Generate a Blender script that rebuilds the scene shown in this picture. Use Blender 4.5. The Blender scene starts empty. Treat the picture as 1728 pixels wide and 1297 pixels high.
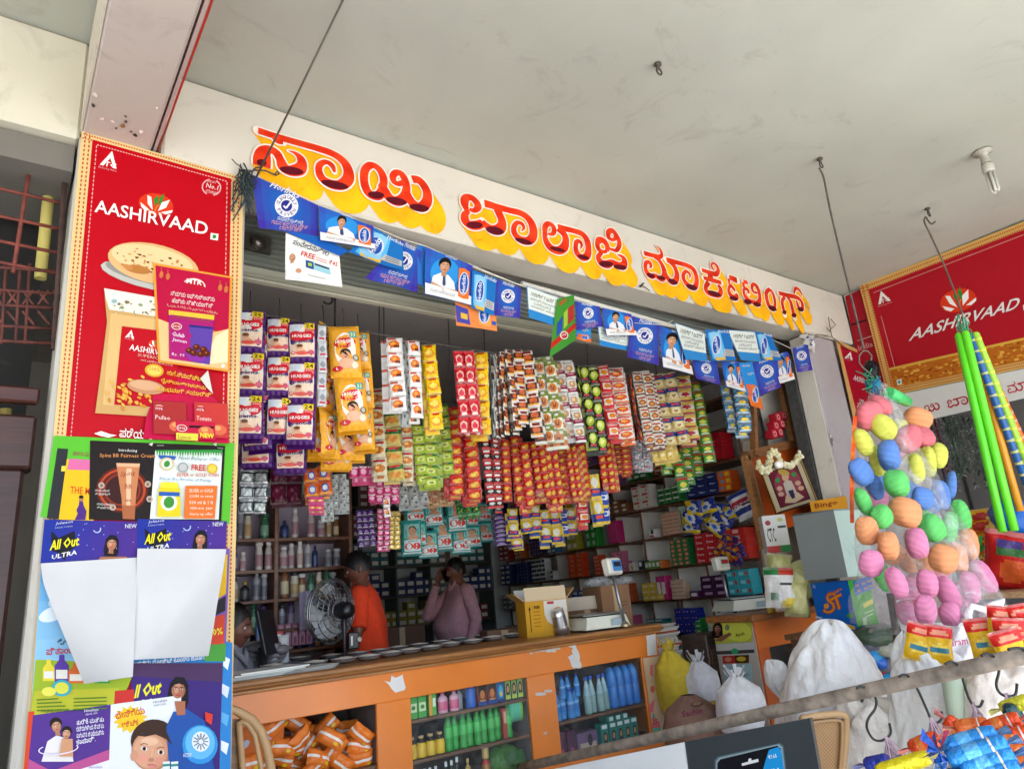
import bpy, bmesh, math, random
from mathutils import Vector, Matrix, noise
from mathutils.geometry import tessellate_polygon
random.seed(7)
sc = bpy.context.scene
COL = sc.collection
PI = math.pi
R = math.radians

# ------------------------------------------------------------------ camera
IW, IH, FPX = 1728.0, 1297.0, 1174.26
YAW, PIT, ROL = 0.648261, 0.292882, -0.0893881
EYE = Vector((0, 0, 1.25))
FW = Vector((math.sin(YAW)*math.cos(PIT), math.cos(YAW)*math.cos(PIT), math.sin(PIT)))
_r = Vector((math.cos(YAW), -math.sin(YAW), 0)); _u = _r.cross(FW)
RT = _r*math.cos(ROL) + _u*math.sin(ROL)
UP = _u*math.cos(ROL) - _r*math.sin(ROL)
cd = bpy.data.cameras.new('camera'); cam = bpy.data.objects.new('camera', cd); COL.objects.link(cam)
cd.sensor_width = 36; cd.lens = 36*FPX/IW; cd.clip_start = 0.05; cd.clip_end = 500
cam.matrix_world = Matrix(((RT.x, UP.x, -FW.x, EYE.x), (RT.y, UP.y, -FW.y, EYE.y), (RT.z, UP.z, -FW.z, EYE.z), (0, 0, 0, 1)))
sc.camera = cam
# ------------------------------------------------------------------ sky, sun, exposure
SUN_EL, SUN_AZ = R(72), R(200)          # azimuth clockwise from +Y: the sun stands behind the photographer
w = bpy.data.worlds.new('World'); sc.world = w; w.use_nodes = True
nt = w.node_tree; sky = nt.nodes.new('ShaderNodeTexSky'); sky.sky_type = 'NISHITA'; sky.sun_disc = False
sky.sun_elevation = SUN_EL; sky.sun_rotation = SUN_AZ; sky.dust_density = 3.0; sky.air_density = 1.0
nt.links.new(sky.outputs[0], nt.nodes['Background'].inputs[0]); nt.nodes['Background'].inputs[1].default_value = 0.15
ld = bpy.data.lights.new('sun', 'SUN'); ld.energy = 4.5; ld.angle = R(0.5); ld.color = (1, .98, .95)
lo = bpy.data.objects.new('sun', ld); COL.objects.link(lo); lo.location = (-2, -8, 12)
sd = Vector((math.sin(SUN_AZ)*math.cos(SUN_EL), math.cos(SUN_AZ)*math.cos(SUN_EL), math.sin(SUN_EL)))
lo.rotation_euler = (-sd).to_track_quat('-Z', 'Y').to_euler()
sc.view_settings.view_transform = 'Standard'; sc.view_settings.look = 'None'
sc.view_settings.exposure = 2.12; sc.view_settings.gamma = 1.0
sc.cycles.use_denoising = True; sc.cycles.max_bounces = 10; sc.cycles.diffuse_bounces = 6
sc.cycles.transparent_max_bounces = 24; sc.cycles.caustics_reflective = False; sc.cycles.caustics_refractive = False
sc.cycles.sample_clamp_indirect = 8

# ------------------------------------------------------------------ photo pixel -> point in the place
def ray(x, y): return FW + RT*((x-IW/2)/FPX) - UP*((y-648.5)/FPX)
def at(x, y, X=None, Y=None, Z=None, D=None):
    d = ray(x, y)
    if X is not None: return EYE + d*((X-EYE.x)/d.x)
    if Y is not None: return EYE + d*((Y-EYE.y)/d.y)
    if Z is not None: return EYE + d*((Z-EYE.z)/d.z)
    return EYE + d*D
def depth(p): return (p-EYE).dot(FW)

# ------------------------------------------------------------------ colours and materials
_cc = {}
def lin(c):
    if not isinstance(c, str): return c
    if c not in _cc:
        h = c if len(c) == 6 else ''.join(k+k for k in c)
        v = [int(h[i:i+2], 16)/255 for i in (0, 2, 4)]
        _cc[c] = tuple(k/12.92 if k <= .04045 else ((k+.055)/1.055)**2.4 for k in v)
    return _cc[c]
def mix(a, b, t): a = lin(a); b = lin(b); return tuple(a[i]*(1-t)+b[i]*t for i in range(3))
def jit(c, s=.12):
    k = 1+random.uniform(-s, s); return tuple(min(.95, v*k) for v in lin(c))
_mats = {}
def M(kind):
    """base colour comes from the print / paint attribute 'Col' of the mesh; each kind has its own gloss, wear and bump"""
    if kind in _mats: return _mats[kind]
    P = dict(  # rough, metal, noise scale, colour variation, bump scale, bump strength, coat
        paper=(.6, 0, 6, .06, 14, .05, 0), print=(.38, 0, 5, .05, 9, .06, 0), packet=(.38, 0, 5, .08, 9, .06, 0), film=(.25, 0, 9, .1, 48, .6, .1),
        foil=(.2, .35, 12, .1, 50, .8, 0), plastic=(.35, 0, 6, .06, 30, .03, 0), metal=(.28, .9, 8, .15, 30, .05, 0),
        paint=(.75, 0, 1.3, .1, 60, .06, 0), rust=(.7, .2, 22, .5, 60, .3, 0), cloth=(.9, 0, 30, .12, 260, .2, 0),
        skin=(.5, 0, 10, .1, 60, .05, 0), card=(.8, 0, 9, .1, 40, .08, 0), floor=(.8, 0, 3, .2, 20, .15, 0),
        yarn=(.6, 0, 60, .12, 170, .5, 0), hair=(.45, 0, 60, .3, 120, .4, 0), sign=(.5, 0, 7, .22, 40, .04, 0),
        wicker=(.5, 0, 8, .1, 90, .1, 0), lami=(.3, 0, 3, .1, 90, .03, .1), dark=(.5, 0, 10, .2, 40, .1, 0))[kind]
    m = bpy.data.materials.new(kind); m.use_nodes = True; n = m.node_tree.nodes; L = m.node_tree.links
    b = n['Principled BSDF']; b.inputs['Roughness'].default_value = P[0]; b.inputs['Metallic'].default_value = P[1]
    b.inputs['Specular IOR Level'].default_value = .12 if kind in ('print', 'paper', 'sign') else .22 if kind == 'film' else .5
    if P[6]: b.inputs['Coat Weight'].default_value = P[6]
    a = n.new('ShaderNodeAttribute'); a.attribute_name = 'Col'
    tc = n.new('ShaderNodeTexCoord'); oi = n.new('ShaderNodeObjectInfo')
    ad = n.new('ShaderNodeVectorMath'); ad.operation = 'ADD'; L.new(tc.outputs['Object'], ad.inputs[0])
    cx = n.new('ShaderNodeCombineXYZ'); L.new(oi.outputs['Random'], cx.inputs[0]); L.new(oi.outputs['Random'], cx.inputs[2])
    sc_ = n.new('ShaderNodeVectorMath'); sc_.operation = 'SCALE'; sc_.inputs['Scale'].default_value = 17; L.new(cx.outputs[0], sc_.inputs[0]); L.new(sc_.outputs[0], ad.inputs[1])
    no = n.new('ShaderNodeTexNoise'); no.inputs['Scale'].default_value = P[2]; no.inputs['Detail'].default_value = 5; L.new(ad.outputs[0], no.inputs['Vector'])
    mr = n.new('ShaderNodeMapRange'); mr.inputs['From Min'].default_value = .3; mr.inputs['From Max'].default_value = .7
    dull = {'print': .8, 'paper': .82, 'sign': .86}.get(kind, 1)      # ink and paper darkened in colour to offset the raised exposure
    mr.inputs['To Min'].default_value = (1-P[3])*dull; mr.inputs['To Max'].default_value = (1+P[3]*.6)*dull; L.new(no.outputs[0], mr.inputs['Value'])
    mu = n.new('ShaderNodeVectorMath'); mu.operation = 'SCALE'; L.new(a.outputs['Color'], mu.inputs[0]); L.new(mr.outputs[0], mu.inputs['Scale'])
    L.new(mu.outputs[0], b.inputs['Base Color'])
    if kind in ('paint', 'floor'):     # old limewash: stains, grime patches and hairline cracks with shapes of their own
        n2 = n.new('ShaderNodeTexNoise'); n2.inputs['Scale'].default_value = 3.1; n2.inputs['Detail'].default_value = 9; n2.inputs['Roughness'].default_value = .68
        n2.inputs['Distortion'].default_value = 1.2; L.new(ad.outputs[0], n2.inputs['Vector'])
        r2 = n.new('ShaderNodeMapRange'); r2.inputs['From Min'].default_value = .57; r2.inputs['From Max'].default_value = .8; r2.inputs['To Max'].default_value = .5; L.new(n2.outputs[0], r2.inputs['Value'])
        mx = n.new('ShaderNodeMix'); mx.data_type = 'RGBA'; L.new(r2.outputs[0], mx.inputs['Factor']); L.new(mu.outputs[0], mx.inputs['A']); mx.inputs['B'].default_value = (.16, .145, .12, 1)
        n3 = n.new('ShaderNodeTexNoise'); n3.inputs['Scale'].default_value = .55; n3.inputs['Detail'].default_value = 3; L.new(ad.outputs[0], n3.inputs['Vector'])
        r3 = n.new('ShaderNodeMapRange'); r3.inputs['From Min'].default_value = .4; r3.inputs['From Max'].default_value = .68; r3.inputs['To Max'].default_value = .4; L.new(n3.outputs[0], r3.inputs['Value'])
        m3 = n.new('ShaderNodeMix'); m3.data_type = 'RGBA'; m3.blend_type = 'MULTIPLY'; L.new(r3.outputs[0], m3.inputs['Factor']); L.new(mx.outputs['Result'], m3.inputs['A']); m3.inputs['B'].default_value = (.92, .88, .83, 1)
        L.new(m3.outputs['Result'], b.inputs['Base Color'])
    if kind == 'rust' or kind == 'metal':
        r2 = n.new('ShaderNodeMapRange'); r2.inputs['To Min'].default_value = P[0]*.7; r2.inputs['To Max'].default_value = P[0]*1.5; L.new(no.outputs[0], r2.inputs['Value']); L.new(r2.outputs[0], b.inputs['Roughness'])
    if P[5]:
        nb = n.new('ShaderNodeTexNoise'); nb.inputs['Scale'].default_value = P[4]; nb.inputs['Detail'].default_value = 3; L.new(ad.outputs[0], nb.inputs['Vector'])
        bp = n.new('ShaderNodeBump'); bp.inputs['Strength'].default_value = P[5]; bp.inputs['Distance'].default_value = .01; L.new(nb.outputs[0], bp.inputs['Height']); L.new(bp.outputs[0], b.inputs['Normal'])
    _mats[kind] = m; return m
def wood_mat():
    if 'wood' in _mats: return _mats['wood']
    m = bpy.data.materials.new('wood'); m.use_nodes = True; n = m.node_tree.nodes; L = m.node_tree.links; b = n['Principled BSDF']
    a = n.new('ShaderNodeAttribute'); a.attribute_name = 'Col'; tc = n.new('ShaderNodeTexCoord'); mp = n.new('ShaderNodeMapping')
    mp.inputs['Scale'].default_value = (1.2, 14, 22); L.new(tc.outputs['Object'], mp.inputs[0])
    no = n.new('ShaderNodeTexNoise'); no.inputs['Scale'].default_value = 2.2; no.inputs['Detail'].default_value = 7; no.inputs['Distortion'].default_value = .8; L.new(mp.outputs[0], no.inputs['Vector'])
    mr = n.new('ShaderNodeMapRange'); mr.inputs['From Min'].default_value = .3; mr.inputs['From Max'].default_value = .7; mr.inputs['To Min'].default_value = .55; mr.inputs['To Max'].default_value = 1.15; L.new(no.outputs[0], mr.inputs['Value'])
    mu = n.new('ShaderNodeVectorMath'); mu.operation = 'SCALE'; L.new(a.outputs['Color'], mu.inputs[0]); L.new(mr.outputs[0], mu.inputs['Scale']); L.new(mu.outputs[0], b.inputs['Base Color'])
    b.inputs['Roughness'].default_value = .42
    bp = n.new('ShaderNodeBump'); bp.inputs['Strength'].default_value = .12; bp.inputs['Distance'].default_value = .01; L.new(no.outputs[0], bp.inputs['Height']); L.new(bp.outputs[0], b.inputs['Normal'])
    _mats['wood'] = m; return m
def clear_mat(name, tint, gloss, fac, rough):
    """thin clear sheet: mostly lets light through, a little sheen and milkiness"""
    if name in _mats: return _mats[name]
    m = bpy.data.materials.new(name); m.use_nodes = True; n = m.node_tree.nodes; L = m.node_tree.links; n.remove(n['Principled BSDF'])
    t = n.new('ShaderNodeBsdfTransparent'); t.inputs[0].default_value = (*tint, 1)
    p = n.new('ShaderNodeBsdfPrincipled'); p.inputs['Base Color'].default_value = (.75, .76, .76, 1); p.inputs['Roughness'].default_value = rough
    tc = n.new('ShaderNodeTexCoord'); no = n.new('ShaderNodeTexNoise'); no.inputs['Scale'].default_value = 26; no.inputs['Detail'].default_value = 4; L.new(tc.outputs['Object'], no.inputs['Vector'])
    bp = n.new('ShaderNodeBump'); bp.inputs['Strength'].default_value = .5 if gloss else .02; bp.inputs['Distance'].default_value = .02; L.new(no.outputs[0], bp.inputs['Height']); L.new(bp.outputs[0], p.inputs['Normal'])
    mr = n.new('ShaderNodeMapRange'); mr.inputs['From Min'].default_value = .45; mr.inputs['From Max'].default_value = .75; mr.inputs['To Min'].default_value = fac*.6; mr.inputs['To Max'].default_value = min(1, fac*2.0); L.new(no.outputs[0], mr.inputs['Value'])
    x = n.new('ShaderNodeMixShader'); L.new(mr.outputs[0], x.inputs[0]); L.new(t.outputs[0], x.inputs[1]); L.new(p.outputs[0], x.inputs[2])
    L.new(x.outputs[0], n['Material Output'].inputs[0]); _mats[name] = m; return m
def mget(k):
    if k == 'wood': return wood_mat()
    if k == 'glass': return clear_mat('glass', (.93, .97, .96), False, .05, .06)
    if k == 'bag': return clear_mat('clear_bag', (.97, .97, .97), True, .2, .18)
    if k == 'sheeting': return clear_mat('milky_sheeting', (.98, .98, .98), True, .62, .3)
    return M(k)

# ------------------------------------------------------------------ mesh building
class MB:
    def __init__(s): s.v = []; s.f = []; s.c = []; s.sm = []; s.fm = []
    def face(s, pts, col, sm=False):
        b = len(s.v); s.v += [tuple(p) for p in pts]; s.f.append(tuple(range(b, b+len(pts)))); s.c.append(col); s.sm.append(sm)
    def idx(s, verts, faces, col, sm=False):
        b = len(s.v); s.v += [tuple(p) for p in verts]
        for i, f in enumerate(faces):
            s.f.append(tuple(b+k for k in f)); s.c.append(col[i] if isinstance(col, list) else col); s.sm.append(sm)
    def box(s, c, d, col, rot=None, bev=0.0, off=None):
        """box of centre c and size d; rot is a Matrix; bev bevels the twelve edges"""
        h = [k/2 for k in d]; c = Vector(c)
        def T(x, y, z):
            p = Vector((x, y, z)); return c + (rot @ p if rot else p)
        if bev <= 0:
            vs = [T(sx*h[0], sy*h[1], sz*h[2]) for sx in (-1, 1) for sy in (-1, 1) for sz in (-1, 1)]
            s.idx(vs, [(0, 1, 3, 2), (4, 6, 7, 5), (0, 4, 5, 1), (2, 3, 7, 6), (0, 2, 6, 4), (1, 5, 7, 3)], col); return
        b = min(bev, min(h)*.9); vs = []; ix = {}
        for sx in (-1, 1):
            for sy in (-1, 1):
                for sz in (-1, 1):
                    for a in range(3):
                        q = [sx*(h[0]-b), sy*(h[1]-b), sz*(h[2]-b)]; q[a] = (sx, sy, sz)[a]*h[a]
                        ix[(sx, sy, sz, a)] = len(vs); vs.append(T(*q))
        fs = []
        for a in range(3):
            o = [k for k in range(3) if k != a]
            for sg in (-1, 1):
                q = []
                for (p0, p1) in ((-1, -1), (1, -1), (1, 1), (-1, 1)):
                    k = [0, 0, 0]; k[a] = sg; k[o[0]] = p0; k[o[1]] = p1; q.append(ix[(*k, a)])
                fs.append(tuple(q))
        for a in range(3):
            o = [k for k in range(3) if k != a]
            for p0 in (-1, 1):
                for p1 in (-1, 1):
                    k = [0, 0, 0]; k[o[0]] = p0; k[o[1]] = p1; q = []
                    for sg, ax in ((-1, o[0]), (1, o[0]), (1, o[1]), (-1, o[1])):
                        k[a] = sg; q.append(ix[(*k, ax)])
                    fs.append(tuple(q))
        for sx in (-1, 1):
            for sy in (-1, 1):
                for sz in (-1, 1): fs.append(tuple(ix[(sx, sy, sz, a)] for a in range(3)))
        s.idx(vs, fs, col)
    def tube(s, pts, r, col, n=8, cap=True):
        pts = [Vector(p) for p in pts]; rs = r if isinstance(r, (list, tuple)) else [r]*len(pts); b = len(s.v); prev = None
        for i, p in enumerate(pts):
            t = (pts[min(i+1, len(pts)-1)]-pts[max(i-1, 0)]).normalized()
            if prev is None: a = t.orthogonal().normalized()
            else:
                a = prev - t*prev.dot(t); a = a.normalized() if a.length > 1e-6 else t.orthogonal().normalized()
            prev = a; c = t.cross(a)
            for k in range(n):
                an = 2*PI*k/n; s.v.append(tuple(p+(a*math.cos(an)+c*math.sin(an))*rs[i]))
        for i in range(len(pts)-1):
            for k in range(n):
                s.f.append((b+i*n+k, b+i*n+(k+1) % n, b+(i+1)*n+(k+1) % n, b+(i+1)*n+k)); s.c.append(col); s.sm.append(True)
        if cap:
            s.f.append(tuple(b+k for k in reversed(range(n)))); s.c.append(col); s.sm.append(False)
            e = b+(len(pts)-1)*n; s.f.append(tuple(e+k for k in range(n))); s.c.append(col); s.sm.append(False)
    def lathe(s, prof, c, cols, n=14, ax=None, sq=(1, 1)):
        """prof [(radius, height)], cols one colour or one per band"""
        c = Vector(c); b = len(s.v); rot = ax.to_track_quat('Z', 'Y').to_matrix() if ax is not None else None
        for (r, z) in prof:
            for k in range(n):
                p = Vector((r*math.cos(2*PI*k/n)*sq[0], r*math.sin(2*PI*k/n)*sq[1], z)); s.v.append(tuple(c+(rot @ p if rot else p)))
        for i in range(len(prof)-1):
            for k in range(n):
                s.f.append((b+i*n+k, b+i*n+(k+1) % n, b+(i+1)*n+(k+1) % n, b+(i+1)*n+k)); s.c.append(cols[i] if isinstance(cols, list) else cols); s.sm.append(True)
        c0 = cols[0] if isinstance(cols, list) else cols; c1 = cols[-1] if isinstance(cols, list) else cols
        s.f.append(tuple(b+k for k in reversed(range(n)))); s.c.append(c0); s.sm.append(False)
        e = b+(len(prof)-1)*n; s.f.append(tuple(e+k for k in range(n))); s.c.append(c1); s.sm.append(False)
    def grid(s, fn, nu, nv, col, sm=True):
        """fn(u,v) -> point, u,v in 0..1; col a colour or fn(u,v) -> colour"""
        b = len(s.v)
        for j in range(nv+1):
            for i in range(nu+1): s.v.append(tuple(fn(i/nu, j/nv)))
        for j in range(nv):
            for i in range(nu):
                s.f.append((b+j*(nu+1)+i, b+(j+1)*(nu+1)+i, b+(j+1)*(nu+1)+i+1, b+j*(nu+1)+i+1))
                s.c.append(col((i+.5)/nu, (j+.5)/nv) if callable(col) else col); s.sm.append(sm)
    def blob(s, c, r, col, nu=12, nv=8, wob=0, seed=0, rot=None, pw=1.0):
        rn = random.Random(seed); ph = [rn.uniform(0, 6.28) for _ in range(6)]; c = Vector(c)
        def sp(x): return math.copysign(abs(x)**pw, x)
        def fn(u, v):
            a = 2*PI*u; t = PI*v; k = 1+wob*(math.sin(3*a+ph[0])*math.sin(t*2+ph[1])+.6*math.sin(5*a+ph[2])*math.sin(3*t+ph[3]))*math.sin(t)
            p = Vector((r[0]*sp(math.cos(a))*sp(math.sin(t))*k, r[1]*sp(math.sin(a))*sp(math.sin(t))*k, r[2]*sp(math.cos(t))*k)); return c+(rot @ p if rot else p)
        s.grid(fn, nu, nv, col)
    def add(s, o, mat):
        b = len(s.v); s.v += [tuple(mat @ Vector(p)) for p in o.v]; s.f += [tuple(b+k for k in f) for f in o.f]; s.c += o.c; s.sm += o.sm
    def mesh(s, name, kind, origin=(0, 0, 0), merge=False):
        me = bpy.data.meshes.new(name); o = Vector(origin)
        me.from_pydata([tuple(Vector(p)-o) for p in s.v], [], s.f)
        me.materials.append(mget(kind))
        ca = me.attributes.new('Col', 'FLOAT_COLOR', 'CORNER'); buf = []
        for f, c in zip(s.f, s.c):
            c = lin(c); buf += [c[0], c[1], c[2], 1.0]*len(f)
        ca.data.foreach_set('color', buf); me.polygons.foreach_set('use_smooth', s.sm)
        if merge:
            bm = bmesh.new(); bm.from_mesh(me); bmesh.ops.remove_doubles(bm, verts=bm.verts, dist=1e-5); bmesh.ops.recalc_face_normals(bm, faces=bm.faces); bm.to_mesh(me); bm.free()
        me.update(); return me
    def build(s, name, kind, parent=None, origin=None, label=None, cat=None, group=None, merge=False):
        if origin is None:
            if parent is not None: origin = Vector((0, 0, 0))
            else:
                n = max(1, len(s.v)); origin = Vector((sum(p[0] for p in s.v)/n, sum(p[1] for p in s.v)/n, min(p[2] for p in s.v) if s.v else 0))
        me = s.mesh(name, kind, origin, merge); o = bpy.data.objects.new(name, me); COL.objects.link(o)
        o.location = origin if parent is None else (0, 0, 0)
        if parent is not None: o.parent = parent
        tag(o, label, cat, group); return o
def tag(o, label=None, cat=None, group=None, kind=None):
    if label: o['label'] = label
    if cat: o['category'] = cat
    if group: o['group'] = group
    if kind: o['kind'] = kind
    return o
def thing(name, label, cat, loc=(0, 0, 0), rz=0, group=None):
    o = bpy.data.objects.new(name, None); COL.objects.link(o); o.location = loc; o.rotation_euler = (0, 0, rz); o.empty_display_size = .05
    return tag(o, label, cat, group)
def part(name, me, parent, loc=(0, 0, 0), rot=(0, 0, 0)):
    o = bpy.data.objects.new(name, me); COL.objects.link(o); o.parent = parent; o.location = loc; o.rotation_euler = rot; return o
def inst(name, me, loc, rot, label, cat, group=None):
    o = bpy.data.objects.new(name, me); COL.objects.link(o); o.location = loc; o.rotation_euler = rot; return tag(o, label, cat, group)
def copy_tree(o, parent=None):
    c = o.copy(); COL.objects.link(c); c.parent = parent if parent else o.parent
    for ch in list(o.children): copy_tree(ch, c)
    return c
def struct(name, mb, kind, label=None):
    o = mb.build(name, kind, origin=(0, 0, 0)); o['kind'] = 'structure'; return o

# ------------------------------------------------------------------ lettering
_tc = {}
def tmesh(s, bold=0.0, shear=0.0, res=1):
    k = (s, bold, shear, res)
    if k in _tc: return _tc[k]
    c = bpy.data.curves.new('t', 'FONT'); c.body = s; c.size = 1; c.resolution_u = res; c.offset = bold; c.shear = shear
    o = bpy.data.objects.new('t', c); COL.objects.link(o)
    me = o.evaluated_get(bpy.context.evaluated_depsgraph_get()).to_mesh()
    V = [(v.co.x, v.co.y) for v in me.vertices]; F = [tuple(p.vertices) for p in me.polygons]
    o.evaluated_get(bpy.context.evaluated_depsgraph_get()).to_mesh_clear()
    bpy.data.objects.remove(o); bpy.data.curves.remove(c)
    if V:
        x0 = min(v[0] for v in V); x1 = max(v[0] for v in V); y0 = min(v[1] for v in V); y1 = max(v[1] for v in V)
        sx = (x1-x0) or 1; sy = (y1-y0) or 1
        V = [((v[0]-x0)/sx, (v[1]-y0)/sy) for v in V]; asp = sx/sy
    else: asp = 1
    _tc[k] = (V, F, asp); return _tc[k]
class Art:
    """printing and lettering on one sheet: everything is given in photo pixels and lands on the sheet's own plane"""
    def __init__(s, mb, bend=None, h=.0006, dh=.00025, **pl):
        s.mb = mb; s.pl = pl; s.h = h; s.dh = dh; s.bend = bend
        s.bendy = bool(bend)
        s.n = Vector((-1, 0, 0)) if 'X' in pl else Vector((0, -1, 0)) if 'Y' in pl else Vector((0, 0, -1)) if 'Z' in pl else None
        if 'n' in pl: s.n = pl['n']
    def pt(s, x, y, h=None):
        if 'n' in s.pl:
            d = ray(x, y); p = EYE + d*((s.pl['p']-EYE).dot(s.n)/d.dot(s.n))
        else: p = at(x, y, **s.pl)
        k = s.h if h is None else h
        if s.bend: k += s.bend(x, y)
        return p + s.n*k
    def up(s): s.h += s.dh
    def poly(s, pts, col):
        q = [s.pt(*p) for p in pts]
        if s.bend:
            for t in tessellate_polygon([[Vector((p[0], p[1], 0)) for p in pts]]): s.tri([pts[i] for i in t], col, 4)
        elif len(q) <= 4: s.mb.face(q, col)
        else:
            for t in tessellate_polygon([q]): s.mb.face([q[i] for i in t], col)
        s.up()
    def tri(s, t, col, n):
        """a triangle cut small so that it follows the bend of its sheet"""
        def p(i, j): a, b = i/n, j/n; return s.pt(t[0][0]*(1-a-b)+t[1][0]*a+t[2][0]*b, t[0][1]*(1-a-b)+t[1][1]*a+t[2][1]*b)
        for i in range(n):
            for j in range(n-i):
                s.mb.face([p(i, j), p(i+1, j), p(i, j+1)], col)
                if j < n-i-1: s.mb.face([p(i+1, j), p(i+1, j+1), p(i, j+1)], col)
    def quad(s, tl, tr, br, bl, col, n=1, m=1):
        """col: a colour or fn(u,v) with v downward"""
        def fn(u, v):
            return s.pt(tl[0]*(1-u)*(1-v)+tr[0]*u*(1-v)+br[0]*u*v+bl[0]*(1-u)*v, tl[1]*(1-u)*(1-v)+tr[1]*u*(1-v)+br[1]*u*v+bl[1]*(1-u)*v)
        s.mb.grid(fn, n, m, col, sm=False); s.up()
    def ell(s, cx, cy, rx, ry, col, rot=0, n=18, a0=0, a1=360):
        c, t = math.cos(R(rot)), math.sin(R(rot)); pts = []
        full = a1-a0 >= 360
        for k in range(n if full else n+1):
            a = R(a0+(a1-a0)*k/n); x, y = rx*math.cos(a), ry*math.sin(a); pts.append((cx+x*c-y*t, cy+x*t+y*c))
        if s.bend and max(rx, ry) > 8: s.poly(pts, col)
        else: s.mb.face([s.pt(*p) for p in pts], col); s.up()
    def ring(s, cx, cy, rx, ry, wd, col, rot=0, n=20, a0=0, a1=360):
        c, t = math.cos(R(rot)), math.sin(R(rot))
        def p(a, k):
            x, y = (rx-k)*math.cos(a), (ry-k)*math.sin(a); return s.pt(cx+x*c-y*t, cy+x*t+y*c)
        for k in range(n):
            a, b = R(a0+(a1-a0)*k/n), R(a0+(a1-a0)*(k+1)/n); s.mb.face([p(a, 0), p(b, 0), p(b, wd), p(a, wd)], col)
        s.up()
    def line(s, pts, wd, col):
        for (a, b) in zip(pts[:-1], pts[1:]):
            d = Vector((b[0]-a[0], b[1]-a[1])); 
            if d.length < 1e-6: continue
            d.normalize(); n = Vector((-d.y, d.x))*wd/2
            s.mb.face([s.pt(a[0]+n.x, a[1]+n.y), s.pt(b[0]+n.x, b[1]+n.y), s.pt(b[0]-n.x, b[1]-n.y), s.pt(a[0]-n.x, a[1]-n.y)], col)
        s.up()
    def text(s, t, p0, p1, hpx, col, bold=0.0, shear=0.0, lean=None, res=1):
        """lettering whose box runs from bottom-left p0 to bottom-right p1 and is hpx tall; lean = x shift of its top"""
        V, F, asp = tmesh(t, bold, shear, res)
        if not F: return
        dx, dy = p1[0]-p0[0], p1[1]-p0[1]; L = math.hypot(dx, dy)
        ux, uy = dy/L*hpx, -dx/L*hpx
        if lean is not None: ux, uy = lean, -hpx
        s.mb.idx([s.pt(p0[0]+dx*a+ux*b, p0[1]+dy*a+uy*b) for a, b in V], F, col); s.up()
class LArt(Art):
    """the same drawing tools on a part's own surface: x across and y down in metres, fn(x, y, h) -> point"""
    def __init__(s, mb, fn, h=.0008, dh=.0003): s.mb = mb; s.fn = fn; s.h = h; s.dh = dh; s.bend = True; s.pl = {}
    def pt(s, x, y, h=None): return s.fn(x, y, s.h if h is None else h)
def cr(P, k=6):
    """Catmull-Rom through tuples of any length"""
    out = []; n = len(P)
    for i in range(n-1):
        a, b, c, d = P[max(i-1, 0)], P[i], P[i+1], P[min(i+2, n-1)]
        for j in range(k):
            t = j/k; out.append(tuple(.5*(2*b[m]+(c[m]-a[m])*t+(2*a[m]-5*b[m]+4*c[m]-d[m])*t*t+(3*b[m]-a[m]-3*c[m]+d[m])*t**3) for m in range(len(b))))
    out.append(tuple(P[-1])); return out
# ================================================================== the setting
CREAM, CEIL, GREYW, PINKW = 'c6c0b2', 'a9aa9e', 'a8a69c', 'c8b3ac'
b = MB(); b.grid(lambda u, v: (-150+300*u, -150+300*v, -.3), 8, 8, 'b8b8b6'); struct('ground', b, 'floor')
b = MB(); b.box((2.5, 5.6, -.155), (18, 10.0, .27), 'bcbcba'); struct('pavement', b, 'floor')
b = MB()
b.box((3.42, 1.07, 3.73), (6.04, 3.94, .19), CEIL)
A = Art(b, None, h=.002, Z=3.635); rc = random.Random(6)
for L_ in ([(450, 122), (458, 134), (466, 150)], [(700, 240), (720, 246), (745, 250), (770, 262)], [(1290, 470), (1310, 462), (1330, 455)], [(900, 330), (925, 338), (960, 343)], [(640, 36), (650, 40), (656, 38)]):
    for (p, q) in zip(L_[:-1], L_[1:]): A.line([(p[0]+(q[0]-p[0])*t/4+rc.uniform(-1, 1), p[1]+(q[1]-p[1])*t/4+rc.uniform(-1, 1)) for t in range(5)], rc.uniform(.4, .9), rc.choice(['8f8c82', '9c9a90']))
struct('ceiling', b, 'paint')
b = MB(); b.box((1.5, 3.6, 3.98), (18, 9.3, .1), '9a948a'); b.box((3, 8.2, 1.8), (15, .1, 4.3), '9a948a'); b.box((9.6, 3, 1.8), (.1, 10.5, 4.3), '9a948a'); b.box((-4.5, 5.6, 1.8), (.1, 5.2, 4.3), '9a948a'); struct('sun_leak_shield', b, 'paint')  # unseen slab and walls added to stop sun leaking into the rooms
b = MB(); b.box((-3.0, 1.07, 3.745), (6.22, 3.94, .19), CEIL); struct('neighbour_ceiling', b, 'paint')
# beam that carries the painted shop name
b = MB(); b.box((3.255, 3.01, 3.3875), (5.69, .22, .483), CREAM, bev=.012); sign_beam = struct('sign_beam', b, 'paint')
b = MB(); b.box((-2.95, 3.01, 3.41), (6.12, .22, .476), 'c4beaa', bev=.012); struct('neighbour_beam', b, 'paint')
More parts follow.
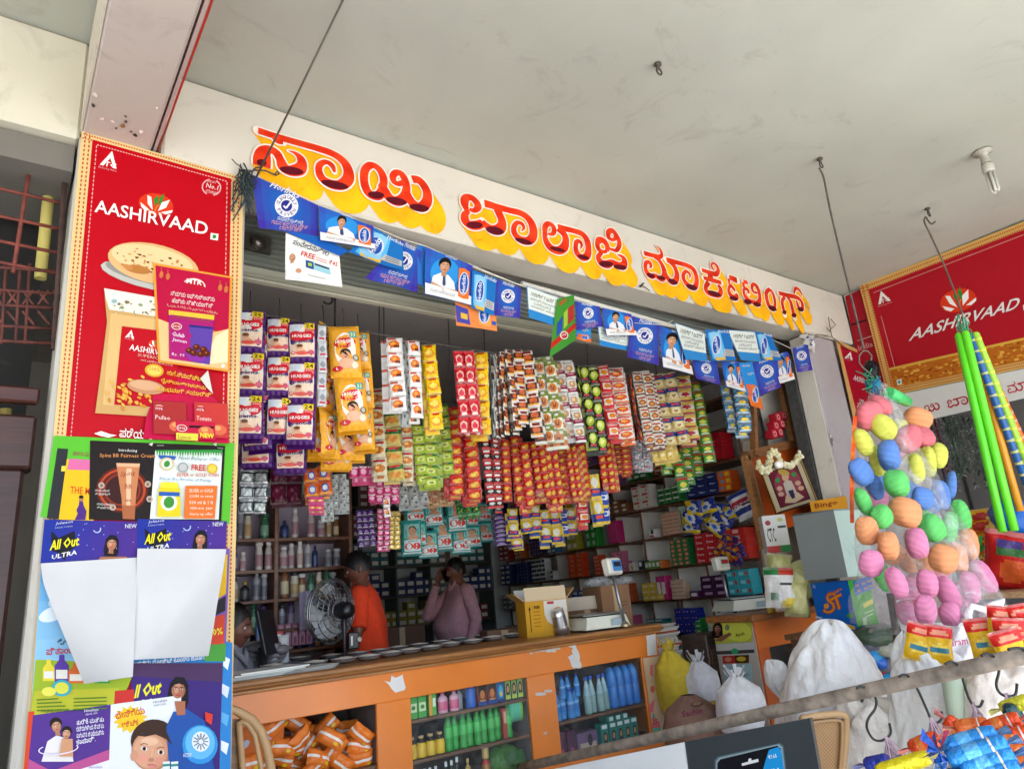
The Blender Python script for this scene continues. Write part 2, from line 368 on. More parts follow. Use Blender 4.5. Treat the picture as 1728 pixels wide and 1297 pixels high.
# cross beam over the left pillar, with its open joint
b = MB(); b.box((.243, 1.05, 3.42), (.254, 3.9, .44), 'b7aca2', bev=.01)
b.box((.386, 1.05, 3.43), (.012, 3.9, .42), PINKW)
b.box((.375, 1.05, 3.46), (.012, 3.9, .36), '1c1715')
rn = random.Random(3)
b.box((.112, 1.05, 3.42), (.008, 3.9, .43), 'c2bba9')
for (x, y, r, c) in [(208, 212, 9, '8f6d3f'), (212, 205, 6, '5a4836'), (228, 228, 7, '2f2721'), (190, 205, 7, 'e3d7d2'), (172, 200, 9, 'e3d7d2'), (238, 222, 8, 'eadfda'), (196, 216, 5, '3a2f2a'), (160, 160, 8, 'ded6c6'), (158, 178, 7, '453b35'), (265, 182, 5, 'eee7e2'), (212, 196, 4, '3a2f2a'), (221, 222, 5, '55432f')]:
    o = at(x, y, Z=3.196); n = 9
    p = [Vector((o.x+r*.00105*rn.uniform(.5, 1.3)*math.cos(2*PI*k/n), o.y+r*.0017*rn.uniform(.5, 1.3)*math.sin(2*PI*k/n), o.z-rn.uniform(0, .003))) for k in range(n)]
    b.face(p, c)
struct('cross_beam', b, 'paint')
b = MB(); pts = [(.396, 2.885-.42*i, 3.203+.004*math.sin(i*1.7)) for i in range(9)]; b.tube(pts, .0045, 'a02318', 6)
b.build('cable', 'plastic', label='thin red cable running along the joint of the ceiling cross beam', cat='cable')
# left pillar and right pillar
b = MB(); b.box((.44, 3.07, 1.6), (.66, .34, 3.2), 'b5b0a5', bev=.015); struct('pillar', b, 'paint')
b = MB(); b.box((5.54, 2.985, 1.57), (.42, .17, 3.14), 'a39c9e', bev=.02)
for k in range(70):
    y = rn.uniform(600, 850); x = 1352+(y-600)*.2+rn.gauss(6, 9); r = rn.uniform(1.2, 5); c = rn.choice(['cfc9bd', 'c4beb4', 'b8b1ac', 'd6d1c4', '9a938a', '6f675d']) ; o = at(x, y, Y=2.897); n = 9
    b.face([Vector((max(5.335, o.x+r*.005*rn.uniform(.3, 1.4)*math.cos(2*PI*q/n)), o.y-rn.uniform(0, .003), o.z+r*.009*rn.uniform(.3, 1.3)*math.sin(2*PI*q/n))) for q in range(n)], c)
b.box((5.327, 2.985, 1.57), (.006, .15, 3.1), 'd2ccbf')
struct('pillar', b, 'paint')
# shop room: walls and soffit
b = MB(); b.box((.72, 4.2, 1.6), (.1, 2.0, 3.2), 'b5afb8'); b.box((1.5, 5.45, 1.6), (1.62, .1, 3.2), 'bab2c0'); b.box((2.3, 6.6, 1.6), (.1, 2.3, 3.2), 'c5caca')
b.box((4.1, 7.75, 1.6), (3.7, .1, 3.2), 'c5caca'); b.box((6.0, 5.5, 1.6), (.1, 4.6, 3.2), 'e0ded8'); struct('wall', b, 'paint')
b = MB(); b.box((3.3, 5.5, 3.27), (5.5, 4.75, .12), 'b5b1ac'); struct('shop_ceiling', b, 'paint')
# right wing: wall above and behind the next shop's sign, and its room
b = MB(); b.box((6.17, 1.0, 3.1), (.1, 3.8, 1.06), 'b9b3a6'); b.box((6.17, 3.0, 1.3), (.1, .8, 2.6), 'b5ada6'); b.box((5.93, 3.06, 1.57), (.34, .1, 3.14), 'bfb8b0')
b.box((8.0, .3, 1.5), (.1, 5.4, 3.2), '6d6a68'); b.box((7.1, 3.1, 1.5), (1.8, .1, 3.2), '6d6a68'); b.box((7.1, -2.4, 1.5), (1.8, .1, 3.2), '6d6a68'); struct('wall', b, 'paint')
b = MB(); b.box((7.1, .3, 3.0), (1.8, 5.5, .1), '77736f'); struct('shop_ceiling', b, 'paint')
# roller shutter rolled up behind the beam
sh = thing('roller_shutter', 'rolled-up grey metal shutter under the painted sign beam', 'shutter', (3.1, 3.22, 2.9))
b = MB()
prof = []
for k in range(9):
    z = .02+k*.03; prof += [(0, z), (-.014, z+.008), (-.014, z+.02), (0, z+.028)]
def shf(u, v):
    i = min(int(v*(len(prof)-1)+.5), len(prof)-1); return (-2.3+4.6*u, prof[i][0], prof[i][1])
b.grid(shf, 1, len(prof)-1, '74796f', sm=False); b.build('slats', 'paint', sh)
b = MB(); b.box((0, -.005, -.03), (4.6, .05, .075), 'a3a291', bev=.008); b.box((0, -.034, -.05), (4.6, .02, .02), '8f8d7c'); b.build('bottom_bar', 'paint', sh)
b = MB(); o = at(436, 408, Y=3.15)-Vector((3.1, 3.22, 2.9)); b.lathe([(.0, -.02), (.035, -.018), (.042, 0), (.03, .02), (.01, .03)], o, '6f6a62', 14, Vector((0, -1, .3))); b.box(o+Vector((-.02, .02, 0)), (.17, .02, .09), '7d7a6d'); b.build('lock', 'metal', sh)
b = MB(); b.tube([at(880, 478, Y=3.13), at(1100, 540, Y=3.13), at(1345, 612, Y=3.13)], .016, 'd9d6cb', 10)
b.build('conduit', 'plastic', label='long white pipe fixed under the sign beam in front of the shutter', cat='pipe')
# shutter guide at the right pillar
b = MB(); b.box((5.318, 3.12, 1.5), (.03, .1, 3.0), '4a4a48'); b.build('shutter_guide', 'rust', label='dark upright shutter channel beside the right pillar', cat='channel')

# ---- neighbour's gate and door, left edge
g = thing('window_grille', 'rusty red window grille beside the tall red poster', 'grille', (-.1, 3.05, 2.0))
O = Vector((-.1, 3.05, 2.0))
def L_(x, y, Yp=3.05): return at(x, y, Y=Yp)-O
b = MB()
for yl, yr in ((268, 300), (318, 342), (366, 386), (409, 427), (445, 462)): b.tube([L_(-60, yl-14), L_(100, yr)], .007, '7a3b30', 6)
for xt, xb in ((-10, -22), (52, 22)): b.tube([L_(xt, 270), L_(xb, 460)], .008, '7a3b30', 6)
b.build('upper_bars', 'rust', g)
b = MB()
for k, (yl, yr) in enumerate(((448, 458), (486, 496), (512, 520), (547, 555), (572, 580))): b.tube([L_(-50, yl), L_(97, yr)], .007, '5d2f28', 6)
for k in range(6):
    x = -40+k*26; b.tube([L_(x, 490), L_(x+18, 514)], .005, '6a3a30', 5); b.tube([L_(x+18, 490), L_(x, 514)], .005, '6a3a30', 5)
    b.tube([L_(x, 525), L_(x+20, 548)], .005, '6a3a30', 5)
for x in (10, 34, 50): b.tube([L_(x, 445), L_(x-8, 580)], .006, '5d2f28', 5)
b.build('lower_bars', 'rust', g)
b = MB(); 
for x0 in (88,): b.tube([L_(x0+24, 262), L_(x0+2, 590)], .013, '4b3530', 4)
b.build('grille_frame', 'rust', g)
b = MB(); p = at(86, 290, Y=3.2); q = at(68, 470, Y=3.2); b.tube([p, q], .022, 'cfc06a', 10); b.build('pole', 'paint', label='pale yellow upright pole behind the rusty grille', cat='pole')
d = thing('door_frame', 'brown wooden door frame at the left edge beside the poster pillar', 'door frame', (-.05, 3.1, 0))
O2 = Vector((-.05, 3.1, 0)); b = MB()
b.box((-.17, 0, 1.94), (.6, .12, .2), '3d1c15', bev=.01); b.box((-.17, -.03, 2.12), (.6, .05, .06), '4a221a', bev=.008); b.build('lintel', 'wood', d)
b = MB(); b.box((.035, .0, .92), (.15, .12, 1.84), '351814', bev=.012); b.box((-.06, .02, .92), (.04, .1, 1.84), '2a1411', bev=.006); b.build('jamb', 'wood', d)
b = MB(); b.tube([at(10, 690, Y=3.22), at(-8, 1010, Y=3.22)], .02, 'b3a55f', 10); b.build('pole', 'paint', label='yellow pole seen below the grille beside the brown door frame', cat='pole')
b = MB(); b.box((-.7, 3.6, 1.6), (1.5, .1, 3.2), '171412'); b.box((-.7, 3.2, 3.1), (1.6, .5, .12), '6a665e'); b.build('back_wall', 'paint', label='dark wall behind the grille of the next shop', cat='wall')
b = MB(); rn = random.Random(5)
for k in range(26):
    p = at(rn.uniform(0, 90), rn.uniform(222, 262), Y=3.0); b.tube([p, p+Vector((rn.uniform(-.06, .06), rn.uniform(-.02, .02), rn.uniform(-.03, .03))), p+Vector((rn.uniform(-.1, .1), 0, rn.uniform(-.04, .01)))], .003, '3a3530', 4)
p = at(72, 258, Y=3.0); b.box(p, (.1, .03, .05), '8d5f3a'); p = at(20, 245, Y=3.0); b.box(p, (.14, .03, .03), '9a9a92')
b.build('clutter', 'rust', label='dusty wires and rags stuffed above the rusty grille', cat='rags')

# ---- ceiling fittings
def hook_rod(name, top, pts, label, r=.006):
    """iron rod hung from a ceiling eye; pts in photo pixels on the rod's own upright plane"""
    c = at(*top, Z=3.63); t = thing(name, label, 'hanging rod', c)
    b = MB(); b.lathe([(.018, 0), (.018, -.008), (.008, -.012), (.008, -.03)], (0, 0, 0), '4b433a', 10)
    b.tube([(.018*math.cos(a), 0, -.045+.018*math.sin(a)) for a in [k*PI/6 for k in range(13)]], .0045, '4b433a', 6); b.build('ceiling_eye', 'rust', t)
    b = MB(); P = [at(x, y, Y=c.y)-c for x, y in cr(pts, 4)]; b.tube([tuple(p) for p in P], r, '5a5148', 7); b.build('rod', 'rust', t)
    return c, t
c1, rod1 = hook_rod('hanging_rod', (1383, 268), [(1382, 283), (1390, 300), (1400, 350), (1419, 430), (1440, 515), (1458, 590)], 'long iron rod hanging from the ceiling above the scrubber bundle')
b = MB(); b.tube([at(x, y, Y=1.76)-c1 for x, y in [(1456, 592), (1450, 600), (1450, 612), (1456, 620), (1466, 628), (1474, 636), (1476, 650)]]+[at(1470, 645, Y=1.76)-c1], .004, '6d655a', 6)
b.tube([at(x, y, Y=1.76)-c1 for x, y in [(1456, 592), (1464, 592), (1471, 600), (1470, 608)]], .004, '6d655a', 6); b.build('wire_hook', 'rust', rod1)
c2, rod2 = hook_rod('hanging_rod', (1565, 352), [(1578, 374), (1572, 378), (1566, 372), (1562, 366), (1560, 375), (1570, 396), (1590, 440), (1610, 490), (1624, 530)], 'bent iron rod hanging from the ceiling above the mop handles')
hook_rod('hanging_rod', (1110, 108), [(1111, 112), (1112, 114), (1113, 115)], 'small dark ceiling eye with nothing hung on it', .005)
c = at(1658, 256, Z=3.63); t = thing('ceiling_lamp', 'unlit tubular energy-saving bulb on the grey ceiling', 'lamp', c)
b = MB(); b.lathe([(.055, 0), (.055, -.012), (.03, -.02), (.022, -.03), (.026, -.07), (.03, -.085)], (0, 0, 0), '9a968a', 16); b.build('holder', 'plastic', t)
b = MB(); b.lathe([(.026, -.085), (.034, -.1), (.034, -.14), (.028, -.15)], (0, 0, 0), 'a8a498', 16); b.build('base', 'plastic', t)
b = MB()
for k in range(4):
    a = k*PI/2+.4; x, y = .019*math.cos(a), .019*math.sin(a); b.tube([(x, y, -.15), (x, y, -.27), (x*.6, y*.6, -.285)], .0085, 'b8b6ac', 8)
b.build('tubes', 'plastic', t)
# wire from the ceiling to the knot at the beam's left end, with its tangle
b = MB(); p0 = at(585, -12, Z=3.63); p1 = at(432, 300, Y=2.86); b.tube([p0, p0.lerp(p1, .5)+Vector((0, 0, -.004)), p1], .0045, '4c463a', 6)
b.tube([at(x, y, Y=2.87) for x, y in [(411, 275), (420, 292), (430, 287), (448, 288), (466, 296), (471, 293), (468, 289), (464, 294)]], .004, '2b2c2e', 5)
b.tube([at(x, y, Y=2.87) for x, y in [(425, 290), (432, 283), (442, 282)]], .004, '2b2c2e', 5)
b.build('wire', 'plastic', label='dark wire stretched from the ceiling to the sign beam, ending in a curl', cat='wire')
b = MB(); rn = random.Random(11)
for k in range(34):
    o = at(rn.uniform(408, 418), rn.uniform(285, 305), Y=2.87); b.tube([o, o+Vector((rn.uniform(-.04, .05), rn.uniform(-.02, .01), rn.uniform(-.08, .03))), o+Vector((rn.uniform(-.05, .05), 0, rn.uniform(-.22, .06)))], .003, rn.choice(['25303a', '1d2426', '2d3d3f']), 4)
b.tube([at(x, y, Y=2.87) for x, y in [(391, 268), (398, 276), (406, 281)]], .0025, '3a3a36', 4)
b.build('rope_knot', 'cloth', label='frayed dark blue rope knot at the left end of the flag string', cat='rope')
b = MB(); b.tube([at(x, y, Y=2.888) for x, y in [(1081, 482), (1088, 484), (1097, 491)]], .003, '3a3128', 5); b.tube([at(1086, 478, Y=2.888), at(1080, 484, Y=2.88)], .006, '2c241e', 5)
b.build('nail', 'rust', label='rusty nail in the beam below the last painted word', cat='nail')
b = MB(); rn = random.Random(4)
for pl in ([(1390, 567), (1404, 568), (1430, 590)], [(1404, 568), (1400, 548), (1398, 535)], [(1401, 556), (1410, 548), (1402, 538)], [(1396, 566), (1380, 564), (1352, 572)], [(1402, 560), (1394, 552)]): b.tube([at(x, y, Y=2.87) for x, y in pl], .0035, '4a3a2c', 5)
b.build('dry_twig', 'dark', label='dry twig and string tied at the right end of the sign beam', cat='twig')
# ================================================================== the painted shop name on the beam
def L2(crop, sc_, S): return [(crop[0]+x/sc_, crop[1]+y/sc_, w_/sc_) for x, y, w_ in S]
A_, B_, C_, D_, E_, F_ = ((420, 200), 8.64), ((590, 250), 8.647), ((765, 310), 8.647), ((900, 350), 9.267), ((1070, 400), 10.8), ((1210, 430), 9.975)
GL = [
 (A_, [[(125,195,105),(400,283,105),(700,370,105),(1000,455,110),(1220,535,112),(1370,645,118),(1440,780,122),(1430,905,140),(1330,985,150),(1180,970,150),(1060,890,115),(1010,780,85),(1025,690,78),(1110,650,75),(1200,700,75),(1237,800,30)],
       [(360,270,90),(420,340,110),(490,370,60)],
       [(180,715,195),(185,600,195),(215,500,160),(300,470,125),(390,520,115),(450,620,105),(500,730,150),(600,780,165),(715,760,165),(765,680,115),(740,590,95),(660,520,50),(565,486,8)]],
  [(178,655,72,58,10),(612,772,178,66,9),(1240,975,205,62,12)]),
 (B_, [[(455,600,100),(485,520,95),(470,410,100),(400,305,100),(300,262,100),(215,330,100),(197,460,100),(225,600,110),(290,690,130),(390,715,130),(450,655,110),(470,580,90)],
       [(475,560,90),(510,640,110),(570,740,140),(680,790,150),(780,735,130),(817,610,100),(800,490,95),(740,390,100),(665,372,90),(617,430,85),(640,510,80),(710,535,80),(780,500,60)],
       [(820,620,70),(850,730,110),(920,830,140),(1030,880,145),(1110,800,130),(1122,680,115),(1070,560,115),(990,480,125),(900,470,115)]],
  [(372,692,118,60,5),(672,780,155,62,12),(1000,878,145,62,9)]),
 (C_, [[(190,420,60),(150,310,105),(165,225,110),(245,215,100),(320,280,105),(345,355,95),(290,405,70),(220,385,60)],
       [(215,415,50),(160,460,95),(165,560,125),(250,620,140),(360,610,135),(415,570,90)],
       [(410,560,80),(470,625,105),(560,685,150),(660,675,150),(700,580,115),(655,450,115),(590,345,110),(440,298,118)],
       [(440,300,118),(600,345,110),(800,400,100),(960,440,105),(1080,520,115),(1145,640,115),(1150,770,115),(1085,845,120),(970,830,125),(880,740,90),(872,640,70),(920,580,62),(990,600,62),(1013,660,40),(980,702,10)]],
  [(295,610,118,60,4),(590,690,135,65,12),(1010,848,130,44,16)]),
 (D_, [[(200,450,60),(165,400,70),(170,310,85),(220,265,80),(285,300,85),(310,370,75),(280,430,62),(215,425,40)],
       [(160,400,60),(165,470,75),(195,560,105),(260,645,130),(370,685,135),(460,640,130),(492,540,105),(470,440,110),(372,335,130)],
       [(370,325,115),(500,350,100),(640,385,95),(750,430,105),(820,520,105),(845,650,95),(825,765,110),(750,795,115),(672,735,100),(645,640,72),(660,550,70),(710,545,66),(738,600,45),(720,660,10)],
       [(1135,690,60),(1140,620,85),(1090,540,105),(1015,520,105),(985,590,75),(1010,670,80),(1080,705,60),(1135,690,50)],
       [(1050,715,60),(1000,790,80),(1050,880,125),(1140,900,130),(1215,870,100),(1290,905,115),(1370,930,130),(1412,870,95),(1382,790,75),(1295,745,12)],
       [(1250,520,50),(1270,450,70),(1225,375,85),(1160,395,80),(1160,480,70),(1220,515,60),(1285,490,45)],
       [(1255,400,70),(1308,490,75),(1328,590,75),(1285,680,65),(1200,665,50),(1165,650,40)]],
  [(362,665,120,38,14),(765,785,95,38,14),(1120,890,112,55,3),(1340,940,105,46,8)]),
 (E_, [[(160,305,92),(300,340,92),(440,372,95),(485,330,62),(455,235,45),(378,163,6)],
       [(350,365,80),(440,440,80),(510,560,95),(535,680,100),(490,775,105),(410,740,95),(360,690,60)],
       [(370,700,70),(300,725,110),(225,670,105),(185,570,75),(200,480,75),(262,468,75),(287,540,55),(260,572,12)],
       [(545,630,60),(580,740,90),(660,825,120),(740,800,110),(762,690,95),(720,560,95),(640,460,110),(575,425,100)],
       [(572,425,105),(750,470,95),(950,530,95),(1060,600,100),(1112,720,90),(1118,850,95),(1075,930,105),(975,900,115),(890,790,85),(880,690,72),(930,635,65),(995,690,48),(990,765,8)],
       [(1215,610,82),(1350,655,92),(1470,685,100),(1515,620,72),(1490,540,62),(1430,485,45),(1390,520,40),(1415,590,40),(1455,612,15)],
       [(1365,680,110),(1375,780,120)],
       [(1245,752,72),(1400,795,88),(1570,842,80)],
       [(1340,830,100),(1285,920,85),(1315,1010,110),(1420,1050,115),(1530,1060,105),(1562,970,85),(1510,880,70)]],
  [(285,708,78,48,18),(475,750,75,42,18),(690,820,92,52,25),(1030,918,105,55,20),(1440,1035,130,52,18)]),
 (F_, [[(185,385,85),(250,412,105),(318,440,105)],[(180,410,60),(185,490,40),(215,525,60),(268,590,60),(262,615,30)],
       [(205,530,60),(178,580,55),(195,660,80),(245,725,110),(305,720,100),(318,660,35)],
       [(425,455,75),(497,480,70)],[(420,470,50),(440,560,60),(500,600,62),(512,660,40)],
       [(430,580,50),(435,660,60),(490,755,105),(555,795,80),(600,800,80),(655,835,105),(700,765,75),(690,640,68),(645,535,78),(588,505,66),(568,565,55),(600,635,50),(662,645,40)],
       [(870,585,70),(812,640,70),(820,760,75),(865,880,90),(930,920,80),(958,840,60),(943,720,60),(900,625,60),(850,585,60)],
       [(1020,650,75),(1150,685,80),(1320,722,85),(1400,790,70),(1422,880,70),(1392,930,70),(1345,870,60),(1318,770,30)],
       [(1120,715,60),(1078,790,66),(1092,890,64),(1120,1010,68)],[(1165,715,60),(1220,800,70),(1250,920,72),(1285,1060,80)],
       [(1272,660,30),(1300,575,60),(1355,590,60),(1398,655,35),(1415,715,6)]],
  [(265,738,75,42,15),(500,795,68,46,20),(655,838,70,42,15),(915,905,75,48,25),(1115,970,36,40,0),(1275,1020,42,42,0),(1392,920,55,42,20)]),
]
def sp(x, y, h): p = at(x, y, Y=2.9); return Vector((p.x, 2.9-h, p.z))
hh = [.0008]
def ribbon(mb, S, grow, col, dx=0, dz=0):
    """one brush stroke: a strip whose layer rises by a hair along its length so that it never lies in its own plane"""
    P = cr(S, 5); n = len(P); prev = None
    W = [(at(x, y, Y=2.9), w_) for x, y, w_ in P]
    L = []; Rr = []
    for i in range(n):
        p, w_ = W[i]; a = W[max(i-1, 0)][0]; c = W[min(i+1, n-1)][0]; t = (c-a); 
        t = Vector((t.x, 0, t.z)).normalized(); nn = Vector((-t.z, 0, t.x)); m = depth(p)/FPX; k = w_*m/2
        # pixels are narrower along the receding beam than up it
        L.append(p+Vector((nn.x*k*1.3, 0, nn.z*k*1.02))+nn*grow); Rr.append(p-Vector((nn.x*k*1.3, 0, nn.z*k*1.02))-nn*grow)
    def off(p, h): return (p.x+dx, 2.9-h, p.z+dz)
    for i in range(n-1):
        h = hh[0]+i*4e-7; mb.face([off(L[i], h), off(Rr[i], h), off(Rr[i+1], h), off(L[i+1], h)], col(i, n) if callable(col) else col)
    hh[0] += n*4e-7+3e-6
    for e, i in ((0, 0), (1, n-1)):
        c = (L[i]+Rr[i])/2; r = (L[i]-Rr[i]).length/2
        if e == 1 and r < .02 and grow == 0: continue
        if grow > 0 and r < .04: mb.face([off(c+Vector((math.cos(k*PI/5)*r, 0, math.sin(k*PI/5)*r)), hh[0]) for k in range(10)], col if not callable(col) else col(i, n)); hh[0] += 3e-6
yb, wb, rb = MB(), MB(), MB()
for (crop, strokes, darks) in GL:
    for S in strokes:
        T = L2(*crop, S)
        for k in range(10): ribbon(yb, T, .007, 'ffb615', .078*k/9, -.1*k/9)
h0 = max(hh[0], .0008); hh[0] = h0+.0001
for (crop, strokes, darks) in GL:
    for S in strokes: ribbon(wb, L2(*crop, S), .0085, 'efe3d2')
hh[0] += .0001; rn = random.Random(2)
for (crop, strokes, darks) in GL:
    for S in strokes:
        tn = [rn.uniform(-.1, .1) for _ in range(200)]
        ribbon(rb, L2(*crop, S), 0, lambda i, n: mix('d42a10', 'f0441c', .45+.4*math.sin(i*.5+tn[0]*30)+tn[i % 200]))
hh[0] += .0001
for (crop, strokes, darks) in GL:
    for (cx, cy, rx, ry, ro) in darks:
        pts = []
        for k in range(22):
            a = 2*PI*k/22; x, y = rx*math.cos(a), ry*math.sin(a)*(.75 if math.sin(a) < 0 else 1); c_, s_ = math.cos(R(ro)), math.sin(R(ro))
            pts.append(sp(crop[0][0]+(cx+x*c_-y*s_)/crop[1], crop[0][1]+(cy+x*s_+y*c_)/crop[1], hh[0]))
        rb.face(pts, '5c0d1c'); hh[0] += 3e-6
sg = thing('shop_name', 'hand-painted red and yellow Kannada shop name across the white beam', 'lettering', (3, 2.9, 3.2))
SO = Vector((3, 2.9, 3.2))
for mb_, nm in ((yb, 'drop_shade'), (wb, 'outline'), (rb, 'letters')):
    o = mb_.build(nm, 'sign', sg); o.location = -SO
# ================================================================== printed sheets
def lerp2(a, b, t): return (a[0]+(b[0]-a[0])*t, a[1]+(b[1]-a[1])*t)
def facepic(A, cx, cy, r, skin='c98f68', hair='1d1512', rot=8, long=False, eyes=True, bald=False):
    """a small printed portrait: hair, face, brows, eyes, nose, mouth"""
    def q(x, y): c, s = math.cos(R(rot)), math.sin(R(rot)); return (cx+(x*c-y*s)*r, cy+(x*s+y*c)*r)
    if long: A.poly([q(-.95, -.6), q(-.4, -1.35), q(.5, -1.35), q(1.0, -.6), q(1.15, 1.2), q(.9, 2.0), q(-.9, 2.0), q(-1.15, 1.2)], hair)
    elif not bald: A.ell(*q(0, -.38), r*.95, r*.95, hair, rot)
    A.poly([q(-.3, .6), q(.3, .6), q(.4, 1.5), q(-.4, 1.5)], mix(skin, '5a2f1c', .25))
    A.ell(cx, cy, r*.74, r*.98, mix(skin, '3a1a10', .3), rot); A.ell(cx-.06*r, cy, r*.66, r*.92, mix(skin, '3a1a10', .08), rot); A.ell(cx-.14*r, cy+.02*r, r*.5, r*.76, skin, rot); A.ell(cx-.2*r, cy+.12*r, r*.24, r*.26, mix(skin, 'f0c8a8', .3), rot); A.ell(cx-.08*r, cy-.5*r, r*.34, r*.2, mix(skin, 'f0c8a8', .25), rot)
    if not bald: A.poly([q(-.76, -.1), q(-.7, -.75), q(-.2, -1.1), q(.4, -1.08), q(.74, -.6), q(.75, -.1), q(.5, -.55), q(0, -.66), q(-.45, -.5)], hair)
    if eyes:
        for s in (-1, 1):
            A.ell(*q(.3*s, -.08), r*.15, r*.085, 'efe6de', rot, 10); A.ell(*q(.3*s, -.08), r*.08, r*.08, '1c1210', rot, 8)
            A.line([q(.14*s, -.27), q(.46*s, -.27)], r*.07, hair)
        A.line([q(.03, 0), q(.08, .28), q(-.04, .3)], r*.06, mix(skin, '7a3f28', .4)); A.ell(*q(0, .56), r*.26, r*.09, 'b04a44', rot, 10)
def sheet(name, label, tl, tr, br, bl, col, Y=None, kind='print', n=1, m=1, bend=None, cat='poster', group=None, art=None, **pl):
    if Y is not None: pl['Y'] = Y
    b = MB(); A = Art(b, bend, h=0, **pl); A.quad(tl, tr, br, bl, col, n, m); A.h = .0007 if not bend else .0016
    def q(u, v): a, c = lerp2(tl, tr, u), lerp2(bl, br, u); return lerp2(a, c, v)
    if art: art(A, q)
    return b.build(name, kind, label=label, cat=cat, group=group)
RED, YEL, WH = 'b80418', 'f0c419', 'e9e6df'
def weave(A, a, b_, w, rn, n):
    """woven golden border with rows of little red stitches between corner a and corner b_"""
    d = Vector((b_[0]-a[0], b_[1]-a[1])); L = d.length; d.normalize(); nn = Vector((-d.y, d.x))
    for r_ in (.28, .72):
        for k in range(n):
            t = (k+.5)/n*L; c = Vector(a)+d*t+nn*w*r_
            A.line([(c.x-d.x*L/n*.3, c.y-d.y*L/n*.3), (c.x+d.x*L/n*.3, c.y+d.y*L/n*.3)], w*.16, 'b8502f'); A.h -= A.dh
    A.up()
def lotus(A, cx, cy, s, rot=12):
    A.ell(cx, cy, 34*s, 21*s, 'd8391c', rot)
    def q(x, y): c, t = math.cos(R(rot)), math.sin(R(rot)); return (cx+(x*c-y*t)*s, cy+(x*t+y*c)*s)
    for P in ([(-4, 12), (-12, -12), (-20, -14), (-16, 2)], [(-10, 13), (-30, 2), (-27, 10), (-18, 16)], [(6, 12), (10, -6), (24, -14), (20, 2)], [(12, 13), (34, 4), (32, 10), (22, 15)]): A.poly([q(*p) for p in P], 'f2efe8')
    for P in ([(-2, 4), (-6, -10), (0, -18), (3, -6)], [(5, 4), (4, -14), (11, -24), (11, -8)]): A.poly([q(*p) for p in P], '2c8a32')
    A.line([q(0, 14), q(2, 4), q(6, 0)], 2*s, 'e08a30')
def triangle_mark(A, cx, cy, s, rot=14):
    def q(x, y): c, t = math.cos(R(rot)), math.sin(R(rot)); return (cx+(x*c-y*t)*s, cy+(x*t+y*c)*s)
    A.poly([q(0, -16), q(3, -10), q(-8, 10), q(-14, 10)], 'f0ebe4'); A.poly([q(0, -16), q(14, 10), q(9, 10), q(-1, -6)], 'f0ebe4')
    A.text('ITC', q(-10, 10), q(12, 10), 8*s, 'f0ebe4', .02); A.text('Enduring Value', q(-15, 16), q(15, 16), 4*s, 'e0a0a0')
# ---- the tall red board on the left pillar
b = MB()
b.box((.447, 2.8965, 1.95), (.006, .004, 2.5), 'b9a57a')
A = Art(b, None, h=.001, Y=2.893)
tl, tr, br, bl = (138, 221), (411, 300), (389, 1330), (34, 1330)
A.quad(tl, tr, br, bl, 'dfc084')
rn = random.Random(1)
weave(A, (141, 222), (409, 299), 15, rn, 60); weave(A, (157, 222), (55, 1320), 17, rn, 150); weave(A, (408, 305), (386, 1330), 17, rn, 150)
A.quad((156, 236), (390, 302), (372, 1330), (58, 1330), RED)
for a, c, n in (((164, 245), (384, 307), 46), ((163, 246), (68, 1320), 150), ((383, 308), (366, 1330), 130)):
    for k in range(n):
        p, q_ = lerp2(a, c, k/n), lerp2(a, c, (k+.62)/n); A.line([p, q_], 1.7, 'e2a39a'); A.h -= A.dh
A.up()
triangle_mark(A, 185, 272, 1.05)
A.text('No.1', (347, 317), (367, 322), 8, 'f0c8c4', .02); A.text('ATTA BRAND', (346, 325), (367, 330), 5, 'f0c8c4'); A.text("INDIA'S", (350, 308), (364, 311), 4, 'f0c8c4')
A.ring(356, 317, 16, 14, 2.2, 'e8a8a8', 12, 20, 110, 250); A.ring(357, 317, 16, 14, 2.2, 'e8a8a8', 12, 20, -70, 70)
lotus(A, 263, 346, .88)
A.text('AASHIRVAAD', (159, 359), (349, 398), 21, 'f4f0ea', .012, lean=2, res=3)
A.quad((355, 394), (368, 396), (367, 407), (354, 405), 'ece8e0'); A.ell(361, 400.5, 3.2, 3.4, '2f8a3a')
A.ell(247, 468, 80, 19, 'b9b6ae', 14); A.ell(249, 464, 74, 15, '8d8a84', 14)
A.ell(258, 446, 78, 33, 'dcae76', 12, 26); A.ell(256, 440, 70, 23, 'eac995', 12, 24)
for k in range(46):
    a, r_ = rn.uniform(0, 6.28), rn.uniform(0, 1)**.6; x, y = 60*r_*math.cos(a), 20*r_*math.sin(a)
    A.ell(250+x-.2*y, 444+y+.2*x, rn.uniform(.8, 4), rn.uniform(.6, 2), rn.choice(['8d5529', 'b5793f', '5f3618', 'c98b4e']), 12, 8); A.h -= A.dh*.9
A.ell(232, 456, 22, 7, 'b5763a', 10); A.ell(215, 452, 9, 4, 'c4854a', 20)
A.poly([(175, 488), (300, 510), (296, 706), (160, 698), (168, 640), (180, 545)], 'c9a063'); A.poly([(186, 530), (300, 545), (297, 690), (173, 684)], 'd9b274')
A.poly([(175, 488), (300, 510), (300, 541), (184, 524), (178, 505)], 'e6e2d2')
for k in range(30): A.ell(rn.uniform(186, 296), rn.uniform(510, 532), rn.uniform(1, 5), rn.uniform(1, 3), rn.choice(['8a9a72', 'c9bb8a', '7d6a4a', 'b5b09a']), 10, 7); A.h -= A.dh*.9
A.up(); A.ell(192, 510, 8, 6, 'd8dfe0'); A.ell(192, 510, 5, 3.5, '9ab0a8')
A.poly([(205, 552), (300, 563), (297, 690), (192, 684)], RED); triangle_mark(A, 219, 567, .55)
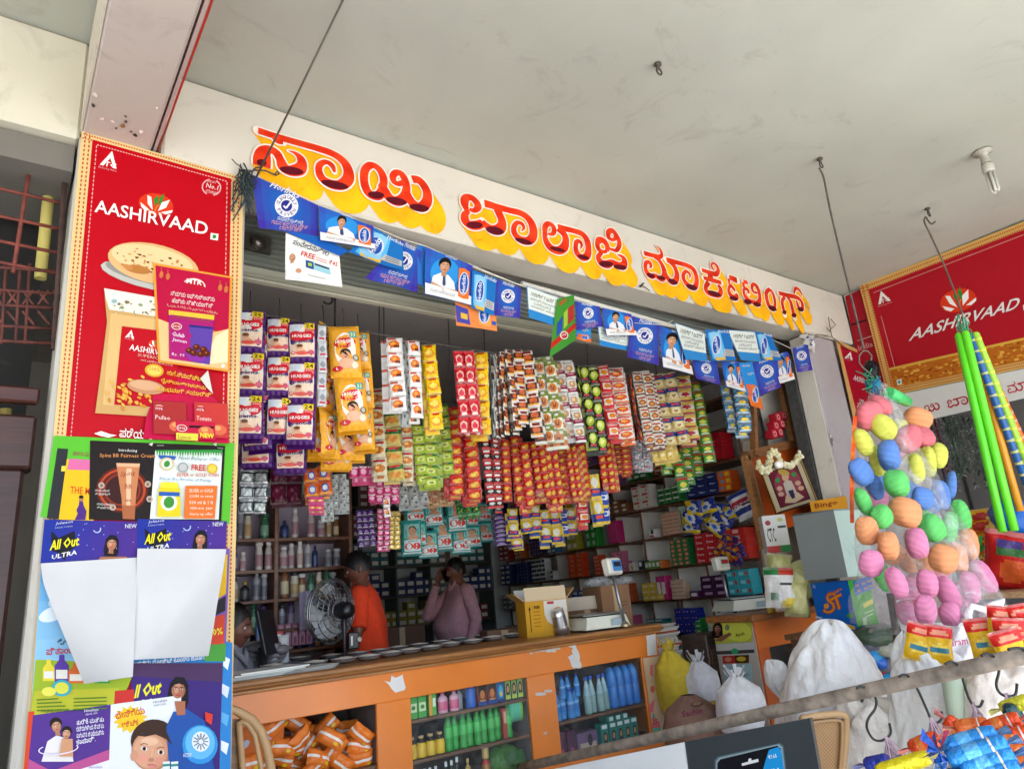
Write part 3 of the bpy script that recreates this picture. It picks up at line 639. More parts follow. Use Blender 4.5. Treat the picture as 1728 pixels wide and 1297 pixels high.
A.text('AASHIRVAAD', (217, 592), (292, 606), 10, 'f2ede6', .01); lotus(A, 262, 583, .38); A.text('SUPERIOR MTS', (231, 603), (292, 613), 5, 'e6b7a8'); A.text('100% SAMPOORNA ATTA', (236, 611), (290, 620), 3.5, 'e6b7a8')
A.ell(259, 627, 16, 11, 'd9a02c', 8); A.ell(259, 627, 12, 8, 'efc75c', 8); A.text('100%', (251, 627), (268, 629), 6, '8a5a14')
for k in range(60): A.ell(rn.gauss(222, 18), rn.gauss(668, 12), 4, 2.2, rn.choice(['d9932c', 'c97f24', 'e6b04e']), rn.uniform(0, 90), 7); A.h -= A.dh*.95
A.up(); A.ell(245, 655, 32, 12, 'c08a62', 8); A.ell(243, 652, 26, 8, 'd3a37a', 8)
A.poly([(158, 733), (170, 729), (184, 734), (196, 736), (182, 740), (168, 737)], 'f0ebe4'); A.text('ಪಡೆಯಿರಿ', (200, 739), (262, 744), 16, 'f0ebe4', .01)
b.build('advertising_board', 'print', label='tall red flour advertising board with chapati and woven gold border on the left pillar', cat='board')
# ---- smaller sheets pasted and hung on it
def art_mtr(A, q):
    A.quad(q(.03, .025), q(.97, .02), q(.97, .6), q(.03, .58), 'b60f3c'); A.poly([q(.03, .56), q(.25, .6), q(.5, .75), q(.75, .62), q(.97, .55), q(.97, .98), q(.03, .98)], 'f0bd83')
    A.poly([q(.6, .97), q(.8, .65), q(.97, .55), q(.97, .9)], 'f7dcb0')
    A.ell(*q(.52, .16), 19, 12, 'e8d2c4', 9); A.ell(*q(.52, .16), 16.5, 10, 'b3122e', 9); A.text('MTR', (314, 478), (340, 482), 8, WH, .02)
    for x, y in ((272, 464), (283, 467), (371, 486), (381, 489)): A.ell(x, y, 3.6, 6, 'c8703c', 8, 8); A.line([(x, y-12), (x, y-5)], 1, 'c8703c')
    A.text('ನಿಮ್ಮ ಇಫ್ತಾರ್‌ಅನ್ನು', (287, 500), (361, 511), 9, 'f2e4dc'); A.text('ಹೆಚ್ಚು ಸಿಹಿಯಾಗಿಸಿ', (289, 511), (358, 521), 8, 'f2e4dc'); A.text('اپنے افطار کو میٹھا بنائیں', (281, 519), (366, 532), 6, 'e6c9a8')
    A.quad((284, 524), (361, 533), (352, 617), (284, 607), 'a81d6c'); A.poly([(284, 524), (361, 533), (359, 551), (284, 541)], 'dcb93e'); A.text('SUPER SAVER PACK', (290, 538), (354, 546), 6, '8a4a10', .01)
    A.poly([(318, 550), (359, 553), (352, 617), (322, 612)], '5d3f9c'); A.quad((318, 549), (358, 553), (358, 557), (318, 553), '2c2a78')
    A.ell(297, 552, 9, 6, 'e8d2c4', 8); A.ell(297, 552, 7.5, 4.8, 'b3122e', 8); A.text('MTR', (291, 554), (303, 555), 4, WH); A.text('Gulab', (289, 568), (310, 572), 7, 'f2d9e8', .01); A.text('Jamun', (289, 578), (313, 583), 7, 'f2d9e8', .01)
    A.poly([(308, 595), (352, 594), (343, 612), (318, 611)], '8a2f9a')
    for x, y in ((318, 594), (330, 588), (342, 592), (325, 598), (337, 600), (347, 599)): A.ell(x, y, 6.5, 5.5, '5c2212', 0, 10); A.ell(x-1.5, y-1.5, 2, 1.4, 'b0603c', 0, 6)
    A.text('Rs. 99', (288, 602), (309, 605), 5, 'f2d9e8'); A.ell(374, 620, 3, 3, 'f2ede6'); 
sheet('poster', 'red dessert-mix poster with a packet of brown sweets pinned over the tall board', (258, 443), (392, 467), (386, 629), (266, 612), 'e9983a', 2.88, art=art_mtr, n=4, m=4, bend=lambda x, y: .012*((y-443)/180.)**2)
def art_mtr2(A, q):
    for t, a, c in (('ಹಾಗೆ ಸ್ವಾದಿಷ್ಟ', (280, 634), (337, 645)), ('ರೈಸ್‌ಬಾತ್‌ಗಳನ್ನು', (270, 648), (345, 662)), ('ಸುಲಭವಾಗಿ ತಯಾರಿಸಿ', (262, 661), (354, 673))): A.text(t, a, c, 9, 'efc23c', .006)
    for (x0, y0, x1, y1, t, cc) in ((257, 678, 312, 736, 'Pulao', 'a8302e'), (326, 680, 382, 742, 'Tomato', 'c23a34'), (294, 712, 360, 745, 'Lemon', 'c21f40')):
        A.quad((x0, y0), (x1, y0+3), (x1, y1), (x0, y1-2), cc); A.quad((x0+22, y0+8), (x1-2, y0+10), (x1-2, y0+16), (x0+22, y0+14), '3a1420'); A.ell(x0+10, y0+13, 9, 6, 'e8d2c4', 5); A.ell(x0+10, y0+13, 7.5, 4.8, 'b3122e', 5); A.text('MTR', (x0+4, y0+15), (x0+16, y0+16), 4, WH)
        A.text(t, (x0+3, y0+31), (x0+28, y0+33), 7, 'f2dcd4'); A.ell(x1-16, y1-14, 13, 9, 'd86a4a', 5); A.ell(x1-18, y1-17, 6, 4, 'e8a060', 5)
    A.quad((294, 733), (331, 735), (330, 747), (294, 745), 'd8d24a'); A.text('Lemon', (297, 744), (318, 745), 7, '9a2030'); A.text('NEW', (334, 741), (357, 743), 8, 'f0e23c', .03)
    A.poly([(336, 641), (349, 627), (357, 667), (346, 655)], 'd5d0c4')
b = MB(); A = Art(b, lambda x, y: .02*((y-620)/130.)**2, h=0, Y=2.883)
A.poly([(292, 620), (336, 641), (357, 667), (378, 690), (385, 720), (384, 750), (240, 741), (246, 705), (262, 662)], 'bf1240'); A.h = .012; art_mtr2(A, None)
b.build('poster', 'print', label='crimson cone-shaped rice-mix dangler with yellow Kannada lines under the dessert poster', cat='poster')
sheet('poster', 'plain bright green paper strip pasted across the tall red board', (91, 735), (396, 747), (387, 884), (68, 872), '5ab82e', 2.885)
def art_yel(A, q):
    A.quad(q(.25, -.01), q(1, 0), q(1, .17), q(.2, .17), 'd46a9a'); A.text('ಹಣ್ಣ ಮ', (123, 768), (150, 770), 8, 'a01850'); A.text('THE MA', (118, 832), (160, 835), 12, 'd4401c', .01)
    A.poly([(134, 843), (139, 843), (142, 855), (146, 862), (144, 877), (126, 877), (131, 866), (129, 860), (133, 852)], '4d2a7a'); A.ell(137, 841, 4, 5, 'b07a58', 0, 9); A.ell(137, 838, 4, 3, '1d1512', 0, 9); A.poly([(104, 786), (112, 786), (110, 795), (103, 795)], 'e0d040')
sheet('poster', 'yellow poster with a seated figure in purple, left of the dark cream poster', (103, 774), (160, 776), (158, 879), (96, 876), 'e6b81a', 2.8835, art=art_yel)
sheet('poster', 'narrow black poster edge leaning beside the yellow poster', (97, 756), (115, 757), (99, 876), (79, 874), '2a2c2e', 2.8832)
def art_bb(A, q):
    for r_, c in ((44, '5a1f12'), (40, 'b5441c'), (36, '5c1f14'), (31, '8a3016'), (28, '3a1713')): A.ell(206, 826, r_, r_*.88, c, 0, 24)
    A.poly([(196, 781), (236, 782), (229, 840), (227, 876), (207, 875), (205, 840)], 'c27c50'); A.poly([(196, 781), (236, 782), (235, 788), (197, 787)], 'e3ab84'); A.poly([(213, 790), (222, 790), (219, 873), (213, 873)], 'e8b894'); A.quad((206, 852), (228, 853), (227, 876), (207, 875), 'a8623c')
    A.text('Spinz', (203, 806), (229, 804), 10, '8a3a1c', 0, .3); A.text('BB', (210, 824), (222, 825), 8, 'a2522e'); A.text('SPF', (211, 846), (221, 847), 4, '6a2f1c')
    A.text('Introducing', (200, 763), (231, 764), 6, 'd9d5cc', .01); A.text('Spinz BB Fairness Cream', (168, 773), (262, 774), 8, 'cf8a4e', .01)
    for x, y in ((171, 819), (190, 856), (249, 817), (252, 842)): A.ell(x, y, 5.5, 5.5, 'b8a89a', 0, 10); A.ell(x, y, 3, 3, '8a6a50', 0, 8)
    for x, y in ((160, 829), (163, 852)): A.text('ನಯವಾದ', (x, y), (x+24, y+1), 4, 'd9d5cc'); A.text('ತ್ವಚೆಗಾಗಿ', (x, y+6), (x+26, y+7), 4, 'd9d5cc')
    for x in (250, 358): A.poly([(x, 750), (x+8, 746), (x+6, 753)], 'cfcac2')
    A.line([(264, 752), (276, 752)], 1.5, '8a8680'); A.line([(366, 756), (376, 757)], 1.5, '8a8680')
sheet('poster', 'dark brown face-cream poster with a copper tube, across the pillar', (152, 743), (380, 752), (373, 882), (150, 876), '1f1512', 2.8822, art=art_bb)
def art_free(A, q):
    for k in range(26): x = 263+k*4.3; A.poly([(x, 759), (x+4.5, 759.5), (x+2, 768+rn.uniform(0, 5))], '2e9a3a')
    A.poly([(266, 768), (297, 770), (294, 776), (269, 774)], '2a5aa8'); A.ell(281, 783, 12, 11, 'cdb98a'); A.ell(281, 783, 9, 8, 'f0efe4'); A.ell(281, 783, 5, 6, '3f8a34', 30)
    A.text('Nyati Bumper Offer', (300, 777), (371, 780), 7, '5f7f9a', 0, .25); A.ell(308, 789, 9, 8.5, '9a9c9c'); A.ell(308, 789, 6.5, 6, 'bcbcba'); A.ell(357, 791, 9, 8.5, 'd9a820'); A.ell(357, 791, 6.5, 6, 'efc94c')
    A.text('FREE', (322, 794), (346, 795), 10, 'cc2a20', .02); A.text('SILVER or GOLD COIN', (297, 804), (368, 805), 6, 'cc3a2a', .01); A.text('Enjoy the Aroma of Purity', (268, 811), (356, 815), 6, '4a7fc0', 0, .25)
    A.quad((312, 820), (366, 820), (361, 875), (309, 875), 'e2702a')
    for k, t in enumerate(('SILVER or GOLD', 'COIN on every', '500 ml & 1 lt', 'Ghee jar', 'Hurry up offer')): A.text(t, (318+k*.3, 831+k*10), (359-k*.3, 831+k*10), 6, 'f6dcc4', .01)
    A.poly([(272, 816), (298, 817), (303, 828), (304, 872), (264, 872), (266, 828)], 'e2c81e'); A.quad((270, 814), (299, 815), (299, 824), (270, 823), 'efd834'); A.ell(284, 848, 14, 14, 'eef0e4'); A.ell(284, 848, 9, 10, '3f8a34', 20); A.quad((267, 830), (302, 831), (302, 838), (267, 837), '2a5aa8')
sheet('poster', 'white ghee leaflet with yellow jar and ragged green top, hung over the dark poster', (262, 760), (375, 763), (369, 876), (253, 875), 'dfe6dc', 2.8795, art=art_free)
def art_out(A, q):
    c = q(.25, .5); A.poly([q(.08, .25), q(.16, .42), q(.32, .25), q(.35, .6), q(.26, .78), q(.24, .95), q(.2, .8), q(.1, .7)], '15151d')
    A.text('All Out', (q(.08, .72)[0], q(.08, .72)[1]), q(.37, .6), 18, 'e8dc1e', .03, lean=3); A.text('ULTRA', q(.11, .92), q(.36, .8), 8, 'e8e6e0', .02, lean=1)
    A.text('Johnson', q(.12, .14), q(.3, .08), 6, 'd9dcea', 0, .3); A.text('A Family Company', q(.12, .22), q(.3, .16), 3.5, 'b9c0da')
    facepic(A, *q(.71, .55), 11, 'b87a58', '15101a', 6, True); A.poly([q(.56, 1), q(.6, .86), q(.86, .86), q(.9, 1)], 'a06a4c'); A.text('NEW', q(.84, .17), q(.96, .16), 7, 'd9d6e6', .01)
    A.ring(*q(.55, .2), 7, 7, 2, 'a9b6e0', 40, 12, -60, 120)
    for k in range(14): A.ell(*q(rn.uniform(.3, .95), rn.uniform(.05, .8)), .9, .9, '9fb0e8', 0, 6); A.h -= A.dh*.9
OUTC = lambda u, v: mix('1c2f92', '4a2a86', min(1, max(0, u*1.2-.2+.2*v)))
for i, (tl, tr, br, bl, s) in enumerate((((75, 876), (237, 880), (236, 948), (68, 950), 'left'), ((232, 875), (383, 879), (381, 934), (231, 936), 'right'))):
    sheet('poster', 'blue mosquito-repellent poster with a dark-haired woman, the %s of the pair above the white sheets' % s, tl, tr, br, bl, OUTC, 2.8805-.001*i, n=8, m=4, art=art_out, group='blue repellent posters on the pillar')
def art_pit(A, q):
    A.poly([(60, 1112), (232, 1120), (195, 1206), (51, 1207)], '9ab32a'); A.poly([(58, 1165), (200, 1160), (196, 1206), (51, 1207)], 'b8b92e')
    A.ell(110, 1010, 30, 14, 'dcecf4', -20); A.ell(90, 1035, 26, 12, 'e4f0f6', -20); A.text('ಪಿತಾಂಬರಿ', (78, 1105), (140, 1100), 13, 'c01f2a', .012); A.text('ಶೈನ', (97, 1088), (118, 1086), 10, '20304a', .01)
    for x, y, c, w_, h_ in ((82, 1148, 'e6d23c', 20, 36), (104, 1150, '5a3a9c', 24, 46), (128, 1152, 'd86a30', 26, 34), (172, 1152, '3a9a4c', 26, 26)):
        A.poly([(x-w_/2, y), (x-w_/2, y-h_*.6), (x-w_/5, y-h_*.8), (x-w_/6, y-h_), (x+w_/6, y-h_), (x+w_/5, y-h_*.8), (x+w_/2, y-h_*.6), (x+w_/2, y)], c); A.quad((x-w_*.4, y-h_*.45), (x+w_*.4, y-h_*.45), (x+w_*.4, y-h_*.12), (x-w_*.4, y-h_*.12), 'e8e4d8')
    A.ell(104, 1160, 17, 14, '38a8b8'); A.ell(104, 1160, 12, 10, 'd8d84a'); A.ell(82, 1166, 12, 8, 'e6e05a')
    for k in range(4): A.line([(62, 1180+k*6), (98+k*6, 1178+k*6)], 1.8, '4a7a20'); A.line([(124, 1178+k*6), (180, 1176+k*6)], 1.8, '4a7a20')
    A.text('Multipurpose shining range', (70, 1203), (168, 1199), 6, '2a4a20')
sheet('poster', 'sky-blue and green polish poster with small bottles, left side of the pillar', (70, 950), (236, 945), (197, 1206), (51, 1207), lambda u, v: mix('5fa8dc', 'a8d4ea', v), 2.8828, n=2, m=8, art=art_pit)
def art_strip(A, q):
    A.poly([q(0, .1), q(.9, .05), q(.9, .4), q(.1, .5)], 'e6b820'); A.poly([q(.2, .5), q(.9, .42), q(.9, .55), q(.2, .62)], '25222a'); A.poly([q(.1, .62), q(.9, .58), q(.9, .85), q(.1, .85)], 'd2452a'); A.text('20%', q(.15, .78), q(.85, .76), 12, 'e9e23c', .02); A.poly([q(0, .86), q(1, .84), q(1, 1), q(0, 1)], '4a9a3c')
sheet('poster', 'torn yellow, black and red scrap showing right of the white sheets', (352, 925), (388, 925), (380, 1115), (345, 1115), '7b5aa8', 2.8832, art=art_strip)
sheet('poster', 'blue strip of white Kannada lettering below the right white sheet', (222, 1108), (378, 1100), (376, 1128), (221, 1140), '1f78b8', 2.8826, art=lambda A, q: A.text('ಇದನ್ನು ಪೋಸ್ಟ್ ಕೊಂಡರೆ ಜೊತೆಗೆ', (226, 1124), (345, 1112), 9, 'e4e8ee', .01))
def art_out2(A, q):
    A.poly([(225, 1118), (376, 1118), (374, 1150), (222, 1140)], '4a3058'); A.text('ll Out', (226, 1178), (270, 1170), 24, 'e8dc1e', .035, lean=5); A.text('RA', (240, 1188), (262, 1185), 8, 'e8e6e0', .02)
    facepic(A, 301, 1163, 16, 'b06f52', '120e16', 5, True); A.poly([(285, 1300), (280, 1225), (292, 1200), (315, 1195), (345, 1215), (362, 1300)], '1e4f9c'); A.poly([(294, 1182), (312, 1182), (312, 1205), (298, 1206)], 'a8684c')
    A.ell(337, 1255, 30, 33, '2f8fd0'); A.ell(337, 1252, 25, 28, '64b4e4'); A.ell(338, 1250, 15, 17, 'e4e8ea')
    for k in range(12): A.line([(338+4*math.cos(k*PI/6), 1250+4*math.sin(k*PI/6)), (338+13*math.cos(k*PI/6), 1250+14*math.sin(k*PI/6))], 1.6, '5a6a7a')
    A.poly([(345, 1200), (358, 1204), (356, 1222), (346, 1215)], 'd83a2a'); A.text('ACTIVE', (308, 1276), (322, 1276), 7, 'e4e8ea', .01)
sheet('poster', 'purple repellent poster with a woman in blue and a round white device', (222, 1130), (376, 1128), (368, 1325), (216, 1325), '3a2472', 2.8818, art=art_out2)
sheet('poster', 'blue and white torn strip down the right edge of the pillar', (374, 1080), (392, 1084), (389, 1320), (370, 1320), '2a7fc4', 2.8834, art=lambda A, q: [A.poly([q(.1, .1+.2*k), q(.8, .12+.2*k), q(.6, .2+.2*k), q(.1, .17+.2*k)], c) for k, c in enumerate(('e4e8ea', 'cfd8e0', '5aa8d8', 'e4e8ea'))])
sheet('poster', 'plain red paper corner between the polish poster and the baby poster', (194, 1165), (226, 1162), (226, 1190), (192, 1192), 'c8302a', 2.8817)
sheet('poster', 'red and yellow paper scrap at the lower left corner of the pillar', (48, 1200), (58, 1199), (52, 1320), (38, 1320), 'd4452a', 2.8816)
def art_mom(A, q):
    A.poly([q(0, .62), q(.3, .8), q(1, .55), q(1, 1), q(0, 1)], 'b8508a'); A.poly([q(.6, .8), q(1, .68), q(1, 1), q(.6, 1)], 'e9e6ea')
    A.poly([(70, 1284), (80, 1250), (95, 1240), (118, 1246), (124, 1284)], 'e6e0dc'); facepic(A, 95, 1224, 11, 'c58a66', '1d1512', -10); facepic(A, 112, 1236, 9, 'cf9670', '1d1512', 8); A.poly([(104, 1245), (122, 1245), (123, 1275), (100, 1275)], 'cf9670')
    A.ring(98, 1262, 34, 10, 2, 'e4d9f0', -6, 24, -20, 220)
    for k, t in enumerate(('ತುರಿಕೆ ಮತ್ತು', 'ದದ್ದುಗಳಿಂದ ನಿಮ್ಮ', 'ಮಗುವಿನ ತ್ವಚೆಯನ್ನು', 'ಕಾಪಾಡಿ.')): A.text(t, (129, 1222+k*11), (175-(k == 3)*14, 1216+k*11), 9, 'ece6f2', .012)
    A.text('Himalaya', (142, 1202), (166, 1199), 6, 'ece6f2'); A.text('SINCE 1930', (144, 1206), (164, 1203), 3, 'ece6f2'); A.text('Himalaya', (150, 1296), (172, 1295), 5, '5b3f98')
sheet('poster', 'purple baby-care poster with mother and child, lower left of the pillar', (56, 1206), (187, 1188), (183, 1325), (44, 1325), '523088', 2.8805, art=art_mom)
def art_baby(A, q):
    pts = []
    for k in range(28): a = 2*PI*k/28; r_ = 30 if k % 2 else 22; pts.append((220+r_*math.cos(a), 1213+r_*.8*math.sin(a)))
    A.poly(pts, 'edc52a'); A.text('ಬೇಸಿಗೆಯ', (196, 1213), (245, 1203), 13, 'cf3a2a', .015); A.text('ಆಕ್ಟಿಕ', (206, 1227), (234, 1222), 11, 'cf3a2a', .015)
    A.text('Himalaya', (259, 1187), (282, 1183), 5, '4a4a52'); A.text('BABYCARE', (260, 1191), (280, 1188), 3, '7a7a82')
    A.ell(258, 1247, 38, 34, '3a241a', -18, 24); A.ell(255, 1266, 33, 34, 'b87c5c', -8, 26); A.ell(253, 1266, 30, 32, 'cc9270', -8, 26); A.ell(251, 1267, 26, 28, 'd9a280', -8, 26); A.ell(240, 1278, 9, 8, 'df9880'); A.ell(270, 1283, 8, 7, 'd8917a'); A.ell(252, 1250, 15, 7, 'e6b896'); A.ell(226, 1274, 6, 9, 'd09474', 10, 10)
    A.poly([(232, 1240), (255, 1228), (282, 1236), (290, 1256), (280, 1246), (262, 1238), (244, 1242)], '3a241a')
    for x, y in ((243, 1262), (271, 1268)): A.ell(x, y, 5.5, 3.6, 'efe8e2', 10, 12); A.ell(x, y, 3.2, 3.4, '24150f', 0, 10); A.line([(x-7, y-6), (x-1, y-9), (x+6, y-7)], 1.3, '8a5a40')
    A.line([(257, 1262), (255, 1276)], 3, 'e2b08e'); A.ell(255, 1281, 5, 3, 'bf7f62', 0, 10); A.ell(256, 1290, 8, 2.4, 'c8706a', 8, 12); A.ell(256, 1292, 6, 2.2, 'd8887e', 8, 12)
    for x in (274, 288): A.quad((x, 1284), (x+12, 1283), (x+12, 1300), (x, 1301), 'e2e8e8'); A.quad((x, 1288), (x+12, 1287), (x+12, 1291), (x, 1292), '2a8a7a')
sheet('poster', 'white baby-care poster with a large baby face, lowest on the pillar', (187, 1188), (306, 1172), (300, 1325), (183, 1325), 'e4e6e8', 2.8798, art=art_baby)
# the two blank white sheets that have come loose and curl off the pillar
def blank(label, L, Rr, n, lift):
    """L and Rr list the left and right edge in pixels, top to bottom; lift(u,v) is the distance off the pillar"""
    Lc, Rc = cr(L, 5), cr(Rr, 5); m = len(Lc)-1; b = MB()
    def fn(u, v):
        i = min(int(v*m+.5), m); x = Lc[i][0]*(1-u)+Rc[i][0]*u; y = Lc[i][1]*(1-u)+Rc[i][1]*u; p = at(x, y, Y=2.876-lift(u, v)); return p
    b.grid(fn, 12, m, 'cfcecd'); b.grid(lambda u, v: fn(u, v)+Vector((0, .0012, 0)), 12, m, 'bcbcc0'); b.build('paper_sheet', 'paper', label=label, cat='paper sheet')
blank('blank white sheet with a curled tapering left edge, left of the two on the pillar', [(69, 950), (74, 985), (95, 1040), (120, 1100), (142, 1153)], [(232, 940), (231, 990), (228, 1050), (226, 1100), (224, 1141)], 12, lambda u, v: .004+.13*v*v*(1-u)**1.5+.03*math.sin(v*2.6)*u*.6+.02*v)
blank('blank white sheet with its right edge folded inward, right of the two on the pillar', [(232, 925), (230, 970), (226, 1030), (221, 1080), (218, 1113)], [(382, 926), (376, 965), (368, 1010), (360, 1060), (352, 1106)], 12, lambda u, v: .012+.11*max(0, (u+v*.9-1.0))**1.3*2.0+.02*v)

# ================================================================== paper flags strung under the beam
def fl_clin(A, q):
    c = q(.5, .38); r_ = math.dist(q(.5, .38), q(.69, .38)); ry = math.dist(q(.5, .38), q(.5, .64)); rr = (r_+ry)/2
    A.ell(*c, rr, rr, 'e6e6ea', 0, 22); A.ell(*c, rr*.48, rr*.48, '2c2a86', 0, 18); A.line([(c[0]-rr*.25, c[1]), (c[0]-rr*.05, c[1]+rr*.22), (c[0]+rr*.4, c[1]-rr*.4)], rr*.14, 'f0f0f2')
    for t, a0, a1, s in (('CLINICALLY', 195, 345, 1), ('PROVEN', 150, 30, -1)):
        for k, ch in enumerate(t):
            a = R(a0+(a1-a0)*k/(len(t)-1)); px, py = c[0]+rr*.74*math.cos(a), c[1]+rr*.74*math.sin(a); ux, uy = -math.sin(a)*s, math.cos(a)*s; h_ = rr*.3; wd = h_*(.25 if ch == 'I' else .75)
            cx_, cy_ = px-uy*-h_/2, py+ux*h_/2
            A.text(ch, (px-ux*wd/2-uy*h_/2, py-uy*wd/2+ux*h_/2), (px+ux*wd/2-uy*h_/2, py+uy*wd/2+ux*h_/2), h_, '3a3a80', .01); A.h -= A.dh
    A.up(); A.text('ಸುಧಾರಿಸುತ್ತದೆ', q(.32, .78), q(.74, .78), math.dist(q(0, 0), q(0, .09)), 'e4e4ec'); A.text('ಗಮನ ಹರಿಸುವ ಶಕ್ತಿ', q(.22, .88), q(.82, .88), math.dist(q(0, 0), q(0, .085)), 'd89aa8'); A.text('ಏಕಾಗ್ರತ ಶಕ್ತಿ', q(.34, .98), q(.72, .98), math.dist(q(0, 0), q(0, .085)), 'd89aa8')
    A.text('Horlicks', q(.25, .1), q(.7, .08), math.dist(q(0, 0), q(0, .1)), 'e4e4ec', .01, .3)
def jar(A, q, u0, u1, v0, v1, top='e8742a'):
    A.poly([q(u0, v0+.04), q((u0+u1)/2, v0), q(u1, v0+.04), q(u1, v1-.03), q((u0+u1)/2, v1), q(u0, v1-.03)], top); c = q((u0+u1)/2, (v0+v1)/2)
    A.ell(*c, math.dist(q(u0, .5), q(u1, .5))*.46, math.dist(q(.5, v0), q(.5, v1))*.36, 'cfd8e6', 6); A.ell(*c, math.dist(q(u0, .5), q(u1, .5))*.36, math.dist(q(.5, v0), q(.5, v1))*.33, '2050a8', 6)
    A.text('Horlicks', q((u0+u1)/2+(u1-u0)*.16, v1-.2*(v1-v0)), q((u0+u1)/2+(u1-u0)*.16, v0+.2*(v1-v0)), math.dist(q(u0, .5), q(u1, .5))*.34, 'eceef2', .02)
def fl_boy(A, q):
    A.ell(*q(.42, .42), math.dist(q(0, .5), q(.3, .5)), math.dist(q(.5, 0), q(.5, .34)), '2e8fd8', 10)
    A.poly([q(.12, .8), q(.17, .56), q(.33, .44), q(.5, .44), q(.62, .56), q(.66, .82)], 'e2e4ea'); A.poly([q(.38, .46), q(.43, .46), q(.44, .68), q(.40, .72), q(.37, .68)], '3a4a6a')
    facepic(A, *q(.41, .27), math.dist(q(0, .5), q(0, .64)), 'cd9670', '1d1512', 8); A.poly([q(.12, .8), q(.14, .7), q(.4, .77), q(.66, .74), q(.7, .82), q(.4, .86)], 'cd9670')
    A.poly([q(0, .76), q(1, .78), q(1, 1), q(0, 1)], 'e8e6e4'); A.text('ಸ್ಮಾರ್ಟ್ ಮಕ್ಕಳ ಹೊಸ ಆಯ್ಕೆ', q(.1, .92), q(.62, .92), math.dist(q(0, 0), q(0, .07)), '8a8a96'); jar(A, q, .7, .93, .16, .9)
    A.text('ಬುದ್ಧಿವಂತ', q(.4, .07), q(.64, .07), math.dist(q(0, 0), q(0, .07)), 'dcdce8')
def fl_bot(A, q):
    A.poly([q(.08, .1), q(.62, .06), q(.66, .8), q(.3, 1), q(.08, .92)], '57b4e8'); A.poly([q(.12, .78), q(.6, .74), q(.58, .97), q(.2, .98)], 'e6b43a'); jar(A, q, .14, .56, .06, .9, '8cc6e6'); A.poly([q(.6, .62), q(.97, .66), q(.96, .88), q(.58, .84)], 'b9bcbd')
    for k in range(3): A.line([q(.64, .68+k*.06), q(.92, .7+k*.06)], 1.2, '6a6c70')
    A.text('Horlicks', q(.5, .1), q(.98, .12), math.dist(q(0, 0), q(0, .09)), 'e4e4ec', .01)
def fl_card(A, q):
    A.poly([q(.02, .02), q(.98, .02), q(.98, .72), q(.02, .72)], 'dfe6dd'); A.text('10ರಲ್ಲಿ 9 ಜನರಿಗೆ', q(.1, .26), q(.86, .26), math.dist(q(0, 0), q(0, .14)), '2c2c34', .01)
    for k in range(3): A.text(('ಹೆಚ್ಚಿನ ಶಕ್ತಿ ನೀಡುವ ಅಂಶಗಳನ್ನು', 'ಒಳಗೊಂಡಿದೆ', 'ಸುಲಭವಾಗಿ ಪಡೆಯಿರಿ')[k], q(.08+.1*(k == 1), .4+k*.12), q(.9-.2*(k == 1), .4+k*.12), math.dist(q(0, 0), q(0, .08)), '55555f')
def fl_free(A, q):
    A.text('ಸಂವೇದನಾಶೀಲ', q(.12, .2), q(.78, .18), math.dist(q(0, 0), q(0, .13)), '2a2c38', .01); A.text('FREE', q(.27, .4), q(.52, .4), math.dist(q(0, 0), q(0, .11)), 'cf2a24', .015); A.text('₹45', q(.78, .4), q(.94, .4), math.dist(q(0, 0), q(0, .1)), 'cf2a24'); A.line([q(.55, .32), q(.75, .33)], 1.2, 'd88a80'); A.line([q(.55, .38), q(.75, .39)], 1.2, 'd88a80')
    A.quad(q(.36, .47), q(.5, .47), q(.5, .66), q(.36, .65), '1f4f88'); A.quad(q(.4, .52), q(.47, .52), q(.47, .6), q(.4, .6), 'a8b84a'); A.quad(q(.5, .48), q(.8, .5), q(.8, .7), q(.5, .66), '9ccbd8'); A.quad(q(.52, .49), q(.78, .51), q(.78, .56), q(.52, .54), '3a4050')
    facepic(A, *q(.12, .5), 7, 'c58f6c', '8a8078', 5, bald=True); A.poly([q(.01, .95), q(.03, .68), q(.12, .62), q(.22, .66), q(.27, .97)], 'dfe0e2'); A.ell(*q(.22, .78), 5, 4, 'c58f6c'); A.line([q(.38, .84), q(.7, .86)], 1, 'a8a8a8')
def fl_or(A, q):
    A.poly([q(0, .2), q(.3, .25), q(.34, .9), q(.02, .85)], '4a4aa0'); A.quad(q(.12, .45), q(.28, .47), q(.28, .7), q(.12, .68), 'e6b43a'); jar(A, q, .55, .85, -.3, .85, 'efa050'); A.quad(q(.88, .5), q(.98, .5), q(.98, .7), q(.88, .7), '2a5ab0')
def fl_gr(A, q):
    A.poly([q(0, .74), q(1, .62), q(1, .74), q(0, .86)], 'b8251c'); A.ell(*q(.5, .75), 7, 7, 'e6e2d8'); A.ell(*q(.5, .75), 5.5, 5.5, 'b8251c'); A.text('MTR', (lambda c: (c[0]-4, c[1]+2))(q(.5, .75)), (lambda c: (c[0]+4, c[1]))(q(.5, .75)), 3.5, WH)
    A.poly([q(.15, .45), q(.38, .35), q(.4, .62), q(.18, .7)], '2a4aa0'); A.poly([q(.42, .3), q(.62, .25), q(.64, .58), q(.45, .62)], '9aba3a'); A.poly([q(.62, .25), q(.95, .2), q(.95, .52), q(.66, .58)], 'a83030'); A.text('VSO', q(.2, .15), q(.6, .08), 6, 'd8342a', .02)
def fl_jar(A, q):
    A.poly([q(0, .75), q(1, .75), q(1, 1), q(0, 1)], 'e8742a'); jar(A, q, .3, .85, .48, .95); A.poly([q(.08, .5), q(.4, .48), q(.4, .75), q(.1, .78)], 'd86a50'); A.text('Horlicks', q(.2, .1), q(.7, .1), 4, WH); A.text('ಉಚಿತ', q(.4, .28), q(.8, .28), 5, WH)
def g_clin(u, v): return mix('1a62b8', '40309a', min(1, ((u-.5)**2*3.2+(v-.4)**2*1.6)**.9))
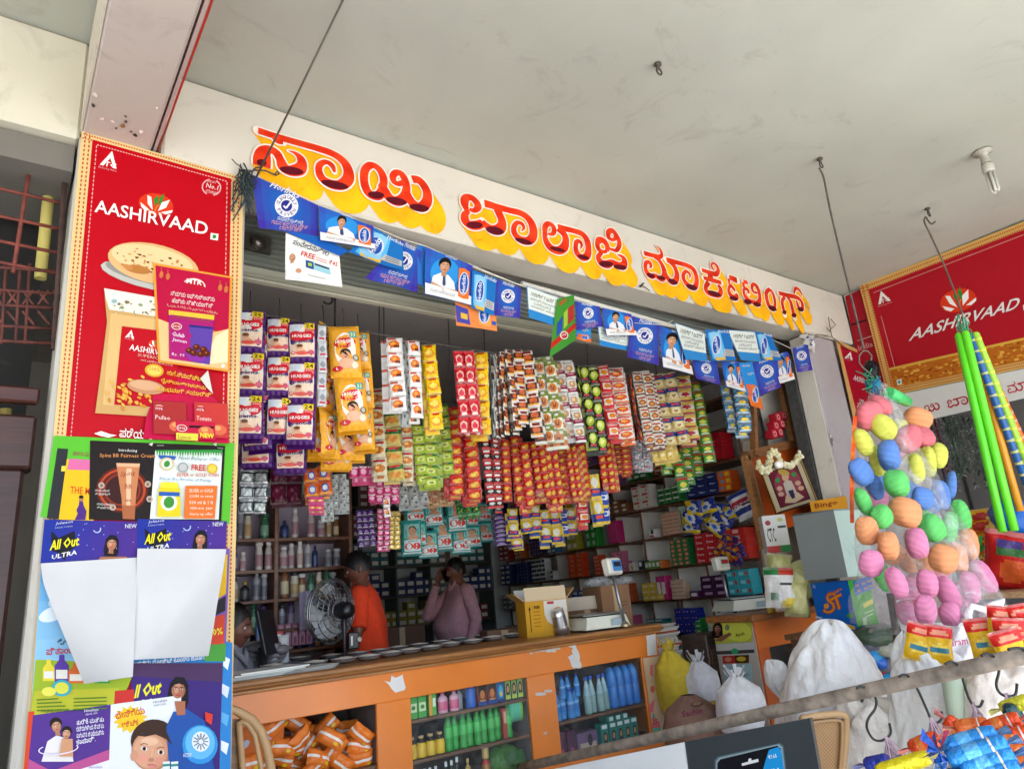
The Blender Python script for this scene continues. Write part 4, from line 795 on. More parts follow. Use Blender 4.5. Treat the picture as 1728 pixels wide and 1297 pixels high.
def g_boy(u, v): return mix('1c74c4', '3c34a0', min(1, ((u-.45)**2*2.6+(v-.45)**2*2.0)))
KF = dict(clin=(fl_clin, g_clin, 'purple flag with white seal'), boy=(fl_boy, g_boy, 'blue schoolboy flag'), bot=(fl_bot, '1e6fb8', 'light blue jar flag'),
          card=(fl_card, '2f86c8', 'white flag with Kannada lines'), free=(fl_free, 'ecece6', 'white card offering FREE'), orr=(fl_or, 'e88a4a', 'orange and blue card'), gr=(fl_gr, '3f8a2e', 'green flag with a red band'), jar=(fl_jar, '2a8ad0', 'narrow blue and orange flag'),
          blue=(None, '1f5fb4', 'plain blue paper flap'), dots=(None, '2f70c0', 'narrow blue strip'))
FL = [('clin', (425, 295), (538, 346), (537, 398), (435, 387), 2.872, 'at the left end of the string beside the rope knot'), ('free', (482, 393), (573, 430), (577, 485), (480, 473), 2.882, 'hanging below the first flag'),
 ('blue', (480, 390), (545, 400), (590, 424), (572, 432), 2.868, 'over the top of the white offer card'), ('boy', (538, 347), (630, 382), (630, 423), (539, 407), 2.855, 'second along the string from the rope knot'),
 ('bot', (630, 383), (680, 411), (675, 462), (587, 427), 2.862, 'with a silver label, right of the first schoolboy'), ('clin', (678, 405), (712, 424), (702, 495), (615, 470), 2.878, 'half hidden by the silver-label jar flag'),
 ('dots', (704, 413), (720, 417), (717, 488), (703, 480), 2.884, 'left of the second schoolboy'), ('boy', (718, 417), (798, 448), (793, 517), (715, 497), 2.86, 'above the orange card'),
 ('orr', (768, 505), (837, 528), (837, 560), (769, 550), 2.878, 'below the second schoolboy flag'), ('bot', (797, 455), (838, 470), (833, 533), (793, 520), 2.852, 'above the orange card'),
 ('clin', (837, 470), (880, 486), (877, 537), (833, 533), 2.872, 'between the jar flag and the white card'), ('card', (888, 483), (947, 503), (945, 553), (890, 537), 2.858, 'left of the green flag'),
 ('gr', (940, 505), (969, 497), (972, 573), (927, 603), 2.848, 'turned sideways in the middle of the string'), ('jar', (972, 553), (998, 553), (997, 578), (972, 573), 2.89, 'small, right of the green flag'),
 ('clin', (970, 508), (1012, 517), (1018, 550), (972, 558), 2.87, 'right beside the green flag'), ('card', (1008, 548), (1062, 566), (1058, 592), (1012, 583), 2.886, 'behind the third schoolboy flag'),
 ('boy', (1016, 519), (1065, 530), (1073, 567), (1022, 567), 2.858, 'third from the left, over a white flag'), ('clin', (1067, 533), (1113, 547), (1110, 617), (1057, 603), 2.866, 'large, left of the fourth schoolboy'),
 ('boy', (1113, 549), (1157, 566), (1167, 633), (1117, 620), 2.872, 'fourth from the left, left of the white cards'), ('card', (1137, 544), (1190, 562), (1194, 609), (1155, 607), 2.852, 'left of the two side-by-side white cards'),
 ('bot', (1190, 556), (1230, 556), (1240, 609), (1201, 609), 2.856, 'between the two side-by-side white cards'), ('card', (1227, 556), (1275, 560), (1283, 611), (1249, 608), 2.862, 'right of the two side-by-side white cards'),
 ('bot', (1273, 559), (1301, 563), (1318, 609), (1286, 608), 2.858, 'rightmost of the jar flags'), ('clin', (1168, 606), (1211, 609), (1215, 650), (1173, 640), 2.88, 'in the lower row below the white card'),
 ('boy', (1217, 611), (1250, 610), (1257, 662), (1223, 653), 2.882, 'in the lower row, left of the narrow jar flag'), ('jar', (1247, 612), (1270, 610), (1287, 692), (1265, 685), 2.87, 'lowest of all the flags'),
 ('clin', (1270, 612), (1310, 600), (1317, 653), (1283, 667), 2.864, 'in the lower row, right of the narrow jar flag'), ('boy', (1303, 600), (1330, 593), (1340, 640), (1313, 648), 2.872, 'rightmost of the schoolboy flags'),
 ('clin', (1337, 587), (1363, 580), (1370, 625), (1345, 628), 2.862, 'at the right end of the string against the pillar')]
rn = random.Random(8)
for (k, tl, tr, br, bl, Y, where) in FL:
    art, col, desc = KF[k]; ph = rn.uniform(0, 6.28); am = rn.uniform(.003, .008)
    x0 = tl[0]; wd = max(20, tr[0]-tl[0]); y0 = tl[1]; ht = max(25, bl[1]-tl[1])
    bend = (lambda x, y, x0=x0, y0=y0, wd=wd, ht=ht, ph=ph, am=am: am*math.sin((x-x0)/wd*3.2+ph)*(.35+.65*(y-y0)/ht)+.007*max(0, (y-y0)/ht)**3)
    sheet('paper_flag', desc+' '+where, tl, tr, br, bl, col, Y, n=8, m=6, bend=bend, art=art, cat='paper flag', group='paper flags strung under the sign beam')
b = MB(); b.tube([at(x, y, Y=2.875) for x, y in [(415, 292), (480, 318), (540, 346), (600, 370), (680, 404), (720, 416), (800, 452), (885, 484), (950, 504), (1015, 518), (1065, 531), (1115, 548), (1190, 560), (1275, 560), (1335, 588), (1372, 575), (1390, 567)]], .0025, 'cfcabd', 5)
b.tube([at(x, y, Y=2.866) for x, y in [(790, 445), (830, 462), (875, 480), (888, 483)]], .003, 'd8d4c8', 5); b.tube([at(x, y, Y=2.866) for x, y in [(1070, 545), (1120, 548), (1135, 541)]], .0025, 'd8d4c8', 5)
b.build('flag_string', 'cloth', label='thin white string carrying the paper flags under the beam', cat='string')
b = MB(); A = Art(b, lambda x, y: .02*math.sin(x*.5+y*.3), h=0, Y=2.86); A.quad((1349, 562), (1372, 566), (1376, 596), (1362, 584), 'd6d2cc', 4, 4); A.h = .002; A.poly([(1361, 566), (1366, 567), (1372, 582), (1369, 584)], '3a4aa0')
b.build('paper_flag', 'print', label='crumpled white flag knotted at the pillar head', cat='paper flag', group='paper flags strung under the sign beam')
# ================================================================== goods hanging in the doorway
def inr(sh):
    """colour of a printed sachet at (u, v down): the last shape that covers the point"""
    def fn(u, v):
        c = sh[0]
        for s in sh[1:]:
            if s[0] == 'r':
                if s[1] <= u <= s[3] and s[2] <= v <= s[4]: c = s[5]
            elif ((u-s[1])/s[3])**2+((v-s[2])/s[4])**2 <= 1: c = s[5]
        return c
    return fn
FOOD = 'd98a3a'
SK = dict(
 white=['e2e0dc', ('e', .5, .52, .34, .26, 'd96a1e'), ('e', .45, .46, .16, .12, 'f0a040'), ('e', .66, .66, .16, .12, '6a3420'), ('r', .1, .05, .6, .16, 'c8452a')],
 yellow=['e6bc08', ('e', .5, .56, .4, .26, 'd98d18'), ('e', .48, .5, .3, .16, 'f2cf52'), ('r', .25, .06, .75, .2, 'c2301f')],
 red=['b80c1c', ('e', .5, .55, .36, .28, 'e7b3a4'), ('e', .5, .58, .26, .18, 'c8283c'), ('r', .12, .06, .88, .2, 'd8434a'), ('e', .5, .88, .3, .06, 'efd8cc')],
 coffee=['d9d2c4', ('r', 0, .3, 1, .78, '4a2418'), ('e', .5, .52, .36, .2, 'c05a2a'), ('r', .1, .76, .9, .88, 'd9921f'), ('r', .15, .06, .85, .22, '7a1f24')],
 olive=['79882f', ('r', 0, .3, 1, .92, 'd9dcc8'), ('e', .5, .62, .4, .28, 'c97a3c'), ('e', .5, .7, .2, .08, '8a3c24'), ('e', .36, .56, .06, .05, '2a1a10'), ('e', .64, .56, .06, .05, '2a1a10'), ('e', .5, .12, .22, .07, 'dfe2d8')],
 maroon=['d8d5ce', ('r', 0, .62, 1, .86, '7c1432'), ('e', .5, .38, .36, .22, 'b98a5e'), ('e', .45, .34, .16, .1, 'e0c090'), ('r', .2, .66, .8, .78, 'dc9aa8')],
 lime=['1d2a12', ('e', .5, .42, .46, .3, 'a4b832'), ('e', .45, .36, .26, .18, 'd6dc84'), ('r', 0, .74, 1, .9, '15180c'), ('r', .2, .76, .8, .88, 'b02838')],
 redwhite=['c9242a', ('r', .2, .3, .95, .74, 'e6dcd2'), ('e', .58, .52, .3, .16, 'd9861e'), ('r', .1, .06, .9, .2, 'e2a59a')],
 orange=['e3ded4', ('e', .5, .55, .4, .24, 'd9551a'), ('e', .46, .5, .2, .1, 'f0b050'), ('r', .05, .1, .95, .24, 'cf3a1e'), ('r', 0, .85, 1, 1, 'e2701c')],
 brownwhite=['e0d8c8', ('e', .5, .55, .4, .22, '8f4a1f'), ('e', .5, .55, .26, .12, 'd98b3a'), ('r', .1, .12, .9, .26, 'a8321f'), ('r', 0, .84, 1, .96, '5e2a18')],
 bluegold=['cdb36c', ('r', 0, .1, 1, .42, '17397f'), ('r', .2, .18, .8, .3, 'c2343a'), ('e', .5, .68, .36, .2, 'dcd0a8'), ('e', .5, .7, .2, .1, 'a07c3c')],
 goldred=['d6b45a', ('r', 0, .3, 1, .62, 'dcd8cc'), ('e', .5, .46, .3, .14, 'a81c30'), ('r', 0, .86, 1, 1, '9a1628')],
 greenred=['3f8f2c', ('r', 0, .0, 1, .18, 'c23a1f'), ('e', .5, .5, .3, .2, 'd9d24a'), ('r', .15, .74, .85, .86, 'e2e0c8')],
 bluefoil=['7d97a8', ('r', 0, .2, 1, .6, '2f6f94'), ('e', .5, .5, .3, .2, 'd2b638'), ('r', .1, .72, .9, .84, 'c9d8de')],
 tea=['9ab02c', ('r', 0, .0, 1, .2, '24702c'), ('e', .5, .5, .36, .2, 'cfd67a'), ('e', .5, .52, .18, .1, '7d8a34'), ('r', .1, .05, .6, .14, 'd8922c')],
 goldgreen=['c9b25a', ('r', 0, .1, 1, .36, '256a30'), ('r', .2, .15, .8, .28, 'c2343a'), ('e', .5, .66, .36, .18, 'd98f3a')],
 goldtea=['d9cfa8', ('r', .1, .1, .9, .26, 'b21f3a'), ('e', .5, .6, .4, .22, 'c4702a'), ('e', .45, .56, .18, .1, 'eab866')],
 redchili=['b00c10', ('e', .5, .6, .42, .3, 'c9721f'), ('e', .42, .55, .2, .14, 'e6c04a'), ('r', .15, .06, .85, .2, 'd4503c'), ('e', .7, .72, .14, .12, '8a2a14')],
 redmasala=['b80c10', ('e', .55, .62, .4, .26, 'cf8a34'), ('e', .5, .6, .2, .13, 'e6c04a'), ('r', .1, .08, .9, .26, 'd93a24'), ('e', .7, .4, .16, .1, 'e0b82a')],
 blackred=['b81c1e', ('r', 0, .42, 1, .8, '191618'), ('e', .5, .6, .3, .13, 'c8c2b8'), ('r', .2, .1, .8, .3, 'e0ddd6')],
 redbrown=['8f1d18', ('e', .5, .5, .4, .3, 'b5541e'), ('e', .45, .45, .2, .14, 'dfa43a')],
 silver=['c2c4c8', ('e', .5, .5, .3, .2, '8a8d92'), ('r', .2, .75, .8, .86, 'b8323a')],
 gold=['d8b95c', ('e', .5, .4, .3, .16, 'e9dca8')],
 pink=['c4326a', ('e', .5, .5, .34, .24, 'e3a5bf'), ('r', .1, .08, .9, .2, 'e4dcd8')],
 foiltray=['3c4648', ('r', 0, 0, 1, .16, 'c9ccce'), ('r', .1, .3, .9, .8, 'b4bab6'), ('r', 0, .86, 1, 1, 'd4d6d8')],
 orangeblue=['cf5a1c', ('e', .5, .5, .28, .3, '2a56a8'), ('e', .5, .5, .16, .18, 'dcdfe4'), ('r', .1, .8, .9, .92, 'e8a03c')],
 dots=['9a9d98', ('e', .3, .3, .16, .12, '4f5350'), ('e', .7, .7, .16, .12, '4f5350'), ('e', .72, .22, .1, .08, 'd6d8cc')],
 tan=['b8936a', ('e', .5, .5, .34, .24, '8f5a34'), ('r', .1, .1, .9, .22, 'b84a3c')],
 yellowblue=['dcb91e', ('r', 0, .55, 1, .86, '1c3f94'), ('e', .5, .34, .34, .2, 'd9d6c4'), ('r', .2, .62, .8, .74, 'd83a34')],
 purple=['3a1c54', ('e', .5, .5, .3, .2, '8a6aa8'), ('r', .1, .76, .9, .88, 'c8bcd2')],
 bluewhite=['1e3f9c', ('r', 0, .2, 1, .5, 'dfe2e6'), ('e', .5, .35, .3, .1, '2a66c0'), ('r', 0, .8, 1, 1, 'd8b82a')],
 maroonbag=['5a1430', ('e', .5, .5, .4, .3, '71213f'), ('e', .4, .35, .1, .08, 'a05a74')],
 greenglit=['1d7a34', ('e', .3, .3, .1, .1, '8ad06a'), ('e', .7, .6, .1, .1, 'd6d84a'), ('e', .5, .8, .1, .1, 'c23a2a')],
 pinkorange=['d03a7c', ('r', 0, .4, 1, .7, 'dd8a2c'), ('e', .5, .55, .2, .1, 'efe0c8')],
)
_sm = {}
def sachet_mesh(kind, w_, h_, var, mat='film', bul=.16):
    k = (kind, round(w_, 3), round(h_, 3), var)
    if k in _sm: return _sm[k]
    rn_ = random.Random(hash(k) & 0xffff); col = inr(SK[kind]); b = MB(); bd = min(w_, h_)*bul; ph = [rn_.uniform(0, 6.28) for _ in range(4)]
    def P(u, v, sg):
        e = (1-abs(2*u-1)**3)*(1-abs(2*v-1)**4); y = -sg*bd*max(0, e)**.6
        y += (math.sin(u*9+ph[0])*math.sin(v*11+ph[1])*.09+math.sin(u*17+v*9+ph[3])*.05+math.sin(v*23+ph[2])*.02*(1-e))*bd*2
        sh = 1-.05*(1-abs(2*v-1)); return Vector(((u-.5)*w_*sh, y, -v*h_))
    def c(u, v):
        if v < .045 or v > .955: return mix(col(u, v), 'd8d6cf', .22)
        return col(u, v)
    b.grid(lambda u, v: P(u, v, 1), 12, 16, c); b.grid(lambda u, v: P(1-u, v, -.4), 4, 4, lambda u, v: mix('b8b8b4', SK[kind][0], .3))
    _sm[k] = b.mesh('sachet', mat); return _sm[k]
def face_yaw(x, y, k=.8): return -math.atan2(x, y)*k
def strip(label, kind, xl, xr, yt, yb, Y, cols, rows, layers=2, yaw=None, group=None, name='sachet_strip', mat='film', cat='sachet strip', fan=.012, stag=0):
    """a strip of joined sachets hung from its top edge: film > sachets; more layers hang behind it"""
    xc = (xl+xr)/2; top = at(xc, yt, Y=Y); zb = at(xc+.12*(yb-yt), yb, Y=Y).z; H = top.z-zb; W = (xr-xl)*depth(top)/FPX
    if yaw is None: yaw = face_yaw(top.x, top.y, .8)+rn.uniform(-.12, .12)
    t = thing(name, label, cat, top, yaw, group); w_ = W/cols; h_ = H/rows; sg_ = rn.choice((-1, 1)); t.rotation_euler[1] = rn.uniform(-.05, .05); t.rotation_euler[0] = rn.uniform(-.03, .06); cu_ = rn.uniform(-.05, .05)
    b = MB()
    for l in range(layers):
        dx, dz = sg_*l*rn.uniform(.008, .02), rn.uniform(-.05, .015)*(l > 0); y0 = .008+l*fan
        cl = SK[kind]
        b.grid(lambda u, v: (-W/2*.96+W*.96*u+dx, y0+.006*math.sin(v*rows*PI)**2+.004*math.sin(u*7+l), dz-H*v), max(4, cols*3), rows*6, lambda u, v, l=l: mix(inr(cl)((u*cols) % 1, (v*rows) % 1), '8a8a86', .15 if l else .3))
    b.build('film', mat, t)
    for i in range(cols):
        for j in range(rows-(rn.choice((0, 0, 1)) if cols > 1 and rows > 4 else 0)):
            o = part('sachet', sachet_mesh(kind, w_, h_, (i+j) % 2, mat), t, (-W/2+w_*(i+.5)+cu_*h_*j*j/rows*.6, rn.uniform(-.008, .004), -h_*j+(stag*h_ if i % 2 else 0)), (rn.uniform(-.14, .14), rn.uniform(-.06, .06), rn.uniform(-.22, .22)))
    return t
rn = random.Random(21)
FR, MID, BK = 3.45, 3.85, 4.25
# ---- big nappy packs
def nappy_mesh(style, w_, h_, num):
    b = MB(); bd = .035; r_ = random.Random(num+len(style))
    ph = [r_.uniform(0, 6.28) for _ in range(4)]
    def P(x, y, h=0):
        u, v = x/w_, y/h_; e = max(0, 1-abs(2*u-1)**3)*max(0, 1-abs(2*v-1)**5); k = -bd*e**.55+math.sin(u*10+ph[0])*math.sin(v*13+ph[1])*.0022
        return Vector((x-w_/2, k-h, -y))
    base = dict(purple='4a1668', yellow='e8a317', teal='1fa39a')[style]
    b.grid(lambda u, v: P(u*w_, v*h_), 10, 14, lambda u, v: mix(base, 'ffffff', .05*math.sin(u*17+v*31)**2)); b.grid(lambda u, v: Vector(((.5-u)*w_, .012*math.sin(u*PI)*math.sin(v*PI), -v*h_)), 4, 4, base)
    A = LArt(b, P, .0016, .0005); W, H = w_, h_
    def q(u, v): return (u*W, v*H)
    if style == 'purple':
        A.poly([q(.1, .1), q(.9, .1), q(.92, .55), q(.9, .9), q(.1, .9), q(.08, .5)], 'e0d8cc'); A.poly([q(.1, .62), q(.9, .55), q(.9, .9), q(.1, .9)], 'e9cdb2')
        A.poly([q(.12, .12), q(.46, .12), q(.4, .3), q(.13, .4)], 'c9d4de'); A.poly([q(.6, .06), q(.93, .06), q(.93, .21), q(.6, .21)], 'e3c520'); A.text(str(num), q(.64, .19), q(.89, .19), .1*H, '1d1a20', .02); A.poly([q(.62, .22), q(.93, .22), q(.93, .29), q(.6, .29)], 'cf3527'); A.text('pants', q(.66, .275), q(.9, .275), .035*H, 'f0e8e0')
        A.ell(W*.5, H*.42, W*.4, H*.115, 'c51f2c', -4); A.ell(W*.28, H*.36, W*.18, H*.08, 'c51f2c'); A.ell(W*.72, H*.36, W*.2, H*.08, 'c51f2c'); A.text('HUGGIES', q(.18, .45), q(.82, .44), .08*H, 'f2ece6', .025); A.text('pants', q(.25, .6), q(.78, .59), .085*H, '3a1a5c', .02)
        A.ell(W*.42, H*.68, W*.1, H*.06, 'd49a74'); A.ell(W*.42, H*.65, W*.1, H*.04, '6a4028'); A.ell(W*.46, H*.79, W*.16, H*.07, 'd9a684'); A.ell(W*.2, H*.82, W*.08, H*.04, 'cf3527'); A.ell(W*.5, H*.83, W*.22, H*.045, 'cf4a3a'); A.ell(W*.8, H*.81, W*.1, H*.06, 'c4506a'); A.text('M', q(.16, .835), q(.24, .835), .035*H, 'f2ece6', .02)
    elif style == 'yellow':
        A.ell(W*.5, H*.5, W*.34, H*.34, 'e9e2d6', 0, 22); A.ell(W*.5, H*.36, W*.36, H*.1, 'c51f2c', -6); A.text('HUGGIES', q(.2, .38), q(.8, .36), .07*H, 'f2ece6', .025); A.text('pants', q(.34, .46), q(.7, .45), .06*H, 'c51f2c', .02)
        A.poly([q(.66, .14), q(.9, .14), q(.9, .26), q(.66, .26)], '2a9ab0'); A.text('33', q(.7, .24), q(.86, .24), .08*H, 'e8e24a', .02)
        A.ell(W*.5, H*.56, W*.17, H*.085, '2a1a12'); A.ell(W*.5, H*.6, W*.15, H*.075, 'd39a72'); A.ell(W*.45, H*.595, W*.02, H*.01, '1c1210'); A.ell(W*.55, H*.595, W*.02, H*.01, '1c1210'); A.ell(W*.5, H*.635, W*.05, H*.012, 'b04a44'); A.ell(W*.5, H*.76, W*.24, H*.1, 'd9a684')
        A.ell(W*.22, H*.86, W*.17, H*.05, 'c51f2c'); A.text('L', q(.18, .88), q(.25, .88), .045*H, 'f2ece6', .02); A.ell(W*.82, H*.66, W*.1, H*.06, '4a3a2c'); A.ell(W*.82, H*.66, W*.07, H*.045, 'b8b0a4'); A.ell(W*.78, H*.8, W*.12, H*.07, 'c9bfae'); A.ell(W*.78, H*.8, W*.09, H*.055, 'e3d3b0')
    else:
        A.poly([q(.12, .12), q(.88, .12), q(.88, .52), q(.12, .52)], '8fc9c2'); A.ell(W*.52, H*.3, W*.2, H*.13, '4a2c1a'); A.ell(W*.5, H*.34, W*.18, H*.12, 'c08a64'); A.ell(W*.44, H*.33, W*.02, H*.012, '1c1210'); A.ell(W*.57, H*.33, W*.02, H*.012, '1c1210'); A.ell(W*.55, H*.52, W*.26, H*.09, 'c8946e')
        A.poly([q(.1, .58), q(.9, .56), q(.9, .9), q(.1, .9)], 'd8e6e4'); A.ell(W*.32, H*.76, W*.2, H*.1, 'cf3527'); A.ell(W*.7, H*.76, W*.2, H*.1, 'cf3527'); A.text('pampers', q(.3, .66), q(.8, .64), .06*H, '1c7a86', .02); A.poly([q(.05, .93), q(.95, .93), q(.95, .97), q(.05, .97)], 'dfe6e4')
    return b.mesh('pack', 'film')
_nm = {}
def nappies(label, style, xl, xr, yt, yb, Y, rows, num, yaw=None, group='nappy packs hanging in the doorway', tilt=0):
    xc = (xl+xr)/2; top = at(xc, yt, Y=Y); zb = at(xc+.1*(yb-yt), yb, Y=Y).z; H = top.z-zb; W = (xr-xl)*depth(top)/FPX; h_ = H/rows
    if yaw is None: yaw = face_yaw(top.x, top.y, .8)+rn.uniform(-.1, .1)
    t = thing('nappy_strip', label, 'nappy packs', top, yaw, group); t.rotation_euler[1] = tilt
    k = (style, round(W, 2), round(h_, 2), num)
    if k not in _nm: _nm[k] = nappy_mesh(style, W, h_, num)
    for j in range(rows): part('pack', _nm[k], t, (rn.uniform(-.006, .006), rn.uniform(-.012, .006), -h_*j), (rn.uniform(-.06, .06), rn.uniform(-.025, .025), rn.uniform(-.09, .09)))
    b = MB(); b.grid(lambda u, v: (-W*.47+W*.94*u, .04+.01*math.sin(v*9), -H*v*1.02), 3, rows*3, dict(purple='3d1158', yellow='c98a14', teal='16807a')[style]); b.build('film', 'film', t)
    b = MB(); b.tube([(0, .01, .0), (0, .01, .06), (.0, .02, .12)], .003, '3a3632', 5); b.build('cord', 'cloth', t); return t
nappies('purple nappy packs marked 26 beside the pillar, cut off by it', 'purple', 396, 448, 524, 742, FR-.02, 3, 26, -.25)
nappies('purple nappy packs marked 26, behind the front purple strip by the pillar', 'purple', 416, 462, 560, 760, FR+.1, 3, 26, -.7)
nappies('purple nappy packs marked 24, third strip from the pillar', 'purple', 451, 492, 535, 742, FR+.03, 3, 24, -.3)
nappies('purple nappy packs marked 24, rightmost purple strip', 'purple', 484, 532, 544, 752, FR-.02, 3, 24, -.35)
nappies('yellow nappy packs, front strip right of the purple ones', 'yellow', 556, 606, 552, 728, FR-.05, 2, 33, -.35, tilt=-.07)
nappies('yellow nappy packs, right-hand strip behind the front yellow strip', 'yellow', 588, 622, 560, 760, FR+.06, 3, 33, -.5, tilt=-.03)
nappies('yellow nappy packs turned sideways against the purple ones', 'yellow', 532, 566, 546, 770, FR+.08, 3, 33, .55)
for i, (x, y, tl_) in enumerate(((545, 735, 'left'), (590, 738, 'right'), (568, 752, 'middle'))):
    nappies('yellow nappy packs bunched low under the yellow strips, %s one' % tl_, 'yellow', x-26, x+26, y-44, y+40, FR+.14+.04*i, 1, 33, rn.uniform(-.6, 0))
for i, (x, y) in enumerate(((435, 752), (490, 762))):
    nappies('purple nappy packs dangling low, %s under the purple strips' % ('beside the pillar' if i == 0 else 'right'), 'purple', x-26, x+26, y-30, y+36, FR+.2, 1, 24, rn.uniform(-.5, 0))
for i, (x, yt, yb) in enumerate(((700, 852, 932), (728, 856, 900), (745, 880, 940), (768, 850, 908), (790, 862, 935), (812, 858, 925), (692, 888, 948), (722, 905, 952), (776, 895, 945))):
    nappies('teal nappy packs in the dim bunch, ' + ('leftmost at the top', 'second from the left at the top', 'large middle strip', 'fourth at the top', 'right of the middle', 'rightmost strip', 'lowest on the left', 'lowest in the middle', 'lowest on the right')[i], 'teal', x-17, x+17, yt-10, yb-12, 4.7+.04*(i % 3), 2 if yb-yt > 60 else 1, 11, group='teal nappy packs')
# ---- front row of strips
S = strip
S('narrow silver-backed strip between purple and yellow nappy packs', 'silver', 537, 551, 549, 686, FR-.08, 1, 5, 1, -.2)
S('white sachet strip with orange print, left of the two white ones', 'white', 652, 679, 570, 694, FR, 1, 5, 3)
S('grey reverse side of a white strip between the two white strips', 'dots', 675, 689, 574, 722, FR+.03, 1, 6, 2, .2)
S('white sachet strip with orange print, right of the two white ones', 'white', 687, 708, 576, 706, FR-.02, 1, 5, 3)
S('yellow soup strip right of the white strips', 'yellow', 711, 735, 582, 724, FR, 1, 5, 3)
S('red jelly strip, two sachets wide, beside the yellow one', 'red', 763, 799, 592, 730, FR, 2, 5, 2)
S('yellow soup strip right of the red jelly strip', 'yellow', 798, 823, 594, 732, FR+.02, 1, 5, 3)
for i, (xl, xr, yt, yb, yw) in enumerate(((826, 840, 600, 738, .5), (840, 852, 594, 735, .4), (850, 866, 590, 726, .1), (864, 882, 590, 716, -.2), (878, 898, 592, 738, -.5))):
    S('coffee sachet strip in the fanned bunch, ' + ('leftmost showing its grey back', 'second, nearly edge-on', 'third with white edges', 'fourth with brown and red print', 'rightmost facing out')[i], 'dots' if i == 0 else 'coffee', xl, xr, yt, yb, FR-.02*i+.04, 1, 6, 3, yw, 'fanned coffee strips', fan=.02)
S('olive noodle strip printed with smiling faces, two sachets wide', 'olive', 898, 934, 602, 748, FR, 2, 5, 3, stag=-.3)
S('white and maroon cereal strip right of the olive one', 'maroon', 932, 967, 608, 744, FR+.01, 2, 5, 2, stag=-.2)
S('black and lime green strip edge-on beside the maroon one', 'lime', 965, 980, 616, 744, FR, 1, 5, 4, .5, fan=.018)
S('black and lime green strip facing out, two sachets wide', 'lime', 978, 1008, 616, 756, FR-.02, 2, 5, 2, stag=-.3)
S('red and white strip leaning right of the lime green one', 'redwhite', 1006, 1026, 616, 740, FR, 1, 5, 2)
S('white and orange biscuit strip right of the red and white one', 'orange', 1026, 1052, 620, 742, FR+.03, 1, 6, 2)
S('dark brown strip seen edge-on right of the orange strip', 'redbrown', 1055, 1068, 632, 745, FR+.02, 1, 5, 4, .6, fan=.02)
S('brown and white cup-noodle strip, two sachets wide', 'brownwhite', 1066, 1097, 626, 750, FR, 2, 6, 3, stag=-.2)
S('blue and gold strip, two sachets wide, under the flags', 'bluegold', 1096, 1138, 630, 750, FR, 2, 5, 3)
S('gold and red strip beside the blue and gold one', 'goldred', 1137, 1164, 634, 742, FR+.03, 1, 5, 3)
S('thin green and red strip at the right end of the front row', 'greenred', 1164, 1182, 646, 780, FR+.1, 1, 9, 2)
S('blue and silver shampoo strip hanging below the right flags, left', 'bluefoil', 1214, 1234, 650, 724, 3.3, 1, 5, 2, -.1, mat='foil')
S('blue and silver shampoo strip hanging below the right flags, right', 'bluefoil', 1236, 1262, 656, 728, 3.3, 1, 5, 2, -.6, mat='foil')
# ---- second row
S('gold and white soup strip behind the yellow nappy packs', 'goldtea', 622, 646, 655, 802, MID, 1, 5, 3)
S('gold and green foil strip under the white strips', 'goldgreen', 646, 674, 692, 812, MID, 1, 4, 3)
S('plain gold soup strip beside the gold and green one', 'goldtea', 676, 698, 710, 812, MID+.03, 1, 4, 3)
S('pale green tea strip, left of three', 'tea', 694, 714, 716, 818, MID, 1, 6, 3); S('pale green tea strip, middle of three', 'tea', 712, 736, 690, 824, MID-.03, 1, 7, 3, stag=-.3); S('pale green tea strip, right of three', 'tea', 734, 756, 682, 800, MID, 1, 6, 3)
S('red and yellow noodle strip beside the pale green tea strips', 'redmasala', 754, 778, 686, 835, MID, 1, 9, 3); S('red and yellow noodle strip under the red jelly strip', 'redmasala', 778, 802, 690, 842, MID, 1, 9, 3)
S('red and black strip with white marks, under the second yellow strip', 'blackred', 810, 826, 738, 858, MID, 1, 6, 2); S('black and red strip, right of the similar red and black one', 'blackred', 828, 842, 740, 856, MID-.04, 1, 6, 2, -.1)
for i, (xl, xr, yt, yb, kd) in enumerate(((845, 860, 742, 846, 'redchili'), (859, 876, 736, 848, 'redchili'), (876, 892, 746, 854, 'redmasala'), (892, 918, 744, 840, 'redmasala'), (916, 940, 748, 852, 'redmasala'), (938, 954, 742, 838, 'redchili'), (952, 972, 750, 838, 'redmasala'), (970, 988, 748, 838, 'redmasala'), (1006, 1030, 744, 828, 'redmasala'), (1032, 1046, 742, 800, 'redbrown'), (1046, 1062, 738, 800, 'redchili'))):
    S('bright red masala strip in the second row, ' + ('first', 'second', 'third', 'fourth', 'fifth', 'sixth', 'seventh', 'eighth', 'ninth after a dark gap', 'tenth', 'last')[i] + ' from the left', kd, xl, xr, yt, yb, MID+.05*(i % 2)-.02, 1 if xr-xl < 20 else 2, 7, 3, group='red masala strips in the second row')
S('cluster of silver and white sachets beside the red strips', 'silver', 1062, 1092, 742, 790, MID, 3, 3, 4, mat='foil', stag=-.3)
S('plain gold sachets below the blue and gold strip', 'gold', 1094, 1132, 744, 778, FR+.1, 3, 2, 4)
for i, (x, yt, yb) in enumerate(((1122, 752, 792), (1140, 758, 830), (1156, 752, 812), (1172, 748, 800))): S('small green and red pouches under the front row, ' + ('first', 'second and longest', 'third', 'last')[i] + ' bunch', 'greenred', x-9, x+9, yt, yb, MID, 1, 3, 2, group='small green pouches')
